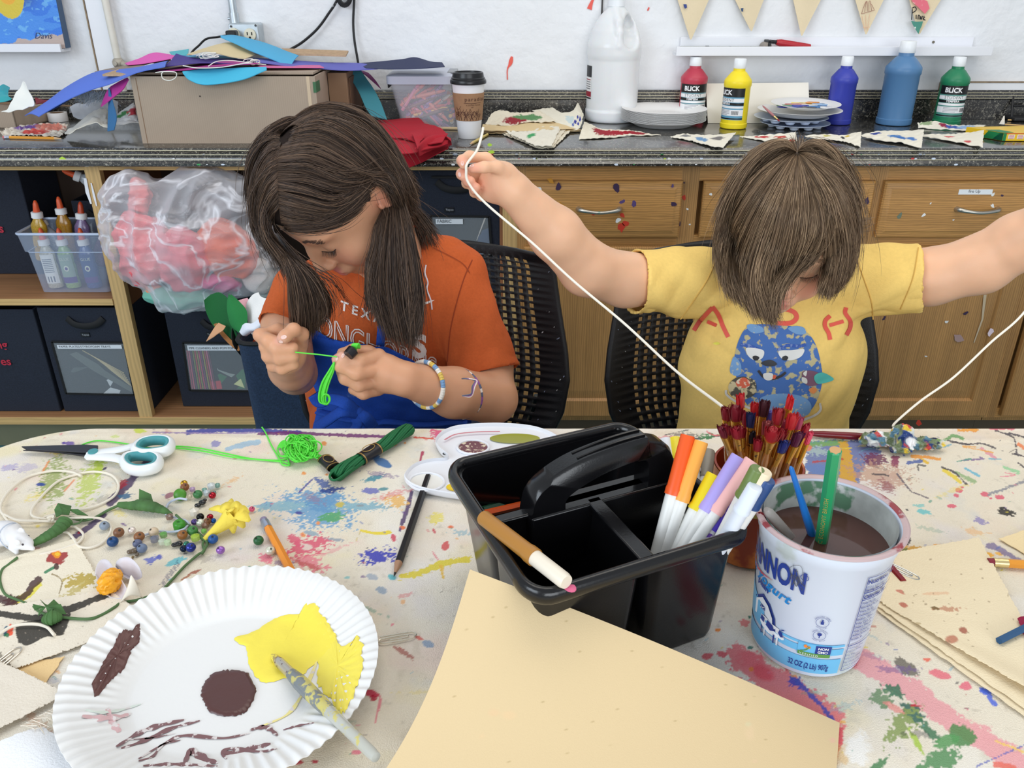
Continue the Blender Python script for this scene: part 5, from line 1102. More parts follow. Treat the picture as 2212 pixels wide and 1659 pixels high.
crump('crumpled_paper','white paper crumpled at the lower right of the bag',w_(560,600,2.06),(.05,.04,.06),(240,236,230),8,.01)
crump('crumpled_paper','grey brown paper in the upper right of the bag',w_(480,440,2.11),(.09,.06,.06),(110,96,96),9,.01)
y0=1.5
P=dict(tl=(507,742),tr=(735,775),bl=(548,925))
tl,tr,bl=W(505,744,y=y0),W(735,744,y=y0),W(547,925,y=y0+.02)
r=thing('waste_bin','tall dark woven fabric bin beside the girl in orange','bin',((tl[0]+tr[0])/2,y0+.12,0))
zt=tl[2];xb=bl[0]+(bl[0]-tl[0])*(zt-.5)/(zt-bl[2])*.0
sl=(bl[0]-tl[0])/(zt-bl[2]);x0b=tl[0]+sl*zt*.9;x1b=tr[0]-sl*zt*.9
R0,R1=frust(x0b,x1b,y0+.04,y0+.2,.002,tl[0],tr[0],y0,y0+.24,zt,.03);I0,I1=frust(x0b+.006,x1b-.006,y0+.046,y0+.194,.01,tl[0]+.005,tr[0]-.005,y0+.005,y0+.235,zt,.03)
part(r,'body',rings(G(),[R0,R1,I1,I0],(1,1)),mat('denim_weave',(40,58,84),.85,var=.3,vscale=220,bump=.5,bscale=420,wave=(150,.8,'X',.2)),smooth=50)
ring=arr(R1)+[0,0,.001];part(r,'rim_binding',G().tube(ring,.005,8,closed=True),M_strap)
part(r,'handle',G().tube(sm([(tl[0]-.004,y0+.07,zt-.06),(tl[0]-.02,y0+.06,zt-.02),(tl[0]-.022,y0+.09,zt+.0),(tl[0]-.004,y0+.12,zt-.03)],20),.010,8,flat=.3,up=(1,0,0)),M_strap)
def sheet_in(name,label,A,B,colr,cat='felt',bulge=.0,bdir=(0,-1,0),th=.002,wav=0):return solo(name,label,cat,G().grid(loft(A,B,30,14,bulge,bdir,wav,len(label)),th=th),mat('%s_%d_%d_%d'%(name,*colr),colr,.9,bump=.3,bscale=400))
sheet_in('green_felt','dark green felt sheet standing in the tall bin',[(441,648,1.64),(446,676,1.62),(462,706,1.6),(490,735,1.58),(530,760,1.56)],[(455,636,1.66),(475,632,1.66),(494,650,1.62),(498,690,1.58),(520,745,1.55)],(16,92,44))
sheet_in('green_felt','brighter green felt flap folded toward the white cloth',[(494,634,1.62),(490,655,1.6),(492,680,1.58),(500,705,1.57),(520,722,1.56)],[(500,636,1.62),(518,652,1.6),(533,672,1.58),(534,700,1.56),(532,722,1.55)],(34,122,62),bulge=.01)
sheet_in('paper_towel','white paper towel standing in the tall bin by the orange sleeve',[(536,690,1.6),(534,660,1.62),(545,640,1.63),(560,632,1.63)],[(565,735,1.56),(585,700,1.57),(600,665,1.58),(598,645,1.6)],(238,238,236),'paper towel',.02,wav=.004)
sheet_in('paper_towel','white rolled paper edge in front of the green felt',[(518,712,1.56),(530,700,1.555),(545,700,1.55),(560,690,1.55)],[(532,724,1.545),(545,716,1.54),(560,712,1.54),(575,700,1.545)],(226,232,244),'paper towel',.01)
sheet_in('orange_paper','bright orange paper in the tall bin behind the fist',[(528,765,1.54),(545,740,1.56),(562,715,1.58),(585,700,1.59)],[(560,790,1.52),(590,790,1.52),(630,790,1.53),(640,720,1.56)],(240,92,48),'paper')
g=G();A=[(446,738,1.55),(455,722,1.56),(465,706,1.57),(472,698,1.58)];B=[(462,728,1.54),(470,722,1.55),(482,714,1.56),(488,705,1.57)]
solo('paper_strip','tan scalloped paper strip poking out left of the green felt','paper',g.grid(loft(A,B,12,6),th=.001),paint(206,156,116))
sheet_in('brown_paper','brown paper edge curving under the green felt',[(462,700,1.585),(478,725,1.575),(500,748,1.56),(515,758,1.55)],[(468,698,1.59),(486,720,1.58),(506,740,1.565),(524,752,1.555)],(176,120,72),'paper')
sheet_in('pink_paper','pink paper scrap between green felt and white towel',[(512,650,1.63),(524,648,1.64),(535,645,1.64)],[(530,672,1.61),(538,668,1.61),(545,655,1.62)],(236,180,190),'paper',wav=.004)
# ================================================================ chairs
M_blk=mat('black_plastic',(24,24,27),.42,bump=.2,bscale=700,spec=.4)
def chair(cx,cy,label,rz=0.):
 r=thing('mesh_chair',label,'chair',(cx,cy,0),(0,0,rz))
 ts=arr([0,.1,.22,.36,.5,.7,.88,.96,1.0]);hw=arr([.17,.205,.232,.242,.238,.226,.217,.205,.185]);zz=arr([.44,.50,.56,.62,.67,.74,.80,.822,.83]);yy=arr([-.015,-.01,0,.012,.03,.06,.09,.1,.106])
 nc,nr=22,26;m=.042
 def S(s,t):
  w=np.interp(t,ts,hw);z=np.interp(t,ts,zz);y=np.interp(t,ts,yy);return arr([s*w,y-.045*(1-abs(s)**2)*0-.05*(s*s)+.03*0,z-(.012*s*s if t>.9 else.012*s*s*t)])
 inner=1-m/.22;sl=[-1,-.97]
 for k in range(nc):c=-inner+(k+.5)*2*inner/nc;h=inner/nc*.52;sl+=[c-h,c+h]
 sl+=[.97,1];tl_=[0,.02];t0,t1=.10,.93
 for k in range(nr):c=t0+(k+.5)*(t1-t0)/nr;h=(t1-t0)/nr*.5*.62;tl_+=[c-h,c+h]
 tl_+=[.97,1]
 V=arr([[S(s,t)for t in tl_]for s in sl]);a,b=len(sl),len(tl_);F=[]
 for i in range(a-1):
  for j in range(b-1):
   if 2<=i<a-2 and i%2==0 and 2<=j<b-2 and j%2==0:continue
   F.append((i*b+j,i*b+j+1,(i+1)*b+j+1,(i+1)*b+j))
 o=part(r,'backrest',G().add(V.reshape(-1,3),F),M_blk,smooth=60,local=True);sd_=o.modifiers.new('thickness','SOLIDIFY');sd_.thickness=.006;sd_.offset=0
 n=20;X=arr([[(s*.225*(1-.05*t*t),-.02-t*.42,.445+.012*s*s-.02*max(0,t-.85)/.15+(.01 if t<.05 else 0))for t in lin(0,1,n)]for s in lin(-1,1,n)])
 o=part(r,'seat',G().grid(X,th=.012),M_blk,smooth=60,local=True)
 M_fr=mat('dark_frame',(30,44,46),.35,.4)
 for s in(-1,1):
  part(r,'back_support',G().tube(sm([(s*.14,-.10,.425),(s*.16,-.02,.43),(s*.17,.01,.47),(s*.19,.012,.56)],16),.010,10),M_fr,local=True)
  for t in(-.40,.02):part(r,'leg',G().tube(sm([(s*.17,t if t<0 else-.03,.425),(s*.2,t,.3),(s*.225,t+(.03 if t>0 else-.03),.012)],14),.0105,10),M_fr,local=True)
 part(r,'under_frame',G().tube([(-.17,-.40,.422),(.17,-.40,.422),(.17,-.02,.422),(-.17,-.02,.422)],.009,8,closed=True),M_fr,local=True)
 g=G();rr=np.random.default_rng(int(cx*100)+77)
 for k in range(36):
  s,t=rr.choice([-1,1])*rr.uniform(.83,.96),rr.uniform(.1,.97);p=S(s,t)-[0,.0034,0];q=rr.uniform(.0006,.0022);a_=lin(0,2*PI,6)[:-1];g.add([p+[q*cos(x),0,q*1.4*sin(x)]for x in a_],[(0,1,2,3,4)],col=srgb(*[(150,160,190),(220,222,226),(120,130,150)][rr.integers(0,3)]))
 part(r,'paint_fleck',g,M_splat,local=True,kind='stuff');return r
chair(-.14,1.36,'black perforated plastic chair behind the girl in orange')
chair(.406,1.36,'black perforated plastic chair behind the child in yellow')
# ================================================================ table and painted drop cloth
class Paint:
 def __init__(s,P,base):
  s.x,s.y=P[...,0].ravel(),P[...,1].ravel();Z=P[...,1]*CP-(P[...,2]-CAMZ)*SP
  s.U=(CX+P[...,0]/Z*FPX).ravel();s.V=(CY-(P[...,1]*SP+(P[...,2]-CAMZ)*CP)/Z*FPX).ravel();s.C=np.tile(arr(srgb(*base)),(s.x.size,1));s.k=0
 def _put(s,idx,q,colr,dry,alpha,soft):
  s.k+=1;x,y=s.x[idx],s.y[idx]
  m=1-q+(n2(x,y,90,s.k,2)-.5)*.7
  if dry:m=m*1.2+(n2(x,y,420,s.k+50,2)-.52)*2.6*dry;
  a=np.clip(m*(2.0 if soft else 9),0,1)[:,None]*alpha;c=arr(srgb(*colr));s.C[idx]=s.C[idx]*(1-a)+c*a
 def ell(s,u,v,ru,rv,colr,rot=0,dry=0,alpha=.92,soft=0):
  R=max(ru,rv)*1.7;idx=np.nonzero((abs(s.U-u)<R)&(abs(s.V-v)<R))[0]
  if not len(idx):return s
  t=math.radians(rot);du,dv=s.U[idx]-u,s.V[idx]-v;a,b=du*cos(t)+dv*sin(t),-du*sin(t)+dv*cos(t);s._put(idx,np.sqrt((a/ru)**2+(b/rv)**2),colr,dry,alpha,soft);return s
 def line(s,P,w,colr,dry=0,alpha=.92,soft=0):
  P=sm(arr(P,float),max(6,len(P)*6))if len(P)>2 else lin(P[0],P[1],5);R=w*1.6+4;idx=np.nonzero((s.U>P[:,0].min()-R)&(s.U<P[:,0].max()+R)&(s.V>P[:,1].min()-R)&(s.V<P[:,1].max()+R))[0]
  if not len(idx):return s
  d=np.full(len(idx),1e9)
  for i in range(len(P)-1):
   a,b=P[i],P[i+1];L=b-a;t=np.clip(((s.U[idx]-a[0])*L[0]+(s.V[idx]-a[1])*L[1])/(L@L+1e-9),0,1);d=np.minimum(d,np.hypot(s.U[idx]-a[0]-t*L[0],s.V[idx]-a[1]-t*L[1]))
  s._put(idx,d/(w/2+.01),colr,dry,alpha,soft);return s
 def poly(s,P,colr,dry=0,alpha=.92,soft=0,edge=6):
  P=arr(P,float);idx=np.nonzero((s.U>P[:,0].min()-9)&(s.U<P[:,0].max()+9)&(s.V>P[:,1].min()-9)&(s.V<P[:,1].max()+9))[0]
  if not len(idx):return s
  u,v=s.U[idx],s.V[idx];ins=np.zeros(len(idx),bool);d=np.full(len(idx),1e9)
  for i in range(len(P)):
   a,b=P[i],P[(i+1)%len(P)];c=(a[1]>v)!=(b[1]>v);ins^=c&(u<(b[0]-a[0])*(v-a[1])/(b[1]-a[1]+1e-12)+a[0])
   L=b-a;t=np.clip(((u-a[0])*L[0]+(v-a[1])*L[1])/(L@L+1e-9),0,1);d=np.minimum(d,np.hypot(u-a[0]-t*L[0],v-a[1]-t*L[1]))
  s._put(idx,1-np.where(ins,d,-d)/edge*.5,colr,dry,alpha,soft);return s
TX0,TX1,TY0,TY1,TR=-.655,1.25,.12,.926,.13
def axis_lines(lo,hi,f0,f1,hf,hc):
 return np.concatenate([np.arange(lo,f0,hc),np.arange(f0,f1,hf),np.arange(f1,hi+hc,hc)])
gx=axis_lines(-.95,1.55,-.70,.70,.0013,.012);gy=axis_lines(-.10,1.18,.405,.955,.0013,.012)
GX,GY=np.meshgrid(gx,gy,indexing='ij')
cx_,cy_=(TX0+TX1)/2,(TY0+TY1)/2;hx_,hy_=(TX1-TX0)/2,(TY1-TY0)/2
qx,qy=np.abs(GX-cx_)-(hx_-TR),np.abs(GY-cy_)-(hy_-TR)
dist=np.hypot(np.maximum(qx,0),np.maximum(qy,0))+np.minimum(np.maximum(qx,qy),0)-TR
px_,py_=np.maximum(qx,0),np.maximum(qy,0);nl=np.hypot(px_,py_)+1e-9;nx_,ny_=px_/nl*np.sign(GX-cx_),py_/nl*np.sign(GY-cy_)
d=np.maximum(dist,0);rb=.007;arc=rb*PI/2;ang=np.minimum(d/rb,PI/2);outw=rb*np.sin(ang)-d;zd=-rb*(1-np.cos(ang))-np.maximum(d-arc,0)
along=GX*1.0+GY*.7;wv=.012*np.sin(along*38+1.5*np.sin(along*9))*np.clip((d-.01)/.12,0,1)
XX=GX+nx_*(outw+wv);YY=GY+ny_*(outw+wv)
ZZ=TZ+zd+(n2(GX,GY,14,3)-.5)*.0016*(dist<.0)+(n2(GX,GY,40,8,2)-.5)*.0006
wr=np.exp(-((GY-.905-.006*np.sin(GX*9))/.006)**2)*.0012+np.exp(-((GX*.25+GY-.80)/.01)**2)*.0006;ZZ=ZZ+wr*(dist<0)
ZZ=np.where(dist<0,np.minimum(ZZ,TZ+.0012)-.0006,ZZ)
Pc=np.stack([XX,YY,ZZ],-1)
pt=Paint(Pc,(236,226,206))
def tint(seed,sc,lo,colr,al):
 a=np.clip((n2(pt.x,pt.y,sc,seed,4)-lo)*6,0,1)[:,None]*al;pt.C=pt.C*(1-a)+arr(srgb(*colr))*a
tint(21,7,.52,(244,240,232),.7);tint(22,9,.58,(236,214,190),.5);tint(23,12,.62,(226,220,226),.5);tint(24,16,.66,(240,226,160),.35);tint(25,14,.66,(238,200,196),.35);tint(26,22,.68,(196,206,214),.4);tint(27,60,.68,(206,196,176),.45);tint(28,150,.72,(176,166,150),.5)
B_,L_,E_,Po=0,pt.line,pt.ell,pt.poly
L_([(405,933),(480,929),(560,930),(650,935)],10,(52,62,156),.5);L_([(560,937),(640,936),(760,941),(860,944)],7,(116,46,116),.5);L_([(330,934),(480,936),(560,934)],3,(160,140,180),.8)
E_(302,930,13,5,(208,218,84),0,.3);E_(248,943,9,3,(214,222,150),0,.5);E_(150,957,15,5,(120,96,170),-10,.6);E_(137,957,4,2,(96,70,160));L_([(492,970),(525,961),(558,955)],12,(166,194,214),.25);E_(466,959,10,7,(150,146,190),0,.4)
E_(118,1036,26,46,(150,168,84),18,.9,.8);E_(192,1044,22,44,(190,206,92),20,.9,.8);E_(214,1008,12,20,(184,204,70),10,.8);E_(60,1010,30,8,(196,186,206),-8,.6,.7);E_(20,1010,22,6,(176,166,206),-8,.6,.7)
L_([(322,996),(292,1027),(260,1062),(237,1086)],17,(78,58,98),.25);E_(264,1046,12,9,(160,46,66),-45,.4);L_([(224,1112),(200,1132),(182,1144),(160,1160)],13,(80,60,104),.35);E_(172,1150,6,3,(190,60,70),-30)
E_(88,1046,11,4,(30,62,152));L_([(140,1060),(160,1036)],4,(232,156,118),.4);L_([(90,1022),(106,996)],4,(236,150,90),.4);E_(272,1071,16,6,(58,108,144),-8,.6);E_(226,1012,7,3,(60,50,90),-30);E_(367,1070,12,7,(160,108,122),-30,.6);E_(579,1090,15,6,(84,92,182),-10,.5)
E_(685,1098,78,38,(118,168,206),8,.75);E_(700,1090,40,22,(108,158,200),0,.4);E_(613,1094,60,9,(150,190,204),-4,.9);E_(780,1094,62,9,(140,184,200),0,.9);E_(716,1117,30,10,(96,170,112),-12,.6);E_(778,1092,10,3,(150,160,166));E_(735,1090,10,5,(210,190,90),0,.5);E_(646,1108,9,3,(80,80,160),0,.4)
E_(826,1000,20,9,(52,112,172),25);E_(810,988,12,4,(60,120,180),-10);E_(807,1033,30,6,(76,148,166),-14,.6);E_(716,1059,32,6,(42,72,152),-8,.6);E_(700,1045,20,8,(90,110,170),30,.8);E_(828,1056,14,4,(90,150,160),-4);E_(799,1060,20,6,(120,124,192),0,.5);L_([(646,1064),(660,1050),(675,1035)],3.5,(92,90,160));L_([(913,977),(909,992),(904,1010)],5.5,(180,48,88))
E_(945,937,15,11,(224,90,134),0,.7);L_([(895,945),(915,946),(935,948)],3,(226,100,80),.6)
for u,v,r_ in((700,958,6),(657,1022,5),(853,960,4),(706,1025,4),(654,1155,6),(687,1130,5),(875,957,3)):E_(u,v,r_,r_*.8,(242,154,82),0,.3)
for u,v in((876,944),(884,941),(898,944),(915,945),(921,950)):E_(u,v,4,1.6,(224,86,76))
L_([(889,1064),(880,1098),(868,1132)],9,(88,66,112),.2);E_(869,1140,6,4,(242,122,62));E_(864,1144,3,5,(96,70,120));E_(857,1084,28,14,(240,192,116),15,.8);L_([(780,1146),(812,1152),(842,1150)],7,(240,216,44),.15);L_([(770,1168),(778,1148)],2,(220,200,140));E_(850,1161,5,9,(216,82,102),-15);E_(813,1202,34,17,(48,58,182),-4,.8)
E_(664,1180,52,20,(226,98,124),-20,.7);E_(661,1181,13,7,(234,216,206));E_(640,1168,20,10,(228,104,130),40,.6);E_(672,1214,34,17,(236,124,144),20,.7,.8);E_(576,1206,15,9,(236,130,150),20,.6);E_(671,1152,15,5,(158,180,192),10,.3);E_(720,1165,20,4,(160,170,180),5,.6)
L_([(868,1246),(900,1238),(935,1226),(975,1213),(1012,1209)],15,(230,212,60),.7);L_([(953,1224),(957,1248)],7,(238,196,80),.4);E_(846,1247,11,7,(100,192,204),25);E_(804,1246,11,6,(178,188,200),15,.3);E_(825,1275,13,7,(160,176,194),15,.2);E_(750,1248,8,3,(150,205,205),0,.4);E_(963,1178,7,11,(216,92,94),20,.2);E_(974,1139,7,4,(240,110,60));E_(937,1147,3,6,(210,90,100),-30);E_(940,1200,2,12,(230,140,150),-35);E_(940,1120,16,10,(240,226,130),0,.7)
E_(327,1210,16,8,(112,122,202),-25,.7);E_(379,1212,20,8,(116,196,206),-20,.4);E_(345,1203,6,5,(90,100,190),0,.5);E_(420,1236,12,4,(170,104,84),-20,.5);E_(400,1248,10,3,(180,120,90),-30,.6)
for k in range(14):L_([(345+k*3,1262-k*4),(352+k*3,1268-k*4)],2,(60,64,110),.2)
E_(159,1454,14,5,(110,88,190),-10,.5);E_(172,1584,16,6,(70,100,200),10,.8);E_(800,1497,24,8,(204,30,76),15,.2);E_(806,1508,8,8,(190,20,60));L_([(822,1506),(818,1530),(810,1560)],4,(232,140,150),.3);E_(805,1367,10,8,(232,118,116),15);E_(630,1643,20,8,(196,26,62),10,.3);E_(680,1645,6,4,(200,40,70));E_(770,1625,12,5,(236,130,150),0,.5);E_(876,1411,22,6,(190,130,120),30,.7);E_(905,1378,10,4,(226,120,110),20);E_(926,1392,14,8,(150,170,196),20,.3);E_(870,1300,5,5,(240,190,140));E_(80,1560,60,14,(206,150,110),50,.9,.5)
Po([(1745,952),(1870,950),(1905,975),(1872,1008),(1852,1046),(1760,1052),(1740,1010)],(98,116,172),.55,.9);E_(1780,958,42,7,(132,172,96),-3,.5);E_(1765,975,24,10,(170,190,190),10,.8);E_(1770,1020,30,16,(110,136,190),20,.6);Po([(1812,952),(1832,950),(1852,1044),(1812,1046)],(222,170,48),.35);E_(1745,968,12,6,(232,130,90),-20)
E_(1889,992,24,14,(118,60,92),10,.55);Po([(1922,982),(1942,984),(1940,1010),(1926,1006)],(146,56,96),.3);E_(1900,1025,60,24,(196,150,128),8,.9,.7);E_(1915,1050,18,14,(150,80,90),30,.8,.7)
L_([(1970,985),(2005,988),(2030,992)],7,(240,160,66),.4);L_([(1990,992),(2004,1000)],6,(236,190,50));L_([(2040,1016),(2075,1042)],9,(238,212,70),.3);L_([(2066,1022),(2105,1040)],8,(160,186,136),.6);L_([(2085,1012),(2115,1028)],5,(120,190,210),.5)
for u,v,r_ in((2072,1059,9),(2078,1052,6),(2128,1068,11),(2160,1074,12),(2055,1093,9),(2066,1070,6),(2140,1077,4)):E_(u,v,r_,r_*.55,(226,104,124),12,.3)
E_(1994,1106,16,6,(122,202,204),10,.3);E_(1985,1092,14,4,(150,206,200),0,.5);E_(2175,1107,19,8,(24,24,28),15,.5);E_(2165,1098,5,4,(30,30,34));L_([(1938,1023),(1952,1042),(1969,1062),(1985,1068),(2005,1076)],3,(110,100,110),.6);L_([(2136,1068),(2170,1056),(2212,1040)],6,(150,150,156),.9)
for P in([(2150,930),(2180,940),(2192,950),(2196,982)],[(2180,936),(2212,944)],[(2188,980),(2212,986)],[(2200,1000),(2212,1010)],[(2060,955),(2090,960),(2120,958),(2150,968)],[(1560,940),(1500,948),(1440,944)],[(2035,1010),(2060,1020),(2088,1046)]):L_(P,4,(86,80,86),.8)
for P,c_ in(([(2140,925),(2190,925)],(226,110,130)),([(2070,930),(2110,928)],(236,160,60)),([(2040,950),(2060,942),(2080,948)],(120,170,110)),([(2200,958),(2212,970)],(240,140,90)),([(2170,1010),(2200,1020)],(160,210,160)),([(1960,1000),(1990,996)],(90,110,170)),([(2120,968),(2150,990)],(230,160,170))):L_(P,7,c_,.7)
E_(2027,1180,10,5,(246,172,66),10);E_(2131,1198,14,7,(248,184,60),10,.3);E_(2160,1195,12,5,(248,190,80),0,.3);E_(1969,1191,38,11,(214,160,60),-3,.5);E_(1955,1194,14,10,(120,130,80),20,.5);E_(1932,1200,12,6,(140,180,200),0,.3);L_([(2136,1178),(2166,1190),(2200,1212)],13,(142,130,162),.5);E_(2120,1125,16,7,(160,150,190),20,.6);E_(1958,1168,8,10,(70,64,70),20,.8)
E_(1620,1425,36,22,(242,132,138),20,.3,.8,1);L_([(1600,1425),(1650,1452),(1720,1500),(1792,1556)],64,(238,112,122),.35,.85,0);E_(1650,1452,34,18,(236,92,104),25,.1,.9,1);E_(1623,1446,5,6,(245,140,70));L_([(1850,1420),(1950,1478),(2040,1545),(2130,1602),(2220,1660)],50,(240,158,166),.35,.8,0);E_(1830,1420,30,18,(240,130,140),30,.3,.8,1)
E_(1719,1473,18,12,(66,76,182),25,.8);L_([(1712,1462),(1762,1512),(1800,1556)],9,(80,86,180),.95);E_(1957,1441,29,12,(122,116,104),38,.4);E_(2031,1457,24,9,(236,122,134),15,.2);E_(2086,1482,12,9,(232,116,134),15,.2);E_(1526,1418,14,8,(236,106,116),-8,.2);E_(1558,1413,10,7,(232,104,116),20,.2);E_(2002,1426,11,5,(236,112,90),15,.4);E_(1550,1361,6,4,(246,146,50),0);E_(1478,1358,19,8,(78,86,160),-3,.7);E_(1619,1333,4,4,(40,130,110));E_(1621,1399,6,3,(50,120,110));E_(1608,1345,12,8,(236,140,140),20,.5)
L_([(2120,1490),(2134,1497),(2140,1512),(2150,1522)],11,(84,112,218));E_(2126,1494,11,7,(84,112,218),20);E_(2092,1457,0.1,.1,(0,0,0))
for u,v,a_,b_,rot,c_,dr in((1928,1492,26,14,30,(62,122,92),.6),(1972,1542,34,16,42,(48,106,92),.35),(2010,1582,30,10,45,(70,126,90),.6),(2078,1586,34,22,30,(84,142,82),.3),(2050,1600,30,12,-20,(96,160,96),.5),(2030,1645,46,26,-25,(92,150,96),.45),(1944,1570,24,44,40,(146,164,96),.95),(1978,1600,6,30,-30,(178,206,80),.5),(1900,1650,24,8,-40,(80,140,90),.6),(1905,1512,20,16,0,(120,150,110),.95)):E_(u,v,a_,b_,c_,rot,dr)
E_(1930,1528,26,7,(240,150,140),30,.3,.8);L_([(1816,1575),(1812,1610),(1802,1640)],13,(232,84,98),.2);E_(1815,1632,22,26,(232,190,120),0,.5,.6,1);E_(1850,1620,30,44,(248,246,242),0,.3,.8,1);L_([(2150,1652),(2190,1658)],12,(238,120,104),.3);L_([(2110,1655),(2212,1610)],3,(100,110,190),.7);L_([(2150,1600),(2212,1625)],5,(248,208,110),.5);E_(1820,1560,8,3,(250,190,110));E_(1805,1525,4,4,(250,200,110));E_(1980,1525,14,3,(200,50,60),0,.6)
E_(1525,943,19,6,(70,134,82),-3,.75);E_(1480,940,30,5,(150,140,130),0,.95);E_(1440,945,18,4,(230,170,170),0,.8);E_(1600,940,40,6,(210,206,150),0,.8)
rr=np.random.default_rng(42)
pal=[(224,96,110),(240,170,70),(80,110,180),(236,214,70),(90,160,140),(120,90,150),(190,70,60),(60,60,70),(120,180,200),(150,140,130),(236,130,150)]
for k in range(620):
 u,v=rr.uniform(-300,3000),922+730*rr.random()**1.3;r_=rr.uniform(1.2,4.5)*(.6 if v<1050 else 1);c_=pal[rr.integers(0,len(pal))];E_(u,v,r_*rr.uniform(1,2),r_*.6,c_,rr.uniform(-40,40),rr.choice([0,.5]),rr.uniform(.4,.9))
for k in range(110):
 u,v=rr.uniform(-300,3000),930+700*rr.random()**1.3;a_=rr.uniform(-.6,.6);L2=rr.uniform(10,45);E_(u,v,L2,rr.uniform(3,9),pal[rr.integers(0,len(pal))],rr.uniform(-30,30),.95,rr.uniform(.25,.6))
for k in range(40):
 u,v=rr.uniform(1300,2212),925+110*rr.random();L_([(u,v),(u+rr.uniform(-30,30),v+rr.uniform(-5,7)),(u+rr.uniform(-50,50),v+rr.uniform(-9,14))],rr.uniform(1.5,4),pal[rr.integers(0,len(pal))],.8,.8)
def clothmat():
 m=mat('drop_cloth',rough=.88,attr='col',var=.05,vscale=900,bump=.5,bscale=900);return m
solo('drop_cloth','paint splattered canvas drop cloth covering the table','tablecloth',G().grid(Pc,0,pt.C.reshape(*GX.shape,3)),clothmat(),smooth=True)
r=thing('work_table','large table under the paint splattered drop cloth','table',(.3,.5,0))
k=10;out=[]
for(sx,sy,st)in((1,-1,-PI/2),(1,1,0),(-1,1,PI/2),(-1,-1,PI)):
 for t in lin(st,st+PI/2,k):out.append((cx_+sx*(hx_-TR)+(TR-.003)*cos(t),cy_+sy*(hy_-TR)+(TR-.003)*sin(t)))
zt_=TZ-.0045
part(r,'table_top',rings(G(),[[(x,y,zt_-.028)for x,y in out],[(x,y,zt_)for x,y in out]]),mat('table_laminate',(120,100,80),.5))
for sx in(-1,1):
 for sy in(-1,1):part(r,'leg',G().cyl((cx_+sx*(hx_-.12),cy_+sy*(hy_-.12),.001),(cx_+sx*(hx_-.12),cy_+sy*(hy_-.12),zt_-.028),.022),mat('leg_steel',(90,92,96),.35,.7))
del XX,YY,ZZ,GX,GY,Pc
# ================================================================ things on the table
c0=TZ+.0007
def TP(L,h=0):return arr([T(u,v,h)for u,v in L])
def tube_t(L,r_,n=60,h=None,closed=False,seg=8):
 P=sm(arr([T(q[0],q[1],(q[2]if len(q)>2 else r_)+.0006)for q in L]),n,closed);return G().tube(P,r_,seg,closed=closed)
M_scw=mat('scissor_white',(232,236,238),.3);M_sct=mat('scissor_teal',(72,150,156),.45);M_scb=mat('scissor_blade',(52,52,58),.4,.5)
r=thing('scissors','white and teal handled scissors with dark blades at the table corner','scissors',T(200,985))
def slab(L,z,th):P=TP(L);P[:,2]=TZ+z;return G().poly(P,th)
part(r,'blade',slab([(50,977),(185,973),(215,975),(215,990),(185,990),(60,983)],.0085,.0018),M_scb,bev=.0004)
part(r,'blade',slab([(52,981),(120,985),(190,994),(215,994),(215,982),(185,980)],.0062,.0018),M_scb,bev=.0004)
def ringh(L,rw,z,nm='handle'):
 P=sm(arr([T(u,v,z)for u,v in L]),60,True);o=part(r,nm,G().tube(P,rw,12,closed=True,flat=1.35,up=(0,0,1)),M_scw)
 c=P.mean(0);Q=c+(P-c)*.86;part(o,'grip',G().tube(Q+[0,0,.0006],rw*.82,10,closed=True,flat=1.5,up=(0,0,1)),M_sct);return o
ringh([(292,972),(305,957),(335,950),(362,952),(370,962),(360,974),(330,980),(305,980)],.0052,.0115)
ringh([(268,1000),(275,988),(300,984),(330,986),(344,996),(336,1010),(305,1017),(280,1013)],.0052,.0095)
P=sm(arr([T(u,v,.0085)for u,v in[(187,982),(215,979),(250,973),(280,966),(300,958)]]),24);part(r,'shank',G().tube(P,np.interp(lin(0,1,24),[0,.1,.5,1],[.005,.009,.0075,.0055]),12,flat=.45,up=(0,0,1)),M_scw)
P=sm(arr([T(u,v,.0075)for u,v in[(187,984),(215,986),(250,990),(272,998)]]),24);part(r,'shank',G().tube(P,np.interp(lin(0,1,24),[0,.1,.5,1],[.005,.009,.0075,.0055]),12,flat=.45,up=(0,0,1)),M_scw)
part(r,'screw',G().lathe([(.0058,0),(.0055,.0016),(.001,.002)],T(201,976,.0118),20),M_sct)
M_lg=mat('thread_light_green',(96,226,72),.6);M_dg=mat('thread_dark_green',(20,106,60),.6)
solo('green_thread','long light green thread crossing the cloth behind the scissors','thread',tube_t([(162,974),(170,965),(190,956),(215,952),(262,957),(330,968,.002),(378,964),(430,968),(480,978),(545,991),(600,994),(622,990)],.0009,90),M_lg)
solo('green_thread','second light green thread lying beside the long one','thread',tube_t([(378,967),(440,975),(500,987),(560,993),(612,998),(625,1003)],.0009,60),M_lg)
solo('green_thread','light green thread running from the table edge to the tangle','thread',tube_t([(566,923),(574,935),(583,955),(592,972),(604,992),(610,1003),(625,1005),(622,992)],.0009,50),M_lg)
g=G();rr=np.random.default_rng(4)
for k in range(26):
 c=arr([648+rr.uniform(-14,14),965+rr.uniform(-8,10)]);a_,b_=rr.uniform(14,34),rr.uniform(10,26);ph=rr.uniform(0,6);Q=[]
 for t in lin(0,2*PI*rr.uniform(.6,1.2),8):Q.append((c[0]+a_*cos(t+ph)*.9+8*sin(t),c[1]+b_*sin(t+ph)+4*cos(2*t),.0015+.011*rr.random()))
 P=sm(arr([T(u,v,h)for u,v,h in Q]),30);g.tube(P,.0009,5)
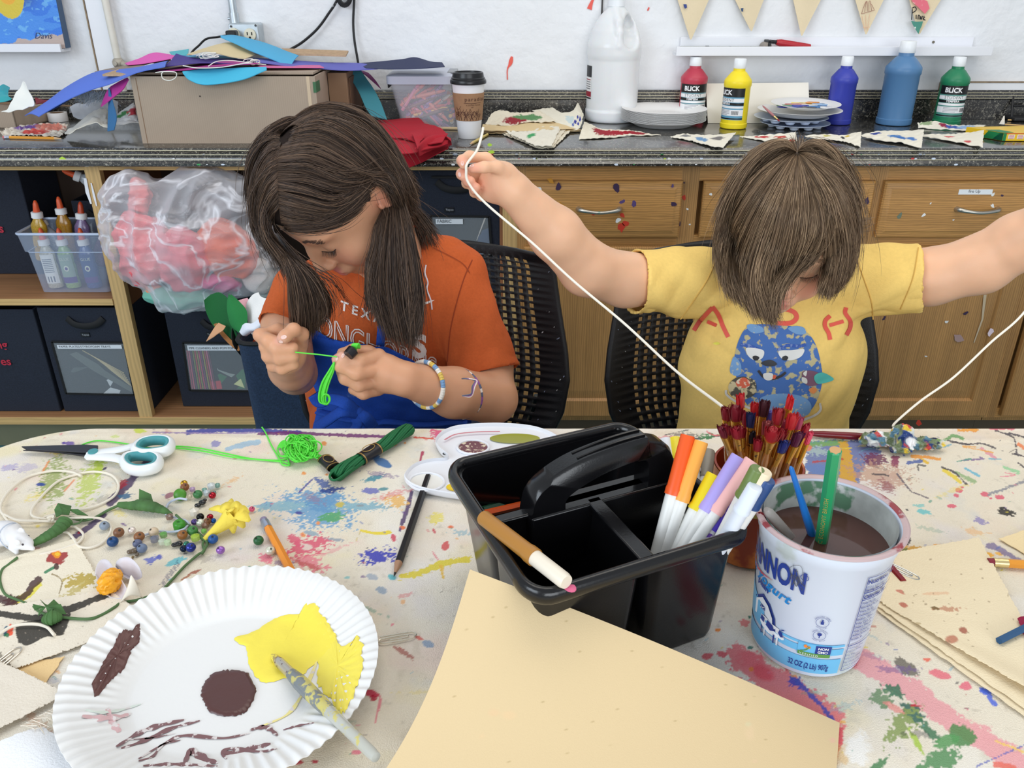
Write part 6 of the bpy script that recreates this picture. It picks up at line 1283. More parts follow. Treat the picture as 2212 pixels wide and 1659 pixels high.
for k in range(18):
 Q=[(640+rr.uniform(-16,10),950+rr.uniform(-12,12),.004+.008*rr.random()),(660+rr.uniform(-8,8),972+rr.uniform(-8,8),.006),(682,985+rr.uniform(-5,5),.004+rr.uniform(0,.004)),(702,990+rr.uniform(-6,6),.003+rr.uniform(0,.003))]
 g.tube(sm(arr([T(u,v,h)for u,v,h in Q]),20),.0009,5)
for k in range(8):g.tube(sm(arr([T(u,v,h)for u,v,h in[(628,962,.004),(612,952+k*2,.004),(600,968,.003),(606,985,.003),(625,980+k,.004)]]),20),.0009,5)
M_lab=mat('skein_band',(26,25,30),.35);M_gold=mat('skein_gold',(170,140,80),.4,.5)
def band(r,a,b,rw,flat=.6,m=None):
 a,b=arr(a),arr(b);P=lin(a,b,8);part(r,'paper_band',G().tube(P,rw,18,flat=flat,up=(0,0,1),cap=False),M_lab)
 o=r;d_=(b-a)/norm(b-a)
 for s in(.04,.92):part(r,'gold_edge',G().tube(lin(a+(b-a)*s,a+(b-a)*(s+.05),3),rw*1.03,18,flat=flat,up=(0,0,1),cap=False),M_gold)
 m_=(a+b)/2+[0,0,rw*flat+.0008];g=G();sd=np.cross(d_,(0,0,1));
 g.tube([m_+d_*.009*cos(t)+sd*.0055*sin(t)for t in lin(0,2*PI,20,endpoint=False)],.0005,5,closed=True);part(r,'gold_emblem',g,M_gold)
r=thing('thread_skein','tangled light green embroidery skein with a black paper band','thread skein',T(650,970));part(r,'thread',g,M_lg,smooth=True);band(r,T(700,990,.0055),T(722,1010,.0055),.0085)
def skein(r,path,R,nn,m,flat=.7,tw=3.0,rt=.0011,n=40,pinch=None):
 P=sm(arr(path),n);t=np.gradient(P,axis=0);t/=norm(t,axis=1)[:,None];up=arr([0,0,1.]);s_=np.cross(t,up);s_/=norm(s_,axis=1)[:,None];u_=np.cross(s_,t);g=G();f=lin(0,1,n);pr=np.minimum(1,3.2*np.sqrt(np.clip(f*(1-f),0,1))+.35)
 if pinch is not None:pr=pr*(1-.25*np.exp(-((f-pinch)/.16)**2))
 for k in range(nn):
  ph=2*PI*k/nn+(k%2)*.3;rad=R*(1 if k%3 else.72);g.tube(P+(s_*np.cos(ph+tw*f)[:,None]+u_*flat*np.sin(ph+tw*f)[:,None])*(rad*pr)[:,None],rt,5)
 return part(r,'thread',g,m,smooth=True)
r=thing('thread_skein','dark green embroidery skein with a black and gold band','thread skein',T(805,980))
skein(r,[T(722,1030,.006),T(745,1012,.0085),T(790,985,.0095),T(830,960,.0105),T(862,938,.011),T(888,925,.009)],.0082,34,M_dg,.8,4,.0014,50,.45);band(r,T(778,993,.0095),T(816,968,.0105),.0088,.85)
g=G()
for k in range(9):
 z=.003+.0012*k;g.tube(sm(arr([T(u,v,z)for u,v in[(760,1003),(735,1012),(716,1022),(713,1033),(724,1037),(742,1026),(765,1008)]]),30),.0014,5)
part(r,'loop_end',g,M_dg,smooth=True)
g=G()
out=[(1090,928),(1030,929),(984,934),(955,946),(941,963),(949,981),(967,996),(963,1004),(931,1007),(896,1017),(875,1038),(881,1055),(913,1070),(984,1083),(1060,1090),(1140,1080),(1200,1050),(1225,1005),(1210,960),(1160,936)]
O=sm(arr([T(u,v,0)for u,v in out]),100,True);cc_=O.mean(0)
r=thing('palette','white plastic palette with wells partly hidden behind the black caddy','palette',T(980,1010))
rg=[]
for f,z in((.96,.0009),(1,.005),(1.0,.0095),(.985,.0105),(.97,.0095),(.955,.0065),(.7,.006),(.3,.006),(.02,.006)):q=cc_+(O-cc_)*f;q[:,2]=TZ+z;rg.append(q)
M_pw=mat('palette_white',(236,238,244),.3);part(r,'tray',rings(G(),rg,(1,1)),M_pw,smooth=40)
def well(u,v,ru,rv,colr,name='well',rim=True,dry=None):
 P=arr([T(u+ru*cos(t),v+rv*sin(t),.0072)for t in lin(0,2*PI,40,endpoint=False)]);c=P.mean(0);o=None
 if rim:o=part(r,'well_rim',G().tube(P,.0016,8,closed=True),M_pw)
 rg=[];
 for f,z in((.97,.0072),(.8,.0066),(.4,.0064),(.02,.0064)):q=c+(P-c)*f;q[:,2]=TZ+z;rg.append(q)
 part(r,name,rings(G(),rg,(0,1)),mat('wellpaint_%d_%d_%d'%colr,colr,.3,dark=dry),smooth=60)
well(922,1041,38,19,(238,236,230),'white_paint');well(1022,966,34,15,(110,60,70),'maroon_paint',True,((222,206,180),160,.52));well(1112,947,56,11,(150,152,44),'olive_paint',False);well(960,980,4,3,(60,60,60),'speck',False)
well(985,1052,22,9,(240,206,30),'yellow_paint',False)
part(r,'red_streak',G().strip(sm(TP([(960,950),(985,938),(1030,933),(1080,932)],.0098),20),.0025,(0,0,1)),mat('faint_red',(206,130,140),.5))
pencil('pencil','black hexagonal pencil with sharpened wooden tip left of the caddy',T(925,1030,.0045),T(851,1245,.0045),(30,32,36),.0042,ferrule=False,wood=(168,128,100),cut=.02,lead=(30,30,32))
pencil('pencil','short orange pencil with chewed silver ferrule running under the plate',T(569,1122,.0048),T(632,1240,.0045),(236,146,50),.0043,tip=False,eraser=(150,140,170),fercol=(170,180,200))
pencil('pencil','yellow pencil with worn maroon eraser at the right edge',T(2134,1214,.0052),T(2330,1226,.0052),(226,150,52),.0044,tip=False,eraser=(130,30,50),fercol=(226,206,150))
pencil('pencil','thin blue pencil pointing in from the right edge',T(2158,1384,.0105),T(2330,1298,.0105),(30,78,120),.0032,tip=False,ferrule=False)
pencil('pencil','dark red pencil end poking out behind the yogurt tub',T(1951,1257,.006),T(1880,1175,.006),(130,22,34),.0037,tip=False,ferrule=False)
def clip(name,label,cu,cv,L,ang,colr=(196,200,204),h=.001):
 c=T(cu,cv,h+.0008);a=math.radians(ang);pts=[(-.45,.5),(.3,.5),(.5,.2),(.5,-.2),(.3,-.5),(-.35,-.5),(-.5,-.25),(-.5,0),(-.35,.2),(.2,.2),(.3,0),(.2,-.2),(-.2,-.2)]
 P=[c+[L*(x*cos(a)-y*.26*sin(a)),L*(x*sin(a)+y*.26*cos(a)),0]for x,y in pts];return solo(name,label,'paper clip',G().tube(sm(P,60),.0007,6),mat('clip_%d'%colr[0],colr,.25,.8))
clip('paper_clip','pale paper clip lying between the paper plate and the manila sheet',858,1377,.032,14,(226,222,206));clip('paper_clip','silver paper clip beside the yogurt tub on the canvas',1950,1234,.03,-48,(176,180,182),.006);clip('paper_clip','paper clip at the far left edge above the canvas scrap',6,1430,.034,70,(206,200,190),.004)
A,B=W(1015,1230,z=TZ+.118),W(1813,1562,z=TZ+.0025);Cc=arr([-.137,.335,TZ+.004]);D=arr([.185,.295,TZ+.0015]);n=170;X=np.zeros((n,n,3))
for i,s in enumerate(lin(0,1,n)):
 for j,t in enumerate(lin(0,1,n)):
  p=(A*(1-s)+B*s)*(1-t)+(Cc*(1-s)+D*s)*t;p[2]+=-.018*sin(PI*t)*(1-s)**1.2+.004*sin(PI*s)*(1-t);p[2]=max(p[2],TZ+.0016);p[0]+=.012*sin(PI*t)*(1-s);X[i,j]=p
pm=Paint(X,(220,196,153))
for u,v,a_,b_,c_ in((1068,1540,14,9,(226,192,150)),(1100,1545,20,13,(228,196,152)),(1620,1585,14,22,(228,200,160)),(1615,1565,9,7,(216,206,166)),(1040,1590,8,6,(226,196,152)),(1630,1645,10,8,(228,196,160)),(1798,1600,7,6,(230,180,160))):pm.ell(u,v,a_,b_,c_,0,0,.6,1)
for k in range(60):pm.ell(rr.uniform(900,1800),rr.uniform(1280,1650),rr.uniform(1,2.5),rr.uniform(1,2.2),(180,156,110),0,0,.7)
solo('manila_paper','large manila sheet propped on the caddy in the foreground','paper',G().grid(X,0,pm.C.reshape(n,n,3),th=.0005),mat('manila_vc',rough=.8,attr='col',bump=.1,bscale=900))
def flat_sheet(name,label,cat,quad,z,base,marks=None,n=60,th=.0006,wav=.0006,m='cloth_vc',seed=0,lift=None):
 q=[T(u,v)for u,v in quad];s=lin(0,1,n)[:,None,None];t=lin(0,1,n)[None,:,None]
 X=(q[0]*(1-s)+q[1]*s)*(1-t)+(q[3]*(1-s)+q[2]*s)*t;X[...,2]=TZ+z+np.abs(vnoise(X,30,seed))*wav
 e=np.minimum(np.minimum(s,1-s),np.minimum(t,1-t))[...,0]<.5/n;X[...,0]+=e*(RNG.random((n,n))-.5)*.0014;X[...,1]+=e*(RNG.random((n,n))-.5)*.0014
 if lift:X[...,2]+=lift(s[...,0]+0*t[...,0],t[...,0]+0*s[...,0])
 p_=Paint(X,base)
 if marks:marks(p_)
 nrm=np.cross(q[1]-q[0],q[3]-q[0])[2]
 return solo(name,label,cat,G().grid(X,0,p_.C.reshape(n,n,3),th=th,flip=nrm<0),MATS.get(m)or mat(m,rough=.85,attr='col',bump=.3,bscale=700))
cvb=(238,222,188)
Q=[(1925,1205),(2113,1173),(2330,1600),(1893,1310)]
def mk(p):
 for u,v,a_,b_,ro,c_,dr in((1952,1307,9,6,20,(190,110,90),0),(1945,1278,14,4,20,(206,130,110),.5),(2045,1315,34,6,0,(200,150,120),.6),(2018,1314,12,4,10,(120,90,50),.5),(2081,1361,10,7,20,(170,100,80),0),(2055,1381,16,10,10,(196,130,104),0),(1984,1347,5,3,0,(200,180,140),0),(2020,1282,30,4,0,(232,196,160),.3)):p.ell(u,v,a_,b_,c_,ro,dr)
 for k in range(70):p.ell(rr.uniform(1920,2200),rr.uniform(1190,1450),rr.uniform(1,3),rr.uniform(1,2),(150,130,100),0,0,.7)
for k in range(2):flat_sheet('canvas_square',['lowest canvas sheet of the stack at the right','second canvas sheet of the stack at the right'][k],'canvas',[(Q[0][0]-2,Q[0][1]+8-3*k),(Q[1][0]+2,Q[1][1]+6-3*k),(2335,1640-14*k),(1893+k,1322-5*k)],.0022+.0022*k,cvb,None,40,seed=k)
flat_sheet('canvas_square','top canvas sheet at the right spotted with brown paint','canvas',[(1927,1205),(2112,1172),(2325,1585),(1895,1309)],.0065,cvb,mk,110,seed=5,lift=lambda s,t:.006*np.exp(-((t-1)/.12)**2)*np.clip(s*1.6-.2,0,1))
flat_sheet('manila_paper','corner of a manila sheet at the right edge above the pencil','paper',[(2158,1168),(2230,1142),(2330,1180),(2260,1230)],.0024,(240,218,172),None,12,wav=0)
flat_sheet('coloured_paper','crimson paper corner under the blue pencil at the right edge','paper',[(2192,1352),(2260,1330),(2290,1360),(2206,1392)],.0095,(150,26,66),None,12,wav=0)
flat_sheet('manila_paper','manila scrap under the canvas pieces at the lower left','paper',[(36,1440),(140,1420),(84,1500),(60,1492)],.0015,(240,206,150),None,12,wav=0)
def mk(p):
 p.ell(122,1204,22,14,(160,24,34),-10,.2);p.ell(122,1198,9,9,(240,150,40),0,.3);p.ell(124,1196,5,4,(244,200,60),0,.3);p.line([(98,1236),(116,1226)],6,(50,130,90));p.ell(122,1224,5,7,(70,40,40),0)
 p.line([(30,1300),(60,1285),(85,1262)],14,(226,214,70),.3);p.line([(0,1294),(30,1298),(55,1285),(72,1262),(84,1252)],17,(74,44,50),.35);p.ell(25,1305,18,14,(84,50,50),20,.7);p.ell(175,1256,34,14,(186,162,70),-8,.8);p.line([(128,1282),(134,1258),(126,1246),(112,1240)],3,(150,130,90),.4);p.ell(160,1275,24,10,(200,184,120),-30,.9)
flat_sheet('canvas_pennant','canvas piece painted with a red flower and a brown yellow stroke','canvas',[(-60,1232),(163,1166),(236,1292),(-60,1372)],.0016,(238,228,206),mk,130,seed=3)
def mk(p):
 p.line([(-20,1322),(30,1330),(90,1335),(130,1322),(190,1300),(232,1284)],15,(26,24,24),.25);p.poly([(30,1352),(60,1340),(152,1325),(150,1345),(140,1372),(118,1376),(90,1380),(60,1396),(40,1388)],(24,22,22),.1);p.ell(22,1362,8,16,(240,80,40),10,.2);p.ell(12,1362,5,14,(30,90,120),10,.2);p.ell(15,1372,6,6,(30,120,80),0,.3);p.ell(290,1300,20,20,(248,246,240),0,0,.6,1)
 for k in range(80):p.ell(rr.uniform(0,300),rr.uniform(1300,1440),rr.uniform(1,2),1,(170,156,140),0,0,.6)
flat_sheet('canvas_pennant','canvas pennant painted with a thick black stroke left of the plate','canvas',[(-70,1330),(236,1280),(330,1345),(34,1452)],.0036,(236,226,208),mk,130,seed=4)
flat_sheet('canvas_pennant','frayed blank canvas scrap at the lower left corner','canvas',[(-60,1412),(52,1462),(146,1510),(-70,1625)],.0058,(230,220,204),None,90,seed=6)
g=G();S=[]
for k in range(26):s=k/26;p=T(20+126*(1-s)-40,1590-78*(1-s)+6,.006)*s+T(146,1512,.006)*(1-s);q=T(146*(1-s)+40*s,1512*(1-s)+1570*s,.0062);S.append([q,q+[.006+RNG.uniform(0,.006),RNG.uniform(-.004,.003),-.001],q+[.010+RNG.uniform(0,.01),RNG.uniform(-.008,.002),-.003]])
solo('frayed_threads','loose threads frayed from the edge of the blank canvas scrap','thread',strands(g,arr(S),[.0004,.0004,.0002]),paint(226,216,200))
flat_sheet('white_paper','white sheet curling in the lower left corner of the table','paper',[(-60,1640),(92,1572),(250,1668),(150,1790)],.0012,(240,242,246),None,40,wav=0,m='cloth_vc',lift=lambda s,t:.004*np.sin(PI*s)*(1-t))
PC=arr([-.2325,.503]);PR=.1235;PH=.0205
pro=[(0.001,.0020),(PR*.60,.0020),(PR*.625,.0032),(PR*.66,.0052),(PR*.80,PH*.6),(PR*.93,PH*.93),(PR*.985,PH),(PR,PH+.0002),(PR,PH-.0008),(PR*.985,PH-.0013),(PR*.93,PH*.93-.0012),(PR*.80,PH*.6-.0011),(PR*.66,.0042),(PR*.62,.0016),(PR*.60,.0009),(.001,.0009)]
def fl(R,Z,a):k=np.clip((R-PR*.66)/(PR*.10),0,1);return 0*R,.0010*np.sin(a*74)*k
r=thing('paper_plate','large paper plate with yellow and brown paint in the foreground','plate',(PC[0],PC[1],TZ+.001))
dn=[pro[0]]
for a,b in zip(pro[:-1],pro[1:]):m_=max(1,int(abs(b[0]-a[0])/.003));dn+=[(a[0]+(b[0]-a[0])*t,a[1]+(b[1]-a[1])*t)for t in lin(0,1,m_+1)[1:]]
PZ=TZ+.001
part(r,'plate',G().lathe(dn,(PC[0],PC[1],PZ),740,flute=fl,cap=(0,0)),M_plate,smooth=60)
rp,zp=arr([p[0]for p in pro[:8]]),arr([p[1]for p in pro[:8]])
def onplate(uv,off=.0006):
 out=[]
 for u,v in uv:
  z=PZ+.003
  for _ in range(8):p=W(u,v,z=z);R=math.hypot(p[0]-PC[0],p[1]-PC[1]);z=PZ+np.interp(R,rp,zp)+.0010*sin(math.atan2(p[1]-PC[1],p[0]-PC[0])*74)*min(1,max(0,(R-PR*.66)/(PR*.1)))*.8
  p=W(u,v,z=z);out.append(p+[0,0,off])
 return arr(out)
def paintpatch(name,px,colr,seed,th=.0010,jag=1.5,mt=None,rings_=(1,.94,.8,.6,.4,.2,0)):
 px=arr(px,float);n=90;Q=sm(px,n,True);rs=np.random.default_rng(seed);c=Q.mean(0);dr=Q-c;L=norm(dr,axis=1)[:,None];Q=Q+dr/L*(rs.normal(size=(n,1))*jag)
 rg=[];
 for f in rings_:rg.append(onplate(c+(Q-c)*f,.0004+(0 if f==1 else th*(.9+.2*rs.random()))))
 X=arr(rg);X=np.concatenate([X,X[:,:1]],1);part(r,name,G().grid(X),mt or mat('poster_%d_%d_%d'%colr,colr,.42,bump=.25,bscale=150,var=.03,vscale=60),smooth=True)
yel,brn=(248,230,84),(88,56,54)
paintpatch('yellow_paint',[(508,1378),(548,1365),(580,1345),(610,1330),(650,1325),(660,1306),(682,1304),(692,1325),(715,1355),(728,1385),(700,1420),(672,1440),(650,1462),(610,1468),(580,1476),(560,1470),(545,1450),(535,1425),(532,1400),(515,1390)],yel,1)
paintpatch('yellow_paint',[(690,1335),(720,1365),(735,1395),(762,1385),(772,1374),(784,1400),(782,1440),(772,1480),(758,1515),(742,1540),(728,1532),(715,1510),(700,1500),(688,1480),(685,1450),(690,1410),(680,1370)],(249,232,92),2,.0007,2.2)
paintpatch('brown_paint',[(492,1448),(530,1452),(550,1480),(552,1498),(538,1530),(520,1545),(490,1548),(455,1540),(442,1520),(434,1500),(442,1475),(462,1455)],brn,3,.0016,1.0,mat('brown_poster',brn,.3,bump=.4,bscale=60))
paintpatch('brown_paint',[(298,1348),(304,1360),(300,1388),(285,1405),(272,1440),(250,1462),(232,1480),(210,1505),(203,1500),(200,1478),(212,1455),(228,1425),(245,1400),(255,1375),(270,1362),(280,1360),(290,1366)],(98,62,58),4,.0012,1.8)
def streak(name,px,w,colr,al=1):P=onplate(sm(arr(px,float),26),.0007);tt=lin(0,1,26);wv_=w*(.35+.65*np.sin(PI*np.clip(tt,.03,.97)))*(1+.3*np.sin(tt*23));part(r,name,G().strip(P,wv_,(0,0,1)),mat('thin_%d_%d_%d'%colr,colr,.5,dark=((222,214,212),160,.54)),smooth=True)
for px,w in(([(252,1614),(300,1585),(340,1570),(398,1556)],.005),([(262,1618),(310,1602),(370,1575),(432,1558)],.004),([(300,1640),(360,1605),(400,1590),(480,1596),(540,1585)],.003),([(300,1645),(330,1635),(352,1610),(390,1600)],.0025),([(540,1578),(575,1572),(600,1590)],.004),([(400,1648),(412,1625),(440,1640),(470,1650)],.006),([(480,1630),(530,1622),(585,1608)],.006),([(490,1640),(480,1628),(500,1618),(560,1625),(600,1618)],.003),([(612,1578),(640,1570),(680,1562)],.002),([(310,1655),(380,1652),(470,1656)],.003),([(270,1600),(330,1595),(380,1585)],.0015)):streak('brown_streak',px,w,(128,92,94))
for px,w in(([(178,1548),(215,1552),(255,1550),(283,1543)],.006),([(232,1532),(240,1555),(250,1575),(262,1580)],.006)):streak('pink_streak',px,w,(216,178,180))
streak('green_streak',[(185,1535),(220,1540),(260,1535),(305,1522)],.003,(214,224,214));streak('yellow_streak',[(565,1570),(620,1545),(650,1505),(684,1430),(680,1390)],.003,(240,226,150))
a,b=onplate([(588,1420)],.003)[0],W(814,1638,z=TZ+.031)
mid=onplate([(745,1552)],.006)[0]
L=norm(b-a);d_=(b-a)/L
r=thing('paintbrush','clear handled paintbrush resting in the yellow paint on the plate','paintbrush',a)
part(r,'bristles',G().lathe([(.0008,0),(.003,.005),(.0036,.012)],a,12,axis=d_),mat('bristle_yellow',(170,150,90),.6,dark=((240,222,90),300,.5)))
part(r,'ferrule',G().lathe([(.0036,.0115),(.0042,.014),(.0043,.034),(.0046,.036)],a,16,axis=d_),mat('ferrule_paint',(196,190,176),.3,.6,dark=((120,90,90),150,.55)))
part(r,'handle',G().lathe([(.0044,.036),(.0058,.050),(.006,.065),(.0052,.09),(.0045,.12),(.0042,L-.006),(.0036,L-.001),(.001,L)],a,20,axis=d_),mat('clear_handle',(206,208,200),.12,dark=((226,214,120),90,.58),alpha=.75,coat=.5),smooth=50)
part(r,'paint_residue',G().lathe([(.0047,.036),(.0061,.050),(.0063,.064),(.0056,.088),(.005,.1)],a,16,axis=d_,cap=(0,0)),mat('residue',(120,130,140),.4,dark=((236,222,110),110,.5),alpha=.55),smooth=50)
BD=[(399,1049,7.5,(206,160,40),'m','gold bead at the top of the bead heap'),(401,1058,9.5,(140,86,48),'w','brown wooden bead touching the gold bead'),(391,1075,13,(78,142,44),'d','large grass green disc bead, largest of the top group'),(417,1062,7,(176,140,190),'g','small lilac glass bead right of the brown bead'),(411,1076,6,(206,196,170),'g','tiny champagne glass bead between the green beads'),(429,1074,10,(60,122,70),'w','dark green wooden bead with a hole in the top group'),
 (443,1063,6.5,(70,160,150),'g','teal glass bead left of the clear bead'),(458,1056,9.5,(206,216,220),'g','clear faceted bead at the top right'),(471,1053,6.5,(60,150,140),'g','teal glass bead at the top right corner'),(448,1070,8.5,(196,210,216),'g','clear glass bead left of the red bead'),(460,1075,8,(170,24,40),'m','metallic red bead in the top group'),(464,1068,5,(50,120,120),'g','tiny dark teal bead behind the red bead'),
 (368,1122,9,(120,78,56),'g','brown faceted bead beside the green leaf tip'),(422,1113,12,(232,226,214),'g','clear flat bead left of the yellow flower'),(434,1122,8.5,(20,20,22),'m','round black bead above the pearl'),(455,1121,7,(160,20,40),'m','red bead tucked beside the yellow flower'),(421,1132,7,(100,80,150),'m','violet bead left of the pearl'),(434,1134,8.5,(220,224,206),'p','mint pearl bead in the middle heap'),(450,1131,8,(130,84,50),'w','brown bead right of the mint pearl'),(462,1129,6,(30,90,170),'m','blue bead under the yellow flower'),(445,1141,9,(126,80,56),'g','faceted brown bead below the mint pearl'),
 (390,1143,13,(62,142,40),'b','green barrel bead standing with its hole up'),(418,1153,11.5,(66,130,66),'w','green wooden bead right of the barrel bead'),(442,1152,7,(110,190,70),'g','lime glass bead at the flower base'),(396,1162,11,(150,98,50),'w','striped brown wooden bead below the barrel bead'),(424,1168,11,(176,210,60),'g','chartreuse faceted bead in the lower heap'),(462,1171,11,(30,84,150),'w','bright blue wooden bead right of the wire'),(404,1180,7,(60,130,110),'m','dark teal bead above the indigo bead'),
 (414,1189,11,(52,64,150),'m','indigo iridescent bead at the bottom of the heap'),(398,1190,8,(20,34,60),'m','navy bead beside the black chip'),(478,1194,9.5,(154,100,190),'p','violet pearl bead by itself below the heap'),(545,1104,6.5,(226,90,130),'p','pink pearl bead alone above the orange pencil'),(560,1174,11,(36,98,56),'w','dark green wooden bead left of the orange pencil'),(585,1196,10.5,(224,224,206),'p','white pearl bead touching the orange pencil'),
 (228,1142,10.5,(140,152,168),'w','grey blue bead inside the cord loop'),(259,1157,11.5,(132,90,62),'w','brown wooden bead left of the small pearl'),(287,1151,8.5,(230,216,206),'p','cream pearl bead in the left row'),(303,1166,11.5,(146,96,58),'w','caramel brown wooden bead in the left row'),(334,1155,10.5,(214,192,164),'w','beige wooden bead right of the caramel one'),(355,1161,9,(90,170,60),'g','green faceted bead right of the beige bead'),(336,1171,10.5,(110,116,136),'g','smoky faceted bead below the beige bead'),(352,1176,9,(206,216,196),'g','clear faceted bead at the end of the left row'),(364,1177,9,(196,222,180),'g','pale green clear bead beside the clear one'),
 (246,1177,12,(24,70,124),'w','deep blue bead at the left end of the row'),(299,1180,10,(98,106,136),'w','slate blue bead in the lower left row'),(309,1191,11,(112,128,156),'w','blue grey round bead at the bottom left')]
def bmat(c,k):
 if k=='g':return mat('glass_%d_%d_%d'%c,c,.06,alpha=.62,spec=1,coat=.6)
 if k=='p':return mat('pearl_%d_%d_%d'%c,c,.22,metal=.25,coat=.5)
 if k=='m':return mat('shine_%d_%d_%d'%c,c,.16,metal=.55)
 return mat('woodbead_%d_%d_%d'%c,c,.38,var=.15,vscale=120)
for u,v,rp_,c_,k,lab in BD:
 p=T(u,v+rp_*.25,.0);Z=p[1]*CP+.52*SP;R=rp_/FPX*Z;
 if k=='d':g=G().lathe([(.001,R*.55),(R*.9,R*.5),(R,R*.25),(R,-R*.25),(R*.9,-R*.5),(.001,-R*.55)][::-1],(p[0],p[1],TZ+R*.9),28,axis=(.1,-.8,.6))
 elif k=='b':g=G().lathe([(.0015,R*1.7),(.0015,R*1.9),(R*.6,R*1.95),(R*.95,R*1.6),(R,R),(R*.95,R*.35),(R*.6,.0003),(.001,.0003)][::-1],(p[0],p[1],TZ+.0006),20,axis=(.05,-.1,1))
 elif k=='g':g=G().sphere((p[0],p[1],TZ+R*.95+.0006),(R,R,R*.9),9)
 else:g=G().sphere((p[0],p[1],TZ+R*.93+.0006),(R,R,R*.92),20)
 r=thing('bead',lab,'bead',(p[0],p[1],TZ+.0006));part(r,'body',g,bmat(c_,k),smooth=(5 if k=='g' else True))
 if k in 'wpm' and rp_>6:
  a=RNG.uniform(0,6);q=arr([.45*cos(a),-.35,.75]);q/=norm(q);cc_=arr([p[0],p[1],TZ+R*.93+.0006]);part(r,'hole',G().lathe([(R*.24,0),(R*.2,.0002)],cc_+q*R*.955,12,axis=q),paint(*[int(x*.35)for x in c_]))
def chip(pts,label,c_=(20,22,24),rz=0):
 r0=T(*pts[0][:2]);Z=r0[1]*CP+.52*SP;g=G()
 S=SDF(r0-[.02,.02,.001],r0+[.02,.02,.014],.0006)
 for k,(u,v,rr_)in enumerate(pts):p=T(u,v);R=rr_/FPX*Z;S.ell((p[0],p[1],TZ+R*.7+.0006),(R,R*.8,R*.7),k=.001)
 V,F=S.mesh();solo('stone_chip',label,'bead',G().add(V,F),mat('stone_%d'%c_[0],c_,.15,coat=.5),smooth=True)
chip([(428,1097,7),(438,1091,8),(443,1084,5)],'black stone chip bead below the green wooden bead');chip([(378,1182,7),(388,1180,8),(396,1186,5)],'black stone chip bead beside the navy bead');chip([(282,1197,7),(292,1195,8),(297,1202,5)],'bronze brown stone chip at the bottom of the left row',(104,88,70))
chip([(286,1210,3.5),(288,1206,3.5)],'tiny bronze bead under the brown stone chip',(120,96,50))
M_cord=mat('cream_cord',(232,224,208),.8);M_cordb=mat('pale_blue_cord',(188,198,214),.6)
solo('cream_cord','cream cord lying in wide loops at the left of the table','cord',tube_t([(176,1028,.002),(150,1019),(110,1018),(60,1030),(22,1058),(2,1090),(8,1112),(40,1122,.003),(80,1124),(110,1113),(165,1104,.002),(215,1090),(248,1070),(256,1046),(240,1026),(205,1019),(170,1024),(125,1040),(85,1078),(68,1104),(75,1117,.003),(110,1122),(160,1118)],.0014,160),M_cord)
solo('cream_cord','cream cord curling in small loops around the green leaf wrap','cord',tube_t([(28,1158),(27,1138),(8,1112,.004),(40,1124,.005),(100,1126,.005),(140,1128,.004),(165,1140),(180,1155),(170,1172),(150,1180),(120,1190),(85,1198)],.0013,110),M_cord)
solo('cream_cord','cream cord loop passing the grey bead','cord',tube_t([(150,1120,.006),(185,1118,.006),(220,1121),(238,1135),(238,1152),(222,1172),(195,1183),(170,1180),(160,1165),(148,1152),(135,1148)],.0013,90),M_cord)
g=G()
for k in range(5):g.tube(sm(arr([T(110+rr.uniform(-7,7),1120+rr.uniform(-5,5),.003+.006*rr.random())for _ in range(6)]),20,True),.0013,6,closed=True)
solo('cord_knot','knot of cream cord beside the green leaf wrap','cord',g,M_cord)
solo('pale_cord','pale blue cord hooked over the top green bead and leaf tip','cord',tube_t([(404,1079,.012),(385,1077,.012),(366,1086,.002),(358,1100),(360,1112),(375,1117),(400,1124),(410,1134)],.0012,50),M_cordb)
solo('pale_cord','pale blue cord running from the barrel bead to the left row','cord',tube_t([(405,1136,.003),(395,1144,.008),(370,1149),(340,1148),(315,1155),(308,1158)],.0012,40),M_cordb)
solo('cream_cord','cream cord arched over the black painted pennant','cord',tube_t([(-30,1386,.006),(0,1368,.006),(30,1352,.007),(70,1348,.007),(100,1354,.006),(118,1372,.006)],.0014,50),M_cord)
M_gw=mat('floral_wire',(84,116,72),.7);M_leaf=mat('leaf_wrap',(72,112,60),.7,var=.3,vscale=60,bump=1,bscale=90)
r=thing('wire_garland','green floral wire garland with leaf wraps lying on the table','garland',T(200,1230))
part(r,'wire',tube_t([(38,1204,.003),(18,1220),(4,1232),(0,1256),(10,1282),(30,1293),(62,1306),(96,1326,.005),(140,1334,.005),(190,1337,.005),(220,1328,.004),(250,1310,.004),(262,1302),(300,1295),(345,1278),(372,1252),(400,1222),(428,1198),(441,1190),(438,1176),(440,1164),(425,1148),(400,1130),(380,1112,.004)],.0013,220),M_gw,smooth=True)
part(r,'wire',tube_t([(258,1091,.003),(232,1103),(205,1118),(180,1124),(150,1118,.004)],.0015,50),M_gw,smooth=True)
part(r,'wire',tube_t([(215,1112),(195,1122,.004),(182,1118,.005),(170,1130,.004),(148,1132,.004),(128,1120)],.001,50),M_gw,smooth=True)
part(r,'wire',tube_t([(438,1166,.002),(434,1160,.004),(448,1172),(442,1186,.004),(436,1196,.003)],.0015,40),M_gw,smooth=True)
def wrap(pts,rad,seed,name='leaf_wrap'):
 P=sm(arr([T(u,v,h)for u,v,h in pts]),60);rs=np.random.default_rng(seed);t=lin(0,1,60);R=np.interp(t,lin(0,1,len(rad)),rad)*(1+.12*((t*9)%1)-.05);g=G().tube(P,R,14,flat=.8,up=(0,0,1));part(r,name,g,M_leaf,smooth=45)
wrap([(68,1176,.004),(95,1162,.006),(125,1143,.008),(142,1125,.009)],[.0035,.0055,.0065,.008],1)
wrap([(256,1090,.004),(285,1092,.005),(305,1090,.008),(330,1095,.008),(352,1102,.005),(372,1110,.003)],[.0035,.0055,.0075,.0065,.0045,.001],2)
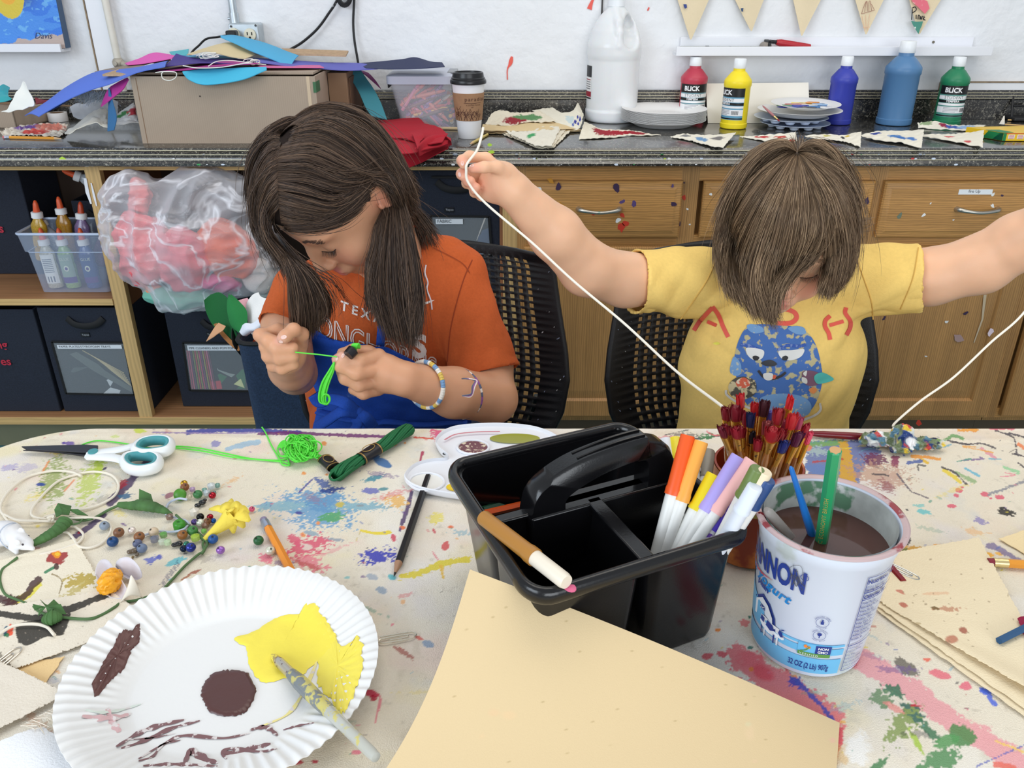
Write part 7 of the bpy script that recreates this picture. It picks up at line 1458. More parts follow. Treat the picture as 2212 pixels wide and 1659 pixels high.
def leafy(pts,lift):P=TP(pts,.002);P[:,2]+=arr(lift);part(r,'leaf',G().poly(P,.0006),M_leaf,smooth=20)
leafy([(122,1118),(132,1110),(158,1106),(152,1122),(138,1128),(126,1134)],[.01,.014,.008,.006,.01,.01]);leafy([(150,1110),(172,1113),(192,1120),(170,1122)],[.006,.008,.004,.006]);leafy([(303,1092),(306,1079),(330,1084),(334,1096)],[.008,.014,.010,.006])
for k in range(6):
 a=k*1.05;cu,cv=112,1333;P=[(cu-6,cv),(cu+30*cos(a)-4,cv+12*sin(a)-6),(cu+36*cos(a+.3),cv+13*sin(a+.3)),(cu+22*cos(a+.6),cv+12*sin(a+.6)+3)];leafy(P,[.012,.012,.006,.009])
wrap([(96,1338,.007),(112,1334,.010),(132,1332,.007)],[.004,.008,.004],5)
M_yf=mat('crepe_yellow',(240,216,84),.75,bump=.5,bscale=200)
r=thing('paper_flower','yellow crepe paper flower with curled petals on the garland wire','flower',T(490,1130))
a,b=T(441,1165,.004),T(500,1118,.014);ax=(b-a)/norm(b-a);Lf=norm(b-a)
part(r,'tube',G().lathe([(.0022,0),(.004,Lf*.3),(.0075,Lf*.75),(.011,Lf)],a,18,axis=ax,cap=(1,0)),M_yf,smooth=True)
for k,(tu,tv,h,wd)in enumerate([(452,1100,.016,.006),(500,1078,.02,.005),(478,1092,.022,.009),(522,1092,.026,.010),(538,1108,.022,.010),(540,1126,.018,.010),(528,1140,.006,.010),(505,1152,.002,.009),(500,1105,.03,.008)]):
 tip=T(tu,tv,h);m_=(b+tip)/2+[0,0,.006];P=sm([b-ax*.012,b+[0,0,.002],m_,tip],14);part(r,'petal',G().strip(P,np.interp(lin(0,1,14),[0,.4,.8,1],[wd*.8,wd*1.4,wd*1.2,wd*.3]),(0,-.4,.9),th=.0006),M_yf,smooth=True)
c=T(20,1180,0);Zc=c[1]*CP+.52*SP;k_=Zc/FPX
S=SDF(c+[-.035,-.03,-.002],c+[.045,.035,.04],.0011)
S.ell(c+[-.004,.004,.013],(.018,.014,.0125),k=.004);S.ell(c+[.012,-.002,.010],(.011,.009,.0085),k=.004);S.ell(c+[.021,-.006,.0085],(.0085,.0065,.0062),k=.004);S.cone(c+[.022,-.008,.008],c+[.031,-.011,.0055],.005,.0022,k=.003)
S.ell(c+[.016,.002,.017],(.0036,.0014,.0046),k=.001);S.ell(c+[.019,-.013,.0145],(.0036,.0014,.0042),k=.001)
for dx,dy in((.01,-.010),(.014,.006),(-.01,-.008)):S.cone(c+[dx,dy,.006],c+[dx+.005,dy-.003,.002],.0035,.002,k=.003)
V,F=S.mesh();r=thing('mouse_figurine','small white toy mouse lying at the left edge of the table','toy mouse',c);part(r,'body',G().add(V,F),mat('mouse_white',(232,232,234),.35),smooth=True)
part(r,'tail',G().tube(sm([c+[-.02,.004,.006],c+[-.03,-.006,.002],c+[-.04,-.02,.0015],c+[-.05,-.028,.0015]],20),lin(.0022,.0008,20),8),MATS['mouse_white']);part(r,'nose',G().sphere(c+[.0312,-.0112,.0058],.0014,10),paint(150,110,110))
for e in((.0232,-.0125,.0115),(.0225,.0002,.0125)):part(r,'eye',G().sphere(c+arr(e),.0011,10),paint(70,60,66))
part(r,'cord_collar',G().tube([c+[.004+.003*sin(t*2),.013*cos(t),.0125+.0135*sin(t)]for t in lin(0,2*PI,24,endpoint=False)],.0006,6,closed=True),M_cordb)
c=T(243,1276,0)
V,F=blobm([(c+[0,0,.011],(.011,.0165,.011))],c+[-.02,-.025,-.004],c+[.02,.025,.03],.0012,3,.002,130,.002);solo('orange_wrapper','crumpled orange yellow wrapped lump lying in white paper cups','crumpled wrapper',G().add(V,F),mat('orange_foil',(244,170,34),.35,bump=.6,bscale=90),smooth=20)
M_wcup=mat('white_petal',(232,228,236),.6,alpha=.88)
def cup(label,pts,lifts,seed):
 n=26;A_=sm(arr([T(u,v,h)for(u,v),h in zip(pts,lifts)]),n,True);m_=A_.mean(0);m_[2]=TZ+.0022;rg=[A_,m_+(A_-m_)*[.92,.92,.7],m_+(A_-m_)*[.6,.6,.12]+[0,0,.0002],m_+(A_-m_)*[.05,.05,0]+[0,0,.0002]];X=arr(rg);X=np.concatenate([X,X[:,:1]],1);solo('paper_cup_liner',label,'paper liner',G().grid(X,th=.0005),M_wcup,smooth=True)
cup('white translucent paper liner holding the orange lump',[(207,1240),(215,1212),(232,1210),(250,1235),(275,1275),(272,1290),(250,1292),(225,1280)],[.012,.016,.016,.012,.010,.006,.004,.008],1)
cup('white paper liner standing behind the orange lump',[(250,1222),(258,1207),(280,1205),(300,1225),(306,1245),(290,1252),(268,1245)],[.01,.02,.022,.018,.008,.004,.006],2)
r=None;X=loft([(280,1254,T(280,1254,.02)[1]),(272,1276,T(272,1276,.012)[1]),(258,1304,T(258,1304,.003)[1])],[(292,1254,T(292,1254,.02)[1]),(300,1272,T(300,1272,.012)[1]),(310,1292,T(310,1292,.003)[1])],12,8,.006)
solo('paper_roll','small white paper cone lying beside the orange lump','paper',G().grid(X,th=.0006),mat('paper_ivory',(238,230,214),.7),smooth=True)
HR=.118
cL,cB,cR,cF=(W(*q,z=TZ+HR)for q in((966,1004),(1352,914),(1624,1143),(1152,1290)))
ctr=(cL+cB+cR+cF)/4
def cq(s,t,z,ins=0):
 s_=.5+(s-.5)*(1-ins);t_=.5+(t-.5)*(1-ins*1.25);p=(cL*(1-s_)+cB*s_)*(1-t_)+(cF*(1-s_)+cR*s_)*t_;return arr([p[0],p[1],TZ+z])
M_cad=mat('caddy_black',(17,17,19),.2,spec=.6,var=.1,vscale=80,bump=.04,bscale=600)
r=thing('supply_caddy','black plastic supply caddy with arched carrying handle','caddy',(ctr[0],ctr[1],TZ+.0008))
def rr_ring(s0,s1,t0,t1,z,ins,rad=.12,n=7,tilt=0):
 P=[];rs,rt=rad*.75,rad
 for(cs,ct,st)in((s1-rs,t0+rt,-PI/2),(s1-rs,t1-rt,0),(s0+rs,t1-rt,PI/2),(s0+rs,t0+rt,PI)):
  for a in lin(st,st+PI/2,n):P.append(cq(cs+rs*cos(a),ct+rt*sin(a),z,ins))
 return P
bot=.0012
def cup_(s0,s1,t0,t1,top=HR-.004,ib=.13,rad=.09):
 ms,mt=(s0+s1)/2,(t0+t1)/2;sh=lambda k:(ms+(s0-ms)*k,ms+(s1-ms)*k,mt+(t0-mt)*k,mt+(t1-mt)*k)
 g=G();O=[rr_ring(*sh(.80),bot,0,rad*.8),rr_ring(*sh(.83),bot+.006,0,rad*.8),rr_ring(*sh(.985),top,0,rad)];I=[rr_ring(*sh(.96),top,0,rad),rr_ring(*sh(.80),bot+.008,0,rad*.8),rr_ring(*sh(.76),bot+.0035,0,rad*.8)]
 return rings(g,O+I,(1,1))
part(r,'compartment',cup_(.02,.98,.02,.47),M_cad,smooth=50);part(r,'compartment',cup_(.02,.52,.47,.98),M_cad,smooth=50);part(r,'compartment',cup_(.52,.98,.47,.98),M_cad,smooth=50)
P=arr(rr_ring(.0,1,.0,1,HR-.004,0,.12,9));part(r,'rim',G().tube(P,.0052,14,closed=True,flat=1.5,up=(0,0,1)),M_cad,smooth=True)
g=G();zt=HR-.003
for(a0,a1,b0,b1)in((.03,.97,.445,.50),(.485,.555,.50,.965)):
 q=[cq(a0,b0,zt),cq(a1,b0,zt),cq(a1,b1,zt),cq(a0,b1,zt)];g.hexa([p-[0,0,.005]for p in q]+q)
part(r,'web',g,M_cad,bev=.0015)
hs0,hs1,ht=.20,.93,.475
uvec=cq(1,ht,0)-cq(0,ht,0);Lh=norm(uvec);uvec/=Lh;nvec=arr([-uvec[1],uvec[0],0])
hp0=cq(hs0,ht,HR-.006);hl=Lh*(hs1-hs0)
out_=[(x,z*1.22)for x,z in[(0,0),(.004,.018),(.016,.028),(.042,.037),(.08,.042),(.11,.043),(hl-.030,.0405),(hl-.010,.034),(hl-.002,.022),(hl,0)]]
inn_=[(x,z*1.25)for x,z in[(.032,.0),(.033,.010),(.045,.0165),(.068,.023),(.095,.0265),(.115,.027),(hl-.040,.0262),(hl-.030,.0245),(hl-.027,.015),(hl-.027,0)]]
def hw3(a,z,w):return hp0+uvec*a+arr([0,0,z])+nvec*w
So,Si=sm(arr(out_),60),sm(arr(inn_),60);g=G();wd=.0115
ro=[[hw3(a,z,w)for a,z in S_]for S_,w in((So,-wd*.7),(So,wd*.7))];ri=[[hw3(a,z,w)for a,z in S_]for S_,w in((Si,-wd*.8),(Si,wd*.8))]
so2=[[hw3(a,z-.004 if z>.01 else z,w)for a,z in So]for w in(-wd,wd)]
X=arr([ri[0],[hw3(a,z,-wd)for a,z in Si],so2[0],ro[0],ro[1],so2[1],[hw3(a,z,wd)for a,z in Si],ri[1],ri[0]]).transpose(1,0,2);g.grid(X)
part(r,'handle',g,M_cad,smooth=45)
g=G();Sg=sm(arr([(.045,.0475),(.08,.0535),(.11,.0548),(hl-.04,.0528)]),30)
g.tube([hw3(a,z-.0012,-.0045)for a,z in Sg],.001,6).tube([hw3(a,z-.0012,.0045)for a,z in Sg],.001,6);part(r,'handle_groove',g,M_cad)
q=[hw3(.0,-.001,-.013),hw3(hl,-.001,-.013),hw3(hl,-.001,.013),hw3(0,-.001,.013)];g=G().hexa([p-[0,0,.05]for p in q]+[p+[0,0,.004]for p in q]);part(r,'handle_base',g,M_cad,bev=.002)
c=W(1230,1268,z=TZ+HR+.002);part(r,'pink_paint',G().sphere(c,(.0045,.0065,.0012),12,rot=(0,0,.6)),paint(220,100,140))
for k,(u,v)in enumerate(((1026,1132),(1262,1262),(1305,1275))):
 pass
def cupfoot(top,capb,z=.036,t_=.86):
 best=None
 for k in lin(1.2,3.4,60):
  p=W(top[0]+(capb[0]-top[0])*k,top[1]+(capb[1]-top[1])*k,z=TZ+z);M=arr([(cB-cL)[:2],(cF-cL)[:2]]).T;s,t=np.linalg.solve(M,(p-cL)[:2])
  if best is None or abs(t-t_)<best[0]:best=(abs(t-t_),s,t)
 return cq(min(max(best[1],.585),.84),t_,z)
def marker(label,top,capb,low,capc,body=(236,236,232),rc=.0064,L=.135,z0=.006,band_=None,tb=None,ta=None):
 if ta is None:
  b=cupfoot(top,capb);dr=ray(*top);dr=dr/norm(dr);o=arr([0,0,CAMZ]);oc=o-b;B2=oc@dr;C2=oc@oc-L*L;D=B2*B2-C2;t=-B2-math.sqrt(D)if D>0 else-B2
  if D>0:
   t2=-B2+math.sqrt(D);t=t if top[0]>1600 or abs((o+dr*t)[2]-TZ-.115)<abs((o+dr*t2)[2]-TZ-.115)else t2
  a=o+dr*t
 else:a,b=ta,tb
 LL=norm(b-a);d=(b-a)/LL;Lc=LL*min(((PX(a+(b-a)*k)[1]-capb[1])**2,k)for k in lin(.2,.65,90))[1]
 r=thing('marker',label,'marker',tuple(b))
 part(r,'cap',G().lathe([(rc*.86,0),(rc*.95,.0012),(rc*1.0,Lc*.85),(rc*1.1,Lc*.9),(rc*1.1,Lc)],a,24,axis=d,cap=(1,1)),mat('cap_%d_%d_%d'%capc,capc,.35),smooth=40)
 part(r,'barrel',G().lathe([(rc*.95,Lc-.001),(rc*.93,LL-.003),(rc*.8,LL)],a,24,axis=d),mat('barrel_%d_%d_%d'%body,body,.35),smooth=40)
 if band_:part(r,'printed_band',G().lathe([(rc*.975,Lc+.003),(rc*.975,Lc+.011)],a,24,axis=d,cap=(0,0)),mat('band_%d_%d_%d'%band_,band_,.4,dark=((236,236,236),260,.5)))
 return r
marker('marker with white cap standing at the back left of the bunch',(1437,949),(1449,1000),(1462,1120),(232,234,240),L=.15)
marker('marker with bright yellow cap behind the orange one',(1458,947),(1466,1000),(1458,1140),(244,222,40),L=.15)
marker('marker with orange red cap leaning upward, tallest of the bunch',(1486,940),(1442,1070),(1392,1206),(238,92,34),L=.155)
marker('white capped marker behind the two orange markers',(1499,955),(1480,1010),(1440,1150),(234,230,230),L=.15)
marker('marker with light orange cap beside the orange red one',(1515,953),(1464,1082),(1412,1218),(246,170,74),L=.155)
marker('marker with grey cap partly hidden behind the light orange one',(1531,974),(1508,1020),(1460,1140),(140,134,122),L=.145)
marker('marker with mustard yellow cap in the middle of the bunch',(1542,1024),(1480,1102),(1424,1190),(232,208,34),L=.125)
marker('marker with lavender cap in the middle of the bunch',(1595,985),(1513,1103),(1436,1210),(176,162,232),L=.152)
marker('marker with pink cap right of the lavender one',(1624,994),(1538,1106),(1458,1204),(244,188,184),L=.152)
marker('marker with dark green cap behind the pink one',(1637,1012),(1610,1045),(1500,1180),(110,130,70),L=.145)
marker('marker with beige cap behind the white one',(1653,1018),(1622,1060),(1520,1170),(240,222,190),L=.145)
marker('marker with violet cap and printed violet band',(1612,1042),(1535,1143),(1482,1212),(88,66,196),L=.135,band_=(110,70,170))
marker('marker with navy cap at the right end of the bunch',(1660,1036),(1630,1075),(1545,1170),(44,76,130),L=.14)
marker('all white marker in front at the right of the bunch',(1632,1050),(1590,1100),(1510,1215),(226,234,246),(228,234,244),L=.135)
a,b=W(1043,1117,z=TZ+HR+.008),W(1224,1258,z=TZ+HR+.0085);marker('marker with brown cap laid across the corner of the caddy',(1043,1117),(1163,1214),(1222,1258),(178,124,54),(236,226,208),rc=.0066,ta=a,tb=b)
for u0,v0,u1,v1,c_,lab,z in((1095,1084,1180,1060,(190,60,64),'red pencil end lying in the back compartment',.055),(1046,1110,1130,1090,(226,92,40),'orange pencil lying in the back compartment of the caddy',.075),(1042,1102,1120,1080,(36,80,56),'dark green pencil behind the orange pencil in the caddy',.07),(1085,1113,1160,1095,(30,74,60),'teal green pencil end below the orange pencil',.062),(1078,1124,1160,1105,(40,110,70),'green pencil lowest in the back compartment',.055)):
 pencil('coloured_pencil',lab,W(u0,v0,z=TZ+z),W(u1,v1,z=TZ+z-.012),c_,.0036,ferrule=False,tip=False)
jc=arr([W(1641,1005,z=TZ+.098)[0],.684,0]);JR,JH=.0405,.098
jc[2]=TZ+.0008
r=thing('brush_jar','orange and olive paint stained jar packed with paintbrushes','jar',jc)
def jarm():
 m=mat('jar_paint',(150,56,30),.3,alpha=.97,dark=((206,120,52),14,.52));return m
part(r,'jar',G().lathe([(JR*.9,0),(JR*.98,.004),(JR,.02),(JR*.97,JH*.6),(JR*1.02,JH*.72),(JR*1.06,JH*.8),(JR*1.04,JH),(JR*.99,JH),(JR*1.0,JH*.8),(JR*.93,JH*.6),(JR*.93,.02),(JR*.85,.006),(.001,.006)],jc,64,cap=(1,0)),jarm(),smooth=50)
part(r,'olive_stain',G().lathe([(JR*.985,JH*.62),(JR*1.03,JH*.72),(JR*1.068,JH*.8),(JR*1.055,JH*.99)],jc,64,cap=(0,0)),mat('olive_stain',(186,168,84),.4,dark=((214,128,64),18,.5)),smooth=50)
BR=[(1567,885,(120,16,30),2,'dark red flat'),(1600,855,(196,34,40),2,'tall bright red flat'),(1589,880,(110,12,28),2.4,'wide wine red'),(1577,886,(120,18,34),2,'crimson'),(1611,893,(150,20,50),1.3,'slim raspberry'),(1622,896,(24,28,66),1.6,'navy stained'),(1632,874,(190,30,36),1.6,'scarlet'),(1638,878,(206,34,34),2,'bright red green banded'),(1653,869,(60,14,24),2,'almost black'),(1663,890,(70,60,140),2.4,'blue and purple stained'),(1665,900,(176,50,90),1.8,'pinkish purple'),(1685,887,(150,28,36),2.2,'brick red'),(1710,860,(206,36,40),2.1,'red topped right'),(1694,910,(130,20,50),2,'plum red'),(1716,898,(186,36,40),2,'red round'),(1731,906,(170,60,90),1.6,'rose stained'),(1744,920,(160,24,44),1.6,'cherry'),(1556,928,(100,14,34),1.7,'small maroon'),(1567,922,(130,20,40),1.7,'ruby'),(1577,936,(90,40,90),1.8,'purple tipped'),(1588,929,(140,18,36),1.8,'blood red'),(1600,926,(126,14,30),2.1,'deep red'),(1606,950,(150,14,44),2,'round crimson'),(1638,955,(150,24,40),1.6,'thin cardinal'),(1650,948,(130,16,30),2.4,'ragged red'),(1647,962,(200,70,80),1.5,'salmon red'),(1672,930,(150,20,30),3.0,'broad red'),(1690,932,(140,20,34),2.2,'leaning red'),(1678,960,(150,140,160),2.0,'white paint covered'),(1698,958,(30,40,110),1.8,'deep blue'),(1712,946,(170,30,50),2.4,'messy red'),(1706,965,(150,26,50),2.6,'matted crimson'),(1729,938,(90,26,60),2.0,'aubergine'),(1752,938,(220,70,100),1.6,'outermost pink'),(1624,935,(40,36,50),1.5,'dark slim'),(1660,915,(140,60,60),1.8,'dusty red')]
for k,(u,v,c_,w,lab)in enumerate(BR):
 zt=TZ+.172-.012*sin(k*2.1)-(.018 if v>935 else 0);a=W(u,v-6,z=zt);off=a[:2]-jc[:2];rad=norm(off);
 bt=arr([jc[0]+off[0]*.45,jc[1]+off[1]*.35,TZ+.010]);f=(TZ+JH-a[2])/(bt[2]-a[2]);pr_=a[:2]+(bt[:2]-a[:2])*f;dd=pr_-jc[:2];m_=norm(dd)
 if m_>JR*.9:bt[:2]=bt[:2]-dd/m_*(m_-JR*.88)/max(f,.2);
 rb_=norm(bt[:2]-jc[:2]);
 if rb_>JR*.78:bt[:2]=jc[:2]+(bt[:2]-jc[:2])/rb_*JR*.78
 L=norm(bt-a);d=(bt-a)/L;wr_=w*.0019;r=thing('paintbrush','%s bristled paintbrush standing in the brush jar'%lab,'paintbrush',tuple(bt),group='paintbrushes in the brush jar')
 g=G();S=[];sdv=np.cross(d,(0,0,1));sdv/=norm(sdv);nv=np.cross(sdv,d);hb=.014+.002*(k%3)
 for j in range(70):
  x,y=RNG.uniform(-1,1),RNG.uniform(-.5,.5);p0_=a+d*hb+sdv*x*wr_*.9+nv*y*wr_;p1_=a+sdv*x*wr_*1.35*RNG.uniform(.8,1.1)+nv*y*wr_+d*RNG.uniform(0,.004);S.append([p0_+(p1_-p0_)*t for t in(0,.5,1)])
 strands(g,arr(S),[.0007,.0007,.0003]);g.lathe([(wr_*.6,.002),(wr_*.9,.006),(wr_*.85,hb)],a,10,axis=d)
 part(r,'bristles',g,mat('bristle_%d_%d_%d'%c_,c_,.5));P=lin(a+d*(hb-.001),a+d*(hb+.022),6)
 part(r,'ferrule',G().tube(P,lin(wr_*1.02,.0027,6),12),mat('brass_ferrule',(214,160,64),.25,.85,dark=((90,60,60),200,.62)),smooth=40)
 hc=[(150,84,30),(196,128,50),(170,100,36),(206,150,80)][k%4];part(r,'handle',G().lathe([(.0026,hb+.022),(.0036,hb+.035),(.0028,L*.7),(.0022,L)],a,10,axis=d),mat('amber_handle_%d'%hc[0],hc,.15,coat=.6))
uc=arr([.2552,.553,TZ+.0008]);UR,UB,UH=.0575,.0455,.131
r=thing('yogurt_tub','white yogurt tub of brown paint water with blue printing','tub',uc)
ru=lambda z:UB+(UR-.0035-UB)*(z/UH)
M_tubw=mat('tub_white',(212,221,236),.35,dark=((196,206,208),16,.6))
part(r,'tub',G().lathe([(UB*.93,0),(UB*.985,.001),(UB,.004),(ru(UH*.88),UH*.88),(ru(UH*.88)+.0014,UH*.89),(ru(UH*.97)+.0012,UH*.965),(UR-.001,UH-.004),(UR+.0012,UH-.002),(UR+.0014,UH),(UR-.001,UH+.0008),(UR-.0035,UH-.001),(ru(UH*.9)-.0018,UH*.9),(UB-.0018,.004),(.001,.003)],uc,96,cap=(1,0)),M_tubw,smooth=50)
g=G().lathe([(ru(UH*.72)-.0021,UH*.72),(ru(UH*.97)-.0024,UH*.985)],uc,96,cap=(0,0));part(r,'inner_stain',g,mat('inner_stain',(196,200,196),.4,dark=((96,136,108),34,.53),var=.4,vscale=30),smooth=True)
part(r,'rim_stain',G().lathe([(UR-.0038,UH-.0008),(UR-.001,UH+.0012),(UR+.0016,UH+.0003),(UR+.0016,UH-.0016)],uc,96,cap=(0,0)),mat('rim_stain',(196,170,170),.4,dark=((150,60,66),40,.56)),smooth=True)
part(r,'paint_water',G().lathe([(ru(UH*.80)-.0022,UH*.795),(.001,UH*.795)],uc,96,cap=(0,0)),mat('brown_water',(82,54,48),.06,spec=.6),smooth=True)
OX=0
def onu(q,off=.0006,a0=0):
 x,z=q[:,0]+OX,q[:,1];R=ru(z)+off;fa=math.atan2(-uc[1],-uc[0]);a=fa+x/.05;return np.stack([uc[0]+R*np.cos(a),uc[1]+R*np.sin(a),uc[2]+z],1)
NAVY,BLUE,SKY,RED,WHT,GRN=range(6);MT=[mat('ink_navy',(40,62,140),.4),mat('ink_blue',(34,130,200),.4),mat('ink_sky',(110,188,232),.4),mat('ink_red',(214,56,76),.4),mat('ink_white',(240,242,246),.4),mat('ink_green',(96,150,70),.4),mat('ink_orange',(240,140,60),.4)]
def band3(g,x0,x1,f0,f1,mi,off=.0006,n=40):
 xs=lin(x0,x1,n);z0=arr([f0(x)if callable(f0)else f0 for x in xs]);z1=arr([f1(x)if callable(f1)else f1 for x in xs]);g.grid(np.stack([onu(np.stack([xs,z0],1),off),onu(np.stack([xs,z1],1),off)],1),mi)
g=G()
band3(g,-.12,.0335,.0055,.022,SKY,.0005);band3(g,-.12,.0335,lambda x:.0265,.0335,SKY,.0005);band3(g,-.12,.0335,lambda x:.0355+.0,.038,SKY,.0005)
band3(g,-.12,-.040,.0265,lambda x:.046+.02*math.exp(-((x+.085)/.03)**2),SKY,.0005)
part(r,'printed_stripes',g,MT,smooth=True)
g=G()
tx=lambda s,x,z,size,mi,rot=0,xs=1,**k:put_text(g,s,lambda q:onu(np.stack([x+q[:,0]*xs*cos(rot)-q[:,1]*sin(rot),z+q[:,0]*sin(rot)+q[:,1]*cos(rot)],1),.0011),size,mi,**k)
tx('DANNON',-.0745,.0868,.028,NAVY,0,xs=.53,bold=.0011,spacing=1.0);tx('R',-.0095,.101,.004,NAVY);V,F=stroke2([(-.0085+.0028*cos(t),.1025+.0028*sin(t))for t in lin(0,2*PI,20)],.0005,24);g.add(onu(V,.0011),F,NAVY)
V,F=stroke2([(-.12,.086),(-.08,.0795),(-.055,.079),(-.034,.083)],[.0002+.0016*sin(PI*i/23)for i in range(24)],24);g.add(onu(V,.0011),F,RED)
tx('nonfat yogurt',-.093,.0775,.0125,BLUE,-.10,bold=.0004,font_shear=.25,spacing=1.1);tx('plain',-.0525,.068,.0085,NAVY,-.08,bold=.0003)
tx('32 OZ (2 Lb) 907g',-.0105,.0105,.0085,NAVY,0,xs=.55,spacing=.95,bold=.0001)
part(r,'lettering',g,MT);g=G()
def disc(x,z,R,mi,off=.0010,n=28,sx=1):a=lin(0,2*PI,n,endpoint=False);P=onu(np.stack([x+R*sx*np.cos(a),z+R*np.sin(a)],1),off);g.add(np.concatenate([P,P.mean(0)[None]+(P.mean(0)-arr([*uc[:2],P[0][2]]))[None]*0]),[(i,(i+1)%n,n)for i in range(n)],mi)
def ring2(x,z,R,w,mi,off=.0011):V,F=stroke2([(x+R*cos(t),z+R*sin(t))for t in lin(0,2*PI,30)],w,36);g.add(onu(V,off),F,mi)
for cz,s1,s2 in((.0625,'EXCELLENT SOURCE','CALCIUM'),(.0485,'GOOD SOURCE','FAST MILK')):
 x=.010;ring2(x,cz,.0048,.0003,NAVY)
 for s_,sg in((s1,1),(s2,-1)):
  n=len(s_);x=.010
  for i,ch in enumerate(s_):
   a=sg*(PI/2)-(i-(n-1)/2)*(2.4/max(n,9))if sg>0 else-PI/2+(i-(n-1)/2)*.2;put_text(g,ch,lambda q,a=a,sg=sg:onu(np.stack([x+(.0056 if sg>0 else.0068)*cos(a)+q[:,0]*cos(a-sg*PI/2)-q[:,1]*sin(a-sg*PI/2),cz+(.0056 if sg>0 else.0068)*sin(a)+q[:,0]*sin(a-sg*PI/2)+q[:,1]*cos(a-sg*PI/2)],1),.0011),.0017,NAVY,align='CENTER')
band3(g,.0088,.0112,.0605,.0635,NAVY,.0011,6);band3(g,.0094,.0106,.0635,.0655,NAVY,.0011,6);disc(.010,.0495,.0017,NAVY);band3(g,.0096,.0104,.0458,.0495,NAVY,.0011,6)
part(r,'seal_print',g,MT);g=G()
OX=.011
band3(g,-.0155,.0115,.0245,.0375,SKY,.0009);band3(g,-.0015,.011,.0285,.037,NAVY,.0012);band3(g,-.015,.011,.0245,.0282,GRN,.0012);put_text(g,'NON',lambda q:onu(q+[.0003,.0332],.0015),.0035,WHT,bold=.0001);put_text(g,'GMO',lambda q:onu(q+[.0003,.0295],.0015),.0035,WHT,bold=.0001);put_text(g,'VERIFIED',lambda q:onu(q+[-.0135,.0252],.0015),.003,WHT,spacing=1.3);put_text(g,'nongmoproject.org',lambda q:onu(q+[-.011,.0232],.0011),.0016,GRN)
disc(-.0095,.0345,.0018,6,.0014,12,.8);disc(-.0068,.0338,.0015,6,.0014,12,.8)
V,F=stroke2([(-.013,.0285),(-.009,.0305),(-.0065,.0345)],.001,10);g.add(onu(V,.0014),F,GRN)
part(r,'green_seal',g,MT);g=G();OX=0
x0,x1=.036,.078
for a_,b_,c_,d__ in((x0,x0+.0006,.008,.108),(x0,x1,.108,.1086),(x0,x1,.0075,.0081)):band3(g,a_,b_,c_,d__,NAVY,.0011,20)
put_text(g,'Nutrition Facts',lambda q:onu(q+[x0+.001,.1015],.0011),.0055,NAVY,bold=.0002);put_text(g,'about 4 servings',lambda q:onu(q+[x0+.001,.0975],.0011),.0028,NAVY);put_text(g,'Serving size 1 cup',lambda q:onu(q+[x0+.001,.0942],.0011),.0028,NAVY,bold=.0001);put_text(g,'Calories 80',lambda q:onu(q+[x0+.001,.0865],.0011),.005,NAVY,bold=.0002)
band3(g,x0,x1,.0922,.0932,NAVY,.0011,20);band3(g,x0,x1,.0848,.0856,NAVY,.0011,20)
for k,s_ in enumerate(['Total Fat 0g','Saturated Fat 0g','Trans Fat 0g','Cholesterol 5mg','Sodium 120mg','Total Carb 12g','Dietary Fiber 0g','Total Sugars 11g','Added Sugars 0g','Protein 9g']):
 put_text(g,s_,lambda q,k=k:onu(q+[x0+.001,.0805-.0043*k],.0011),.0029,NAVY,bold=.00006);band3(g,x0,x1,.0796-.0043*k,.0798-.0043*k,NAVY,.0011,12)
band3(g,x0,x1,.0355,.0363,NAVY,.0011,20)
for k,s_ in enumerate(['Vitamin D 0mcg','Calcium 300mg','Iron 0mg','Potassium 390mg','Ingredients: cultured','grade A nonfat milk']):put_text(g,s_,lambda q,k=k:onu(q+[x0+.001,.0320-.004*k],.0011),.0026,NAVY)
part(r,'nutrition_panel',g,MT);g=G()
OX=.019
def pg(P,mi,off=.0011):P=onu(arr(P,float),off);g.add(np.concatenate([P,P.mean(0)[None]]),[(i,(i+1)%len(P),len(P))for i in range(len(P))],mi)
pg([(-.075,.05),(-.062,.0615),(-.0525,.0575),(-.046,.047),(-.044,.034),(-.046,.034),(-.048,.045),(-.054,.055),(-.062,.0585),(-.072,.05)],NAVY,.0008);pg([(-.073,.034),(-.0725,.049),(-.062,.058),(-.0545,.0545),(-.0487,.0455),(-.047,.034)],WHT,.0010);pg([(-.064,.046),(-.064,.050),(-.058,.050),(-.058,.046)],NAVY)
V,F=stroke2([(-.064,.046),(-.058,.05)],.0005,4);g.add(onu(V,.0013),F,WHT);V,F=stroke2([(-.064,.05),(-.058,.046)],.0005,4);g.add(onu(V,.0013),F,WHT)
pg([(-.062,.033),(-.0615,.041),(-.056,.042),(-.048,.0405),(-.040,.040),(-.0365,.0355),(-.035,.032),(-.037,.0305),(-.041,.031),(-.043,.0285),(-.052,.0285),(-.058,.030)],WHT,.0013);pg([(-.054,.035),(-.053,.041),(-.047,.0395),(-.045,.035),(-.049,.0325)],NAVY,.0016);pg([(-.0615,.036),(-.0605,.041),(-.0565,.040),(-.057,.035)],NAVY,.0016);pg([(-.041,.036),(-.040,.040),(-.0375,.0385),(-.0362,.034),(-.0385,.033)],NAVY,.0016)
for x in(-.060,-.056,-.0455,-.042):pg([(x,.031),(x+.0016,.031),(x+.0014,.022),(x+.0002,.022)],NAVY if x in(-.060,-.0455)else WHT,.0016)
V,F=stroke2([(-.039,.0405),(-.036,.0415)],.0009,4);g.add(onu(V,.0013),F,NAVY)
OX=0;part(r,'barn_and_cow_print',g,MT);g=G();rs=np.random.default_rng(9)
for k in range(7):V,F=stroke2([(-.012+rs.normal()*.004,.097+rs.normal()*.006)for _ in range(4)],.0006,16);g.add(onu(V,.0014),F,0)
part(r,'pencil_scribble',g,mat('scribble',(80,84,92),.6,alpha=.6))
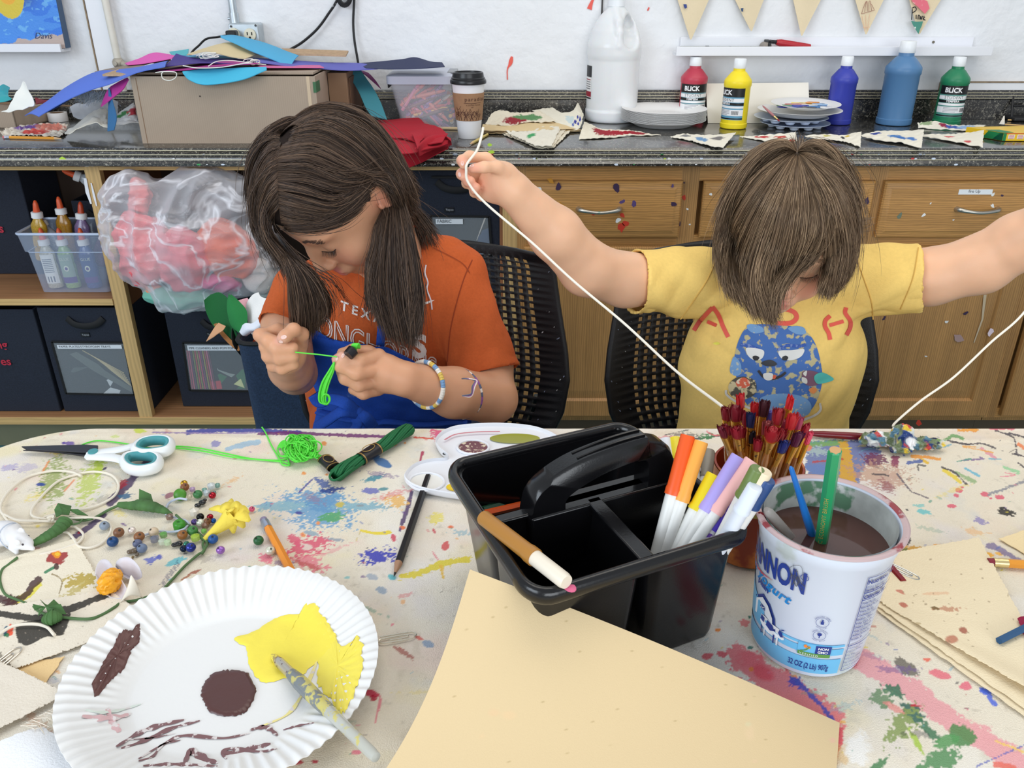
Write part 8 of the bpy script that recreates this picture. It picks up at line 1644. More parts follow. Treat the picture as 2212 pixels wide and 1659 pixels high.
def inwater(name,label,top,bottom,zt,c_,rr_,ferr=None,L2=0,trans=False):
 a=W(*top,z=TZ+zt);b=W(*bottom,z=uc[2]+UH*.795-.002);d=(b-a)/norm(b-a);b2=b+d*.03
 return a,b,d
a,b,d=inwater('','',(1708,1008),(1755,1158),.178,0,0)
r=thing('paintbrush','slim bright blue paintbrush handle standing in the brown water','paintbrush',tuple(b));L=norm(b-a)
part(r,'handle',G().lathe([(.0008,0),(.0019,.002),(.0026,L*.4),(.0034,L*.75),(.0036,L+.012)],a,14,axis=d),mat('blue_handle',(34,110,190),.25),smooth=50)
part(r,'ferrule',G().cyl(b+d*.012,b+d*.03,.003,n=12),mat('brass_ferrule'))
a,b,d=inwater('','',(1804,972),(1774,1172),.200,0,0)
r=thing('paintbrush','thick green paintbrush with gold lettering standing in the brown water','paintbrush',tuple(b));L=norm(b-a)
part(r,'handle',G().lathe([(.0044,0),(.0052,.0015),(.0053,L-.003),(.005,L)],a,6,axis=d),mat('green_handle',(44,150,96),.25),smooth=20)
part(r,'end_plug',G().lathe([(.0030,-.0004),(.0042,-.0002),(.0042,.001)],a,12,axis=d),mat('wood_end',(206,160,110),.7))
part(r,'ferrule',G().cyl(b,b+d*.025,.0042,n=14),mat('clear_ferrule',(190,180,150),.2,.3))
tc_=-ray(1790,1075);tc_/=norm(tc_);tc_=tc_-d*(tc_@d);tc_/=norm(tc_);sv=np.cross(d,tc_);g=G();put_text(g,'BIC ECONOMY BRUSH',lambda q:a[None]+d*(.018+.082-q[:,0])[:,None]*1.0-sv*0+np.outer(-q[:,1]+.0008,-sv)+tc_*.0050,.0048,spacing=1.15);part(r,'lettering',g,mat('gold_ink',(206,180,90),.4,.3))
a,b,d=inwater('','',(1655,1100),(1702,1160),.137,0,0)
r=thing('paintbrush','clear handled paintbrush leaning at the left inside the tub','paintbrush',tuple(b));L=norm(b-a)
part(r,'handle',G().lathe([(.0022,0),(.0042,.004),(.0056,L*.8),(.0058,L+.004)],a,16,axis=d),mat('clear_grey',(196,190,184),.1,alpha=.5,coat=.6),smooth=50);part(r,'ferrule',G().cyl(b+d*.004,b+d*.02,.0045,n=12),mat('clear_ferrule'))
a,b,d=inwater('','',(1640,1108),(1680,1152),.133,0,0)
r=thing('paintbrush','dark red paintbrush handle low at the left inside the tub','paintbrush',tuple(b));L=norm(b-a)
part(r,'handle',G().lathe([(.001,0),(.0026,.003),(.0038,L)],a,14,axis=d),mat('maroon_handle',(110,16,30),.25),smooth=50);part(r,'ferrule',G().cyl(b,b+d*.015,.0036,n=12),mat('brass_ferrule'))
c=T(1935,948,.012)
V,F=blobm([(c+[-.022,0,.0],(.026,.013,.011)),(c+[.006,-.002,.004],(.018,.016,.017)),(c+[.034,-.006,-.003],(.026,.012,.009)),(c+[0,-.018,-.004],(.016,.008,.007))],c+[-.07,-.05,-.02],c+[.08,.05,.04],.0014,11,.0042,75,.004)
V[:,2]=np.maximum(V[:,2],TZ+.001);C=np.tile(arr(srgb(206,210,206)),(len(V),1))
for k,cl_ in enumerate([(120,150,90),(30,60,120),(240,240,240),(190,60,60),(226,196,60),(30,40,80),(90,130,150),(110,124,92)]):m_=np.clip((vnoise(V,34+7*k,60+k)-.3)*5,0,1)[:,None];C=C*(1-m_)+arr(srgb(*cl_))*m_
solo('crumpled_foil','crumpled wad smeared with many colours at the far table edge','crumpled foil',G().add(V,F,col=C),mat('foil_vc',rough=.3,attr='col',bump=.6,bscale=160),smooth=25)
a,b=T(1742,936,.006),T(1862,943,.006)
r=thing('paintbrush','dark red handled brush lying behind the jar and the foil wad','paintbrush',tuple(a));part(r,'handle',G().lathe([(.0028,0),(.0042,.02),(.0046,.06),(.0032,.1)],a,16,axis=b-a),mat('maroon_handle'),smooth=50);e=a+(b-a)/norm(b-a)*.1;part(r,'ferrule',G().cyl(e-(b-a)/norm(b-a)*.004,e+(b-a)/norm(b-a)*.012,.0034,n=12),mat('brass_ferrule'))
# ================================================================ the two children
def rotvec(w):
 th=norm(w)+1e-12;k=w/th;K_=arr([[0,-k[2],k[1]],[k[2],0,-k[0]],[-k[1],k[0],0]]);return np.eye(3)+sin(th)*K_+(1-cos(th))*K_@K_
def fit_head(C,A,marks,wts=None,it=60):
 A=arr(A,float);U_,_,Vt=np.linalg.svd(A);A=U_@Vt;p=np.zeros(5);y=C[1]
 def res(p):
  R=A@rotvec(p[:3]).T;c=arr([C[0]+p[3],y,C[2]+p[4]]);out=[]
  for i,(h,uv)in enumerate(marks):q=c+arr(h)@R;a=PX(q);w=1 if wts is None else wts[i];out+=[(a[0]-uv[0])*w,(a[1]-uv[1])*w]
  return np.concatenate([out,p[:3]*3])
 for _ in range(it):
  r0=res(p);J=arr([(res(p+np.eye(5)[i]*1e-5)-r0)/1e-5 for i in range(5)]).T;p=p-np.linalg.solve(J.T@J+np.eye(5)*1e-3,J.T@r0)*.6
 R=A@rotvec(p[:3]).T;return arr([C[0]+p[3],y,C[2]+p[4]]),R
def rpx(p,px):return px/FPX*(p[1]*CP-(p[2]-CAMZ)*SP)
def J(u,v,y,px):
 p=W(u,v,y=y);return(*p,rpx(p,px))
def head(S,C,A,s=1.):
 L,F,U=A;hp=lambda l,f,u:C+(L*l+F*f+U*u)*s
 E=lambda c,r_,k=.008,op='u',rot=None:S.ell(hp(*c),tuple(x*s for x in r_),A if rot is None else rot,k*s,op)
 E((0,-.005,.022),(.068,.075,.077),.01);E((0,.022,.0),(.064,.066,.078),.02);E((0,.034,-.045),(.050,.048,.050),.02);E((0,.032,.040),(.058,.056,.050),.02);E((0,.062,-.076),(.021,.020,.018),.016)
 for sg in(-1,1):
  E((sg*.036,.044,-.040),(.025,.034,.028),.014);E((sg*.052,.010,-.055),(.016,.030,.024),.016)
  E((sg*.031,.092,-.007),(.015,.010,.0105),.010,'s');S.ell(hp(sg*.030,.0665,-.007),(.0135*s,)*3,k=.004*s)
  E((sg*.028,.066,.016),(.026,.016,.009),.014)
  E((sg*.0105,.090,-.0395),(.0068,.0085,.0058),.004)
 S.chain([(*hp(0,.078,.006),.0075*s),(*hp(0,.088,-.012),.0078*s),(*hp(0,.0985,-.033),.0095*s)],k=.008*s)
 E((0,.090,-.040),(.010,.008,.006),.004)
 for sg in(-1,1):E((sg*.006,.0945,-.0455),(.0032,.0035,.0026),.002,'s')
 E((0,.080,-.060),(.024,.012,.012),.008);E((0,.0895,-.0575),(.017,.0048,.0035),.003);E((0,.0885,-.0655),(.0145,.0050,.0042),.003);E((0,.0945,-.0615),(.019,.0035,.0008),.0015,'s')
 for sg in(-1,1):
  R_=(A@rotvec(U*sg*.5));E((sg*.075,-.014,-.008),(.0075,.0185,.031),.004,rot=R_);E((sg*.0845,-.010,-.005),(.0075,.0105,.020),.003,'s',rot=R_);E((sg*.075,.0005,-.012),(.004,.004,.006),.002,rot=R_)
 return hp
def skinmat(name,c,lip):return mat(name,c,.42,attr='col',sss=.22,spec=.35,bump=.06,bscale=900,var=.03,vscale=40)
def tinted(V,base,tints):
 C=np.tile(arr(srgb(*base)),(len(V),1));C*=(1+.05*vnoise(V,35,3))[:,None]
 for c,r_,col,a in tints:m_=np.clip(a*np.exp(-(((V-arr(c))**2).sum(1)/(r_*r_))**1.5),0,1)[:,None];C=C*(1-m_)+arr(srgb(*col))*m_
 return C
def bvh(V,F):return BVHTree.FromPolygons([tuple(v)for v in V],[tuple(int(i)for i in f)for f in F])
def hit(B,u,v):
 d=Vector(ray(u,v)).normalized();loc,n,i,t=B.ray_cast(Vector((0,0,CAMZ)),d);return(None,None)if loc is None else(arr(loc),arr(n))
def cast(B,P,off=.001,yfall=None):
 out=[];last=None
 for u,v in P:
  p,n=hit(B,u,v)
  if p is None:p=W(u,v,y=last[1]if last is not None else yfall);n=arr([0,-1,0])
  if n[1]>0:n=-n
  last=p;d=-ray(u,v);d/=norm(d);q=n*.5+d*.5;out.append(p+q/norm(q)*off)
 return arr(out)
def hairs(g,B,sheets,n,r_,cols,yfall,jit=.004,lift=(.001,.008),npt=16,tip=.3):
 allS,allC=[],[];tot=sum(w for _,w in sheets)
 for guides,w in sheets:
  GS=[]
  for gd in guides:
   P=[]
   for q in gd:
    if isinstance(q,np.ndarray):P.append(q)
    elif len(q)==3:P.append(W(*q[:2],y=q[2]))
    else:
     p,nn=hit(B,*q);
     if p is None:p=W(*q,y=P[-1][1]if P else yfall)
     P.append(p)
   if not isinstance(gd[0],np.ndarray):
    d2=sm(arr([q[:2]for q in gd],float),30);D3=sm(P,30);k_=len(gd)-1;Q=[]
    for i_,(uu,vv)in enumerate(d2):
     a_=min(int(i_/29*k_),k_-1);p=hit(B,uu,vv)[0]if len(gd[a_])==2 and len(gd[a_+1])==2 else None;Q.append(D3[i_]if p is None or abs(p[1]-D3[i_][1])>.06 else p)
    P=Q
   GS.append(sm(P,npt))
  GS=arr(GS);m_=int(n*w/tot);t=RNG.uniform(0,len(GS)-1,m_);i=np.minimum(t.astype(int),len(GS)-2);f=(t-i)[:,None,None];S=GS[i]*(1-f)+GS[i+1]*f
  prof=lin(0,1,npt)[None,:,None];lk_=np.floor(t*14+RNG.integers(0,2,m_)*.5);tc_=np.clip((lk_+.5)/14,0,len(GS)-1.001);ic=tc_.astype(int);fc=(tc_-ic)[:,None,None];S=S+(GS[ic]*(1-fc)+GS[ic+1]*fc-S)*prof**2*RNG.uniform(.3,.8,(m_,1,1))
  lock=np.floor(t*9).astype(int);lo=np.random.default_rng(len(GS)*7+m_).normal(size=(lock.max()+1,2,3))*jit*.8;S=S+lo[lock][:,:1]*prof**1.3+lo[lock][:,1:]*np.sin(prof*PI)*.5
  S=S+RNG.normal(size=(m_,1,3))*jit*(prof**1.2)+RNG.normal(size=(m_,1,3))*jit*.35*np.sin(prof*5+RNG.uniform(0,6,(m_,1,1)))*prof
  toward=arr([0,0,CAMZ])-S;toward/=norm(toward,axis=2)[...,None];S=S+toward*(RNG.uniform(*lift,(m_,1,1))*np.minimum(1,.45+prof*5)+.0015)
  cut=RNG.uniform(1-tip,1,m_);k=lin(0,1,npt)[None,:]*cut[:,None]*(npt-1);a=np.minimum(k.astype(int),npt-2);fr_=(k-a)[...,None];S=np.take_along_axis(S,a[...,None],1)*(1-fr_)+np.take_along_axis(S,(a+1)[...,None],1)*fr_
  ci=RNG.random(m_)[:,None]**2*.8;C=arr(srgb(*cols[0]))*(1-ci)+arr(srgb(*cols[1]))*ci;lk=(.75+.5*np.random.default_rng(5).random(lock.max()+1))[lock][:,None];allS.append(S);allC.append(C*lk)
 rp_=r_*arr([.8]+[1]*(npt-5)+[.85,.65,.45,.2]);return strands(g,np.concatenate(allS),rp_,0,np.concatenate(allC))
M_hair=mat('hair',rough=.42,attr='col',spec=.35)
def near(B,p,off=.0004):
 l,n,i,d=B.find_nearest(Vector(p));return arr(l)+arr(n)*off
def lash(r,hp,sg,name,B,colr=(40,28,24),n=26):
 g=G();S=[]
 for k in range(n):
  t=k/(n-1);x=sg*(.016+.029*t);zz=-.0125-.003*sin(PI*t);f0=.0795-.004*t*t;p=near(B,hp(x,f0+.004,zz));o_=hp(0,0,0);S.append([p,p+hp(sg*.001,.0028,-.0022)-o_,p+hp(sg*.004*t+sg*.001,.0062,-.0035)-o_])
 strands(g,arr(S),[.0003,.00025,.0001]);P=[near(B,hp(sg*(.015+.031*t),.0835-.004*t*t,-.0125-.003*sin(PI*t)),.0002)for t in lin(0,1,12)];g.tube(P,.0006,5);part(r,name,g,paint(*colr))
def brow(r,hp,sg,B,colr):
 g=G();S=[]
 for k in range(110):t=RNG.random();x=sg*(.012+.027*t);zz=.0145+.005*sin(PI*min(1,t*1.1))+RNG.normal()*.0012;f0=.0895-.017*t*t-.003*t;S.append([near(B,hp(x+sg*j*.0038,f0+.004,zz+j*.0008),.0005)for j in range(3)])
 strands(g,arr(S),[.00035,.0003,.0001]);part(r,'eyebrow',g,paint(*colr))
def fist_nail(r,p,n,s,c=(236,196,184)):
 pass
C0=W(725,420,y=1.13)
HL={'ear':(.076,-.010,-.010),'nose':(0,.107,-.036),'eye':(.032,.081,-.013),'mouth':(0,.093,-.0615),'chin':(0,.080,-.090),'top':(0,-.01,.112)}
gC,gA=fit_head(C0,[(.67,-.723,.133),(-.55,-.6,-.596),(-.5,-.333,.788)],[(HL['ear'],(822,432)),(HL['nose'],(684,578)),(HL['eye'],(720,536)),(HL['mouth'],(736,592)),((0,.07,.075),(606,490))],[1,1.5,1.5,1.2,.3])
S=SDF((-.50,.90,.40),(.14,1.40,1.14),.0023)
hp=head(S,gC,gA,1.03)
tor=W(810,800,y=1.22)
NK=W(842,560,y=1.19)
S.cone(hp(0,-.03,-.05),NK,.037,.040,.02);S.cone(NK,tor+[0,.02,.02],.045,.09,.03);S.ell(tor+[0,.02,-.06],(.10,.07,.16),k=.03)
sh,el,wr=J(1000,640,1.21,56),J(1064,862,1.09,52),J(872,818,.985,36)
S.chain([sh,J(1050,790,1.15,56),el],.01);S.chain([el,J(980,848,1.035,54),wr],.01)
S.chain([wr,J(838,808,.982,36)],.008);S.ell(W(826,806,y=.985),(.027,.018,.028),k=.010)
for ch in([(818,768,.985,16),(776,781,.962,14.5),(745,775,.958,12),(738,769,.962,10.5)],[(820,798,.978,16),(770,806,.952,14.5),(735,791,.955,12.5),(726,776,.962,10)],[(820,822,.98,15),(775,832,.957,13.5),(745,818,.958,12),(735,802,.964,10)],[(818,842,.985,13.5),(785,850,.968,12),(762,842,.968,10.5)],[(826,776,1.0,17),(795,762,1.005,15),(764,756,.995,12.5),(738,762,.985,10.5)]):S.chain([J(*q)for q in ch],.0022,.006)
sh2,el2,wr2=J(640,640,1.19,52),J(638,806,1.10,44),J(618,772,1.0,38)
S.chain([sh2,J(618,700,1.15,50),el2],.01);S.chain([el2,J(628,796,1.045,45),wr2],.01)
S.ell(W(612,755,y=1.0),(.030,.022,.030),k=.010);S.ell(W(628,728,y=1.0),(.018,.018,.018),k=.010)
for ch in([(640,722,1.005,15),(600,712,.995,13),(562,724,.982,13.5),(580,735,.970,13.5),(604,738,.968,11.5)],[(630,742,1.0,15),(575,748,.978,14),(600,754,.964,14),(632,751,.962,13)],[(630,765,1.0,14),(580,769,.976,13.5),(605,775,.962,13),(634,771,.962,12)],[(630,785,1.0,13),(590,790,.98,12.5),(610,796,.966,12),(636,788,.964,11)],[(650,745,1.0,16),(652,722,.985,14),(634,712,.968,13.5),(616,726,.956,12.5),(609,732,.955,11)]):S.chain([J(*q)for q in ch],.0020,.006)
V,F=S.mesh()
girl=thing('person','child with long dark hair in orange shirt and blue apron threading green floss','person',(gC[0],1.2,0))
tg=[(hp(0,.093,-.058),.012,(190,100,94),.9),(hp(.009,.092,-.060),.008,(190,100,94),.8),(hp(-.009,.092,-.060),.008,(190,100,94),.8),(hp(0,.092,-.0655),.011,(196,106,98),.85),(hp(.036,.07,-.036),.022,(220,140,116),.45),(hp(-.036,.07,-.036),.022,(220,140,116),.45),(hp(0,.106,-.038),.012,(226,156,134),.4),(hp(.078,-.008,-.012),.02,(222,140,118),.6)]
for q in((738,769,.958),(726,776,.958),(735,802,.96),(609,732,.953),(604,738,.965)):tg.append((W(*q[:2],y=q[2]),.0065,(232,178,166),.8))
GSK=(214,160,126)
part(girl,'body',G().add(V,F,col=tinted(V,GSK,tg)),skinmat('skin_tan',GSK,None),smooth=True)
def nail(root,u,v,y,w,rot,B,c=(238,200,190)):
 P=cast(B,[(u+w*cos(t)*cos(rot)-w*.65*sin(t)*sin(rot),v+w*cos(t)*sin(rot)+w*.65*sin(t)*cos(rot))for t in lin(0,2*PI,14,endpoint=False)],.0003,y);part(root,'fingernail',G().poly(P,-.0003,n=(0,-1,0)),mat('nail',c,.22,coat=.4))
Bg=bvh(V,F);GV,GF=V,F
lash(girl,hp,1,'eyelashes',Bg);lash(girl,hp,-1,'eyelashes',Bg);brow(girl,hp,1,Bg,(92,66,54));brow(girl,hp,-1,Bg,(92,66,54))
for q in((741,768,.96,5,-1.1),(728,775,.96,4.5,-1.2),(613,728,.955,6.5,-.2),(607,738,.96,4.5,.2),(643,777,.96,3.5,1.2)):nail(girl,*q,Bg)
S=SDF((-.42,1.0,.50),(.12,1.38,.98),.0029)
def flatcone(S,a,b,ra,rb,k=.01,inner=None):
 a,b=arr(a[:3]),arr(b[:3]);ab=b-a;L2=ab@ab;nb=ab/math.sqrt(L2);R=max(ra,rb)
 def f(X,Y,Z):
  t=np.clip(((X-a[0])*ab[0]+(Y-a[1])*ab[1]+(Z-a[2])*ab[2])/L2,0,1.3);d=np.sqrt((X-a[0]-t*ab[0])**2+(Y-a[1]-t*ab[1])**2+(Z-a[2]-t*ab[2])**2)-(ra+(rb-ra)*t)
  return np.maximum(d,(X-b[0])*nb[0]+(Y-b[1])*nb[1]+(Z-b[2])*nb[2])
 S.apply(np.minimum(a,b)-R,np.maximum(a,b)+R,f,k)
 if inner:S.cone(b-nb*.018,b+nb*.02,inner*.96,inner,.002,'s')
tc=W(830,760,y=1.225)
S.ell(tc+[-.005,.0,.0],(.135,.088,.155),k=.02);S.ell(tc+[-.01,.01,-.13],(.125,.088,.13),k=.04);S.ell(W(800,640,y=1.2),(.14,.07,.065),k=.04);S.cone(W(680,640,y=1.19),W(960,590,y=1.225),.045,.05,.03);S.cone(W(900,560,y=1.22),W(985,600,y=1.225),.045,.045,.03)
a,b=J(985,610,1.215,68),J(1052,812,1.135,76);flatcone(S,a[:3],b[:3],a[3],b[3],.015,inner=b[3]-.0045)
a,b=J(640,630,1.185,50),J(604,706,1.13,50);flatcone(S,a[:3],b[:3],a[3],b[3],.02,inner=b[3]-.004)
S.ell(NK+[.0,-.01,.035],(.052,.05,.045),k=.006,op='s')
V,F=S.mesh();N_=vnormals(V,F)
fold=.0035*np.abs(vnoise(V*[1,1,.6],22,31))+.0035*np.sin(V@arr([40,10,55])+2*np.sin(V[:,0]*25))*np.exp(-((V-W(975,700,y=1.16))**2).sum(1)/.006);V=V+N_*(fold-.002)[:,None]
M_or=mat('orange_jersey',(198,96,50),.88,var=.07,vscale=260,bump=.25,bscale=500,spec=.2)
part(girl,'shirt',G().add(V,F),M_or,smooth=True);Bs=bvh(V,F)
M_wprint=mat('white_print',(236,226,220),.6)
def place_text(g,s,B,p0,ux,vy,size,mi=0,off=.0012,outline=None,**k):
 V2,F2=text2(s,1.,**k)
 if not len(V2):return
 if outline is None:P=arr(p0)+V2[:,:1]*arr(ux)*size+V2[:,1:]*arr(vy)*size;g.add(cast(B,P,off,1.12),F2,mi)
g=G()
place_text(g,'TEXAS',Bs,(735,668),(1,.36),(.10,-1),27,bold=.025,spacing=1.55)
def outline_text(g,s,B,p0,ux,vy,size,w,spacing=1.,mi=0,off=.0012,bold=.0):
 cu=bpy.data.curves.new('t','FONT');cu.body=s;cu.size=1;cu.space_character=spacing;cu.resolution_u=3;cu.fill_mode='NONE';cu.offset=bold;ob=bpy.data.objects.new('t',cu);COL.objects.link(ob);bpy.context.view_layer.update();me=bpy.data.meshes.new_from_object(ob)
 vs_=[v.co[:2]for v in me.vertices];adj={}
 for e in me.edges:adj.setdefault(e.vertices[0],[]).append(e.vertices[1]);adj.setdefault(e.vertices[1],[]).append(e.vertices[0])
 seen=set()
 for st in adj:
  if st in seen:continue
  loop=[st];seen.add(st);cur=st
  while True:
   nx=[q for q in adj[cur]if q not in seen]
   if not nx:break
   cur=nx[0];seen.add(cur);loop.append(cur)
  P=arr([vs_[i]for i in loop]+[vs_[loop[0]]]);P=arr(p0)+P[:,:1]*arr(ux)*size+P[:,1:]*arr(vy)*size
  d=norm(np.diff(P,axis=0),axis=1);keep=np.concatenate([[True],d>.3]);P=P[keep]
  if len(P)>2:V2,F2=stroke2(P,w,smooth=False);g.add(cast(B,V2,off,1.12),F2,mi)
 bpy.data.objects.remove(ob);bpy.data.curves.remove(cu);bpy.data.meshes.remove(me)
outline_text(g,'LONGHORNS',Bs,(660,715),(.66,.25),(.02,-1),68,2.6,spacing=1.02)
put=[(905,770)]
place_text(g,'S',Bs,(893,771),(.9,-.05),(.0,-1),66,bold=.05);
V2,F2=stroke2([(920,652),(928,656),(938,650),(925,653)],2,10);
P=sm(arr([(906,656),(918,655),(930,651),(938,648)],float),12);V2,F2=stroke2(P,np.interp(lin(0,1,12),[0,.5,1],[5,4.5,.8]));g.add(cast(Bs,V2,.0012,1.12),F2)
part(girl,'shirt_print',g,M_wprint)
g=G()
for P,w in(([(893,486),(905,500),(915,520),(918,540)],4),([(935,535),(970,552),(1000,570),(1015,590)],1.5)):V2,F2=stroke2(P,w,20);g.add(cast(Bs,V2,.001,1.18),F2)
g.tube(cast(Bs,sm(arr([(1020,562),(1003,600),(985,660),(972,720),(966,790)],float),30),.0006,1.15),.0008,6)
for dv in(0,):g.tube(cast(Bs,sm(arr([(985,818),(1020,812),(1060,802),(1112,784)],float),24),.0006,1.12),.0006,6)
part(girl,'shirt_seam',g,mat('dark_orange_seam',(150,62,28),.85))
st=solo('thread_bit','white thread stuck on the orange shirt below the shoulder','thread',G().tube(cast(Bs,sm(arr([(920,573),(918,590),(924,610),(922,625),(930,648),(933,668)],float),30),.002,1.15),.0011,6),paint(224,220,226))
M_ap=mat('blue_apron',(22,76,178),.8,var=.1,vscale=300,bump=.3,bscale=450,dark=((96,126,176),26,.69))
Lc=[(668,690),(652,715),(648,742),(668,800),(690,850),(690,890),(684,925),(690,955)];Rc=[(740,735),(800,745),(835,748),(880,770),(960,830),(1010,880),(1020,920),(1020,955)]
n,m_=50,34;La,Ra=sm(arr(Lc,float),n),sm(arr(Rc,float),n);X=np.zeros((n,m_,3))
for i in range(n):
 s_=lin(0,1,m_)[:,None];row=La[i]*(1-s_)+Ra[i]*s_
 if i==0:pass
 row[:,1]+=12*np.sin(PI*s_[:,0])*(1-i/n)**2
 X[i]=cast(Bs,row,.0045+.016*(i/n)**2,1.12)
for _ in range(6):X[1:-1,1:-1]=(X[1:-1,1:-1]*2+X[:-2,1:-1]+X[2:,1:-1]+X[1:-1,:-2]+X[1:-1,2:])/6
X[...,1]-=.004*np.abs(vnoise(X,26,9));part(girl,'apron',G().grid(X,th=.0015),M_ap,smooth=True)
P=cast(Bs,sm(arr([(822,745),(826,700),(830,660),(836,620),(842,590),(850,560)],float),26),.0035,1.15);part(girl,'apron_strap',G().strip(P,.0125,(0,-.9,.3),th=.0012),M_ap,smooth=True)
P=cast(Bs,sm(arr([(700,880),(760,896),(850,905),(940,908),(1010,905)],float),30),.026,1.12);part(girl,'apron_tie',G().tube(P,.008,10,flat=.35,up=(0,0,1)),M_ap,smooth=True)
ko=W(772,893,y=1.045);g=G().sphere(ko,(.012,.010,.011),14)
part(girl,'apron_knot',g,M_ap,smooth=True)
for Pp in([(772,893,1.04),(745,870,1.035),(715,862,1.05),(690,868,1.05),(678,852,1.05)],[(772,893,1.04),(740,888,1.03),(712,905,1.04),(680,925,1.05)],[(772,893,1.04),(792,905,1.035),(806,925,1.04)],[(772,893,1.04),(770,915,1.03),(762,935,1.04)]):part(girl,'apron_tie',G().tube(sm([W(u,v,y=y)for u,v,y in Pp],24),.0095,10,flat=.3,up=(0,-.6,.8)),M_ap,smooth=True)
def lower(root,cx,y0,colr,shoe,w=.075):
 S=SDF((cx-.22,.66,.02),(cx+.22,1.42,.74),.005)
 S.ell((cx,y0,.52),(.135,.11,.10),k=.03)
 for s in(-1,1):S.chain([(cx+s*.06,y0-.02,.505,.07),(cx+s*.075,y0-.33,.50,.056)],.02);S.chain([(cx+s*.075,y0-.33,.50,.056),(cx+s*.08,y0-.34,.28,.044),(cx+s*.08,y0-.32,.085,.036)],.02)
 V,F=S.mesh();part(root,'trousers',G().add(V,F),mat('trousers_%d'%colr[0],colr,.85),smooth=True)
 for s in(-1,1):
  S=SDF((cx+s*.08-.06,y0-.50,-.005),(cx+s*.08+.06,y0-.24,.1),.004);S.chain([(cx+s*.08,y0-.30,.042,.036),(cx+s*.085,y0-.38,.035,.034),(cx+s*.09,y0-.44,.031,.028)],.02);V,F=S.mesh();V[:,2]=np.maximum(V[:,2],.002);part(root,'shoe',G().add(V,F),mat('shoe_%d'%shoe[0],shoe,.6),smooth=True)
lower(girl,gC[0]+.06,1.24,(44,52,74),(220,220,220))
def bracelet(root,name,a,b,t,rad,cols,rb_,nb,tilt=(0,0,0),label=None,disc=True):
 a,b=arr(a),arr(b);c=a+(b-a)*t;ax=(b-a)/norm(b-a);u_=np.cross(ax,(0,0,1));u_/=norm(u_);v_=np.cross(u_,ax);ax2=ax+u_*tilt[0]+v_*tilt[1];ax2/=norm(ax2);u_=np.cross(ax2,(0,0,1));u_/=norm(u_);v_=np.cross(u_,ax2);o=None
 ang=lin(0,2*PI,nb,endpoint=False);g=G();g.tube([c+(u_*cos(x)+v_*sin(x))*rad for x in lin(0,2*PI,48,endpoint=False)],rb_*.45,6,closed=True);o=part(root,name,g,paint(226,222,214),label=label)
 for ci,cc_ in enumerate(sorted(set(cols))):
  g=G()
  for k,x in enumerate(ang):
   if cols[k%len(cols)]!=cc_:continue
   p=c+(u_*cos(x)+v_*sin(x))*rad;t_=-u_*sin(x)+v_*cos(x);h=rad*PI/nb*.96;g.cyl(p-t_*h,p+t_*h,rb_,n=10)
  part(o,'beads',g,mat('claybead_%d_%d_%d'%cc_,cc_,.55),kind='stuff')
 return o
wa,wb=arr(wr[:3]),arr(J(980,848,1.035,52)[:3]);CW,CBl,CY_=(238,232,222),(120,158,200),(222,190,92)
br=bracelet(girl,'bead_bracelet',wa,wb,.42,.0312,[CW,CW,CBl,CBl,CBl,CY_,CY_,CY_,CW,CW,CBl,CBl,CY_,CY_,CW,CBl,CBl,CW,CW,CW],.0032,60,(-.25,.3),'yellow, white and blue clay bead bracelet')
wa2,wb2=arr(J(980,848,1.035,52)[:3]),arr(el[:3])
br=bracelet(girl,'thread_bracelet',wa2,wb2,.12,.0362,[(150,90,160),(90,100,130),(236,226,220),(90,100,130),(150,90,160)],.0021,40,(-.35,.3),'purple, grey and white braided thread bracelet')
kn=W(998,855,y=.985);g=G()
for k,c_ in enumerate(((236,222,214),(150,90,150),(96,104,124))):
 o=part(br,'loose_end',G().tube(sm([kn,kn+[.012,.002,-.002+.002*k],W(1026-k*3,835,y=.99),W(1030-k*2,822,y=1.0),W(1012-k*3,818,y=1.0),W(998,818,y=1.01)],24),.0009,6),paint(*c_))
S=SDF(gC-.16,gC+.16,.004)
L,F_,U=gA;q=lambda l,f,u:gC+L*l+F_*f+U*u
S.ell(q(0,-.005,.022),(.076,.081,.084),gA,k=.01);S.ell(q(0,.028,.050),(.065,.064,.059),gA,k=.01);S.ell(q(0,-.032,-.03),(.064,.045,.066),gA,k=.02)
S.ell(q(0,.098,-.060),(.088,.085,.108),gA,k=.01,op='s');S.ell(q(.088,.020,-.030),(.03,.030,.045),gA,k=.008,op='s');S.ell(q(-.088,.03,-.045),(.03,.035,.045),gA,k=.008,op='s')
V,F=S.mesh();Bc=bvh(np.concatenate([V,GV]),np.concatenate([F,GF+len(V)]));DK,LT=(54,42,36),(126,100,80)
g=G().add(V,F,1)
part_line=[(640,262),(611,290),(604,320),(599,352),(600,400),(603,450),(607,500)]
SA=[[(612,288),(588,288),(563,315),(548,352),(541,400),(542,440)],[(606,312),(578,325),(556,365),(546,420),(548,470),(562,505)],[(600,350),(576,370),(556,420),(557,480),(575,520),(598,548,1.03)],[(600,400),(580,425),(566,470),(578,515),(603,550,1.02),(628,590,1.02)],[(603,450),(590,472),(584,505),(600,540),(622,575,1.02),(640,620,1.02)]]
SA0=[[(652,250),(622,256),(592,276),(568,302),(554,338)],[(640,260),(610,268),(575,290),(555,330),(545,370)],[(625,272),(598,280),(570,305),(552,345),(543,395)],[(612,288),(588,288),(563,315),(548,352),(541,400)]]
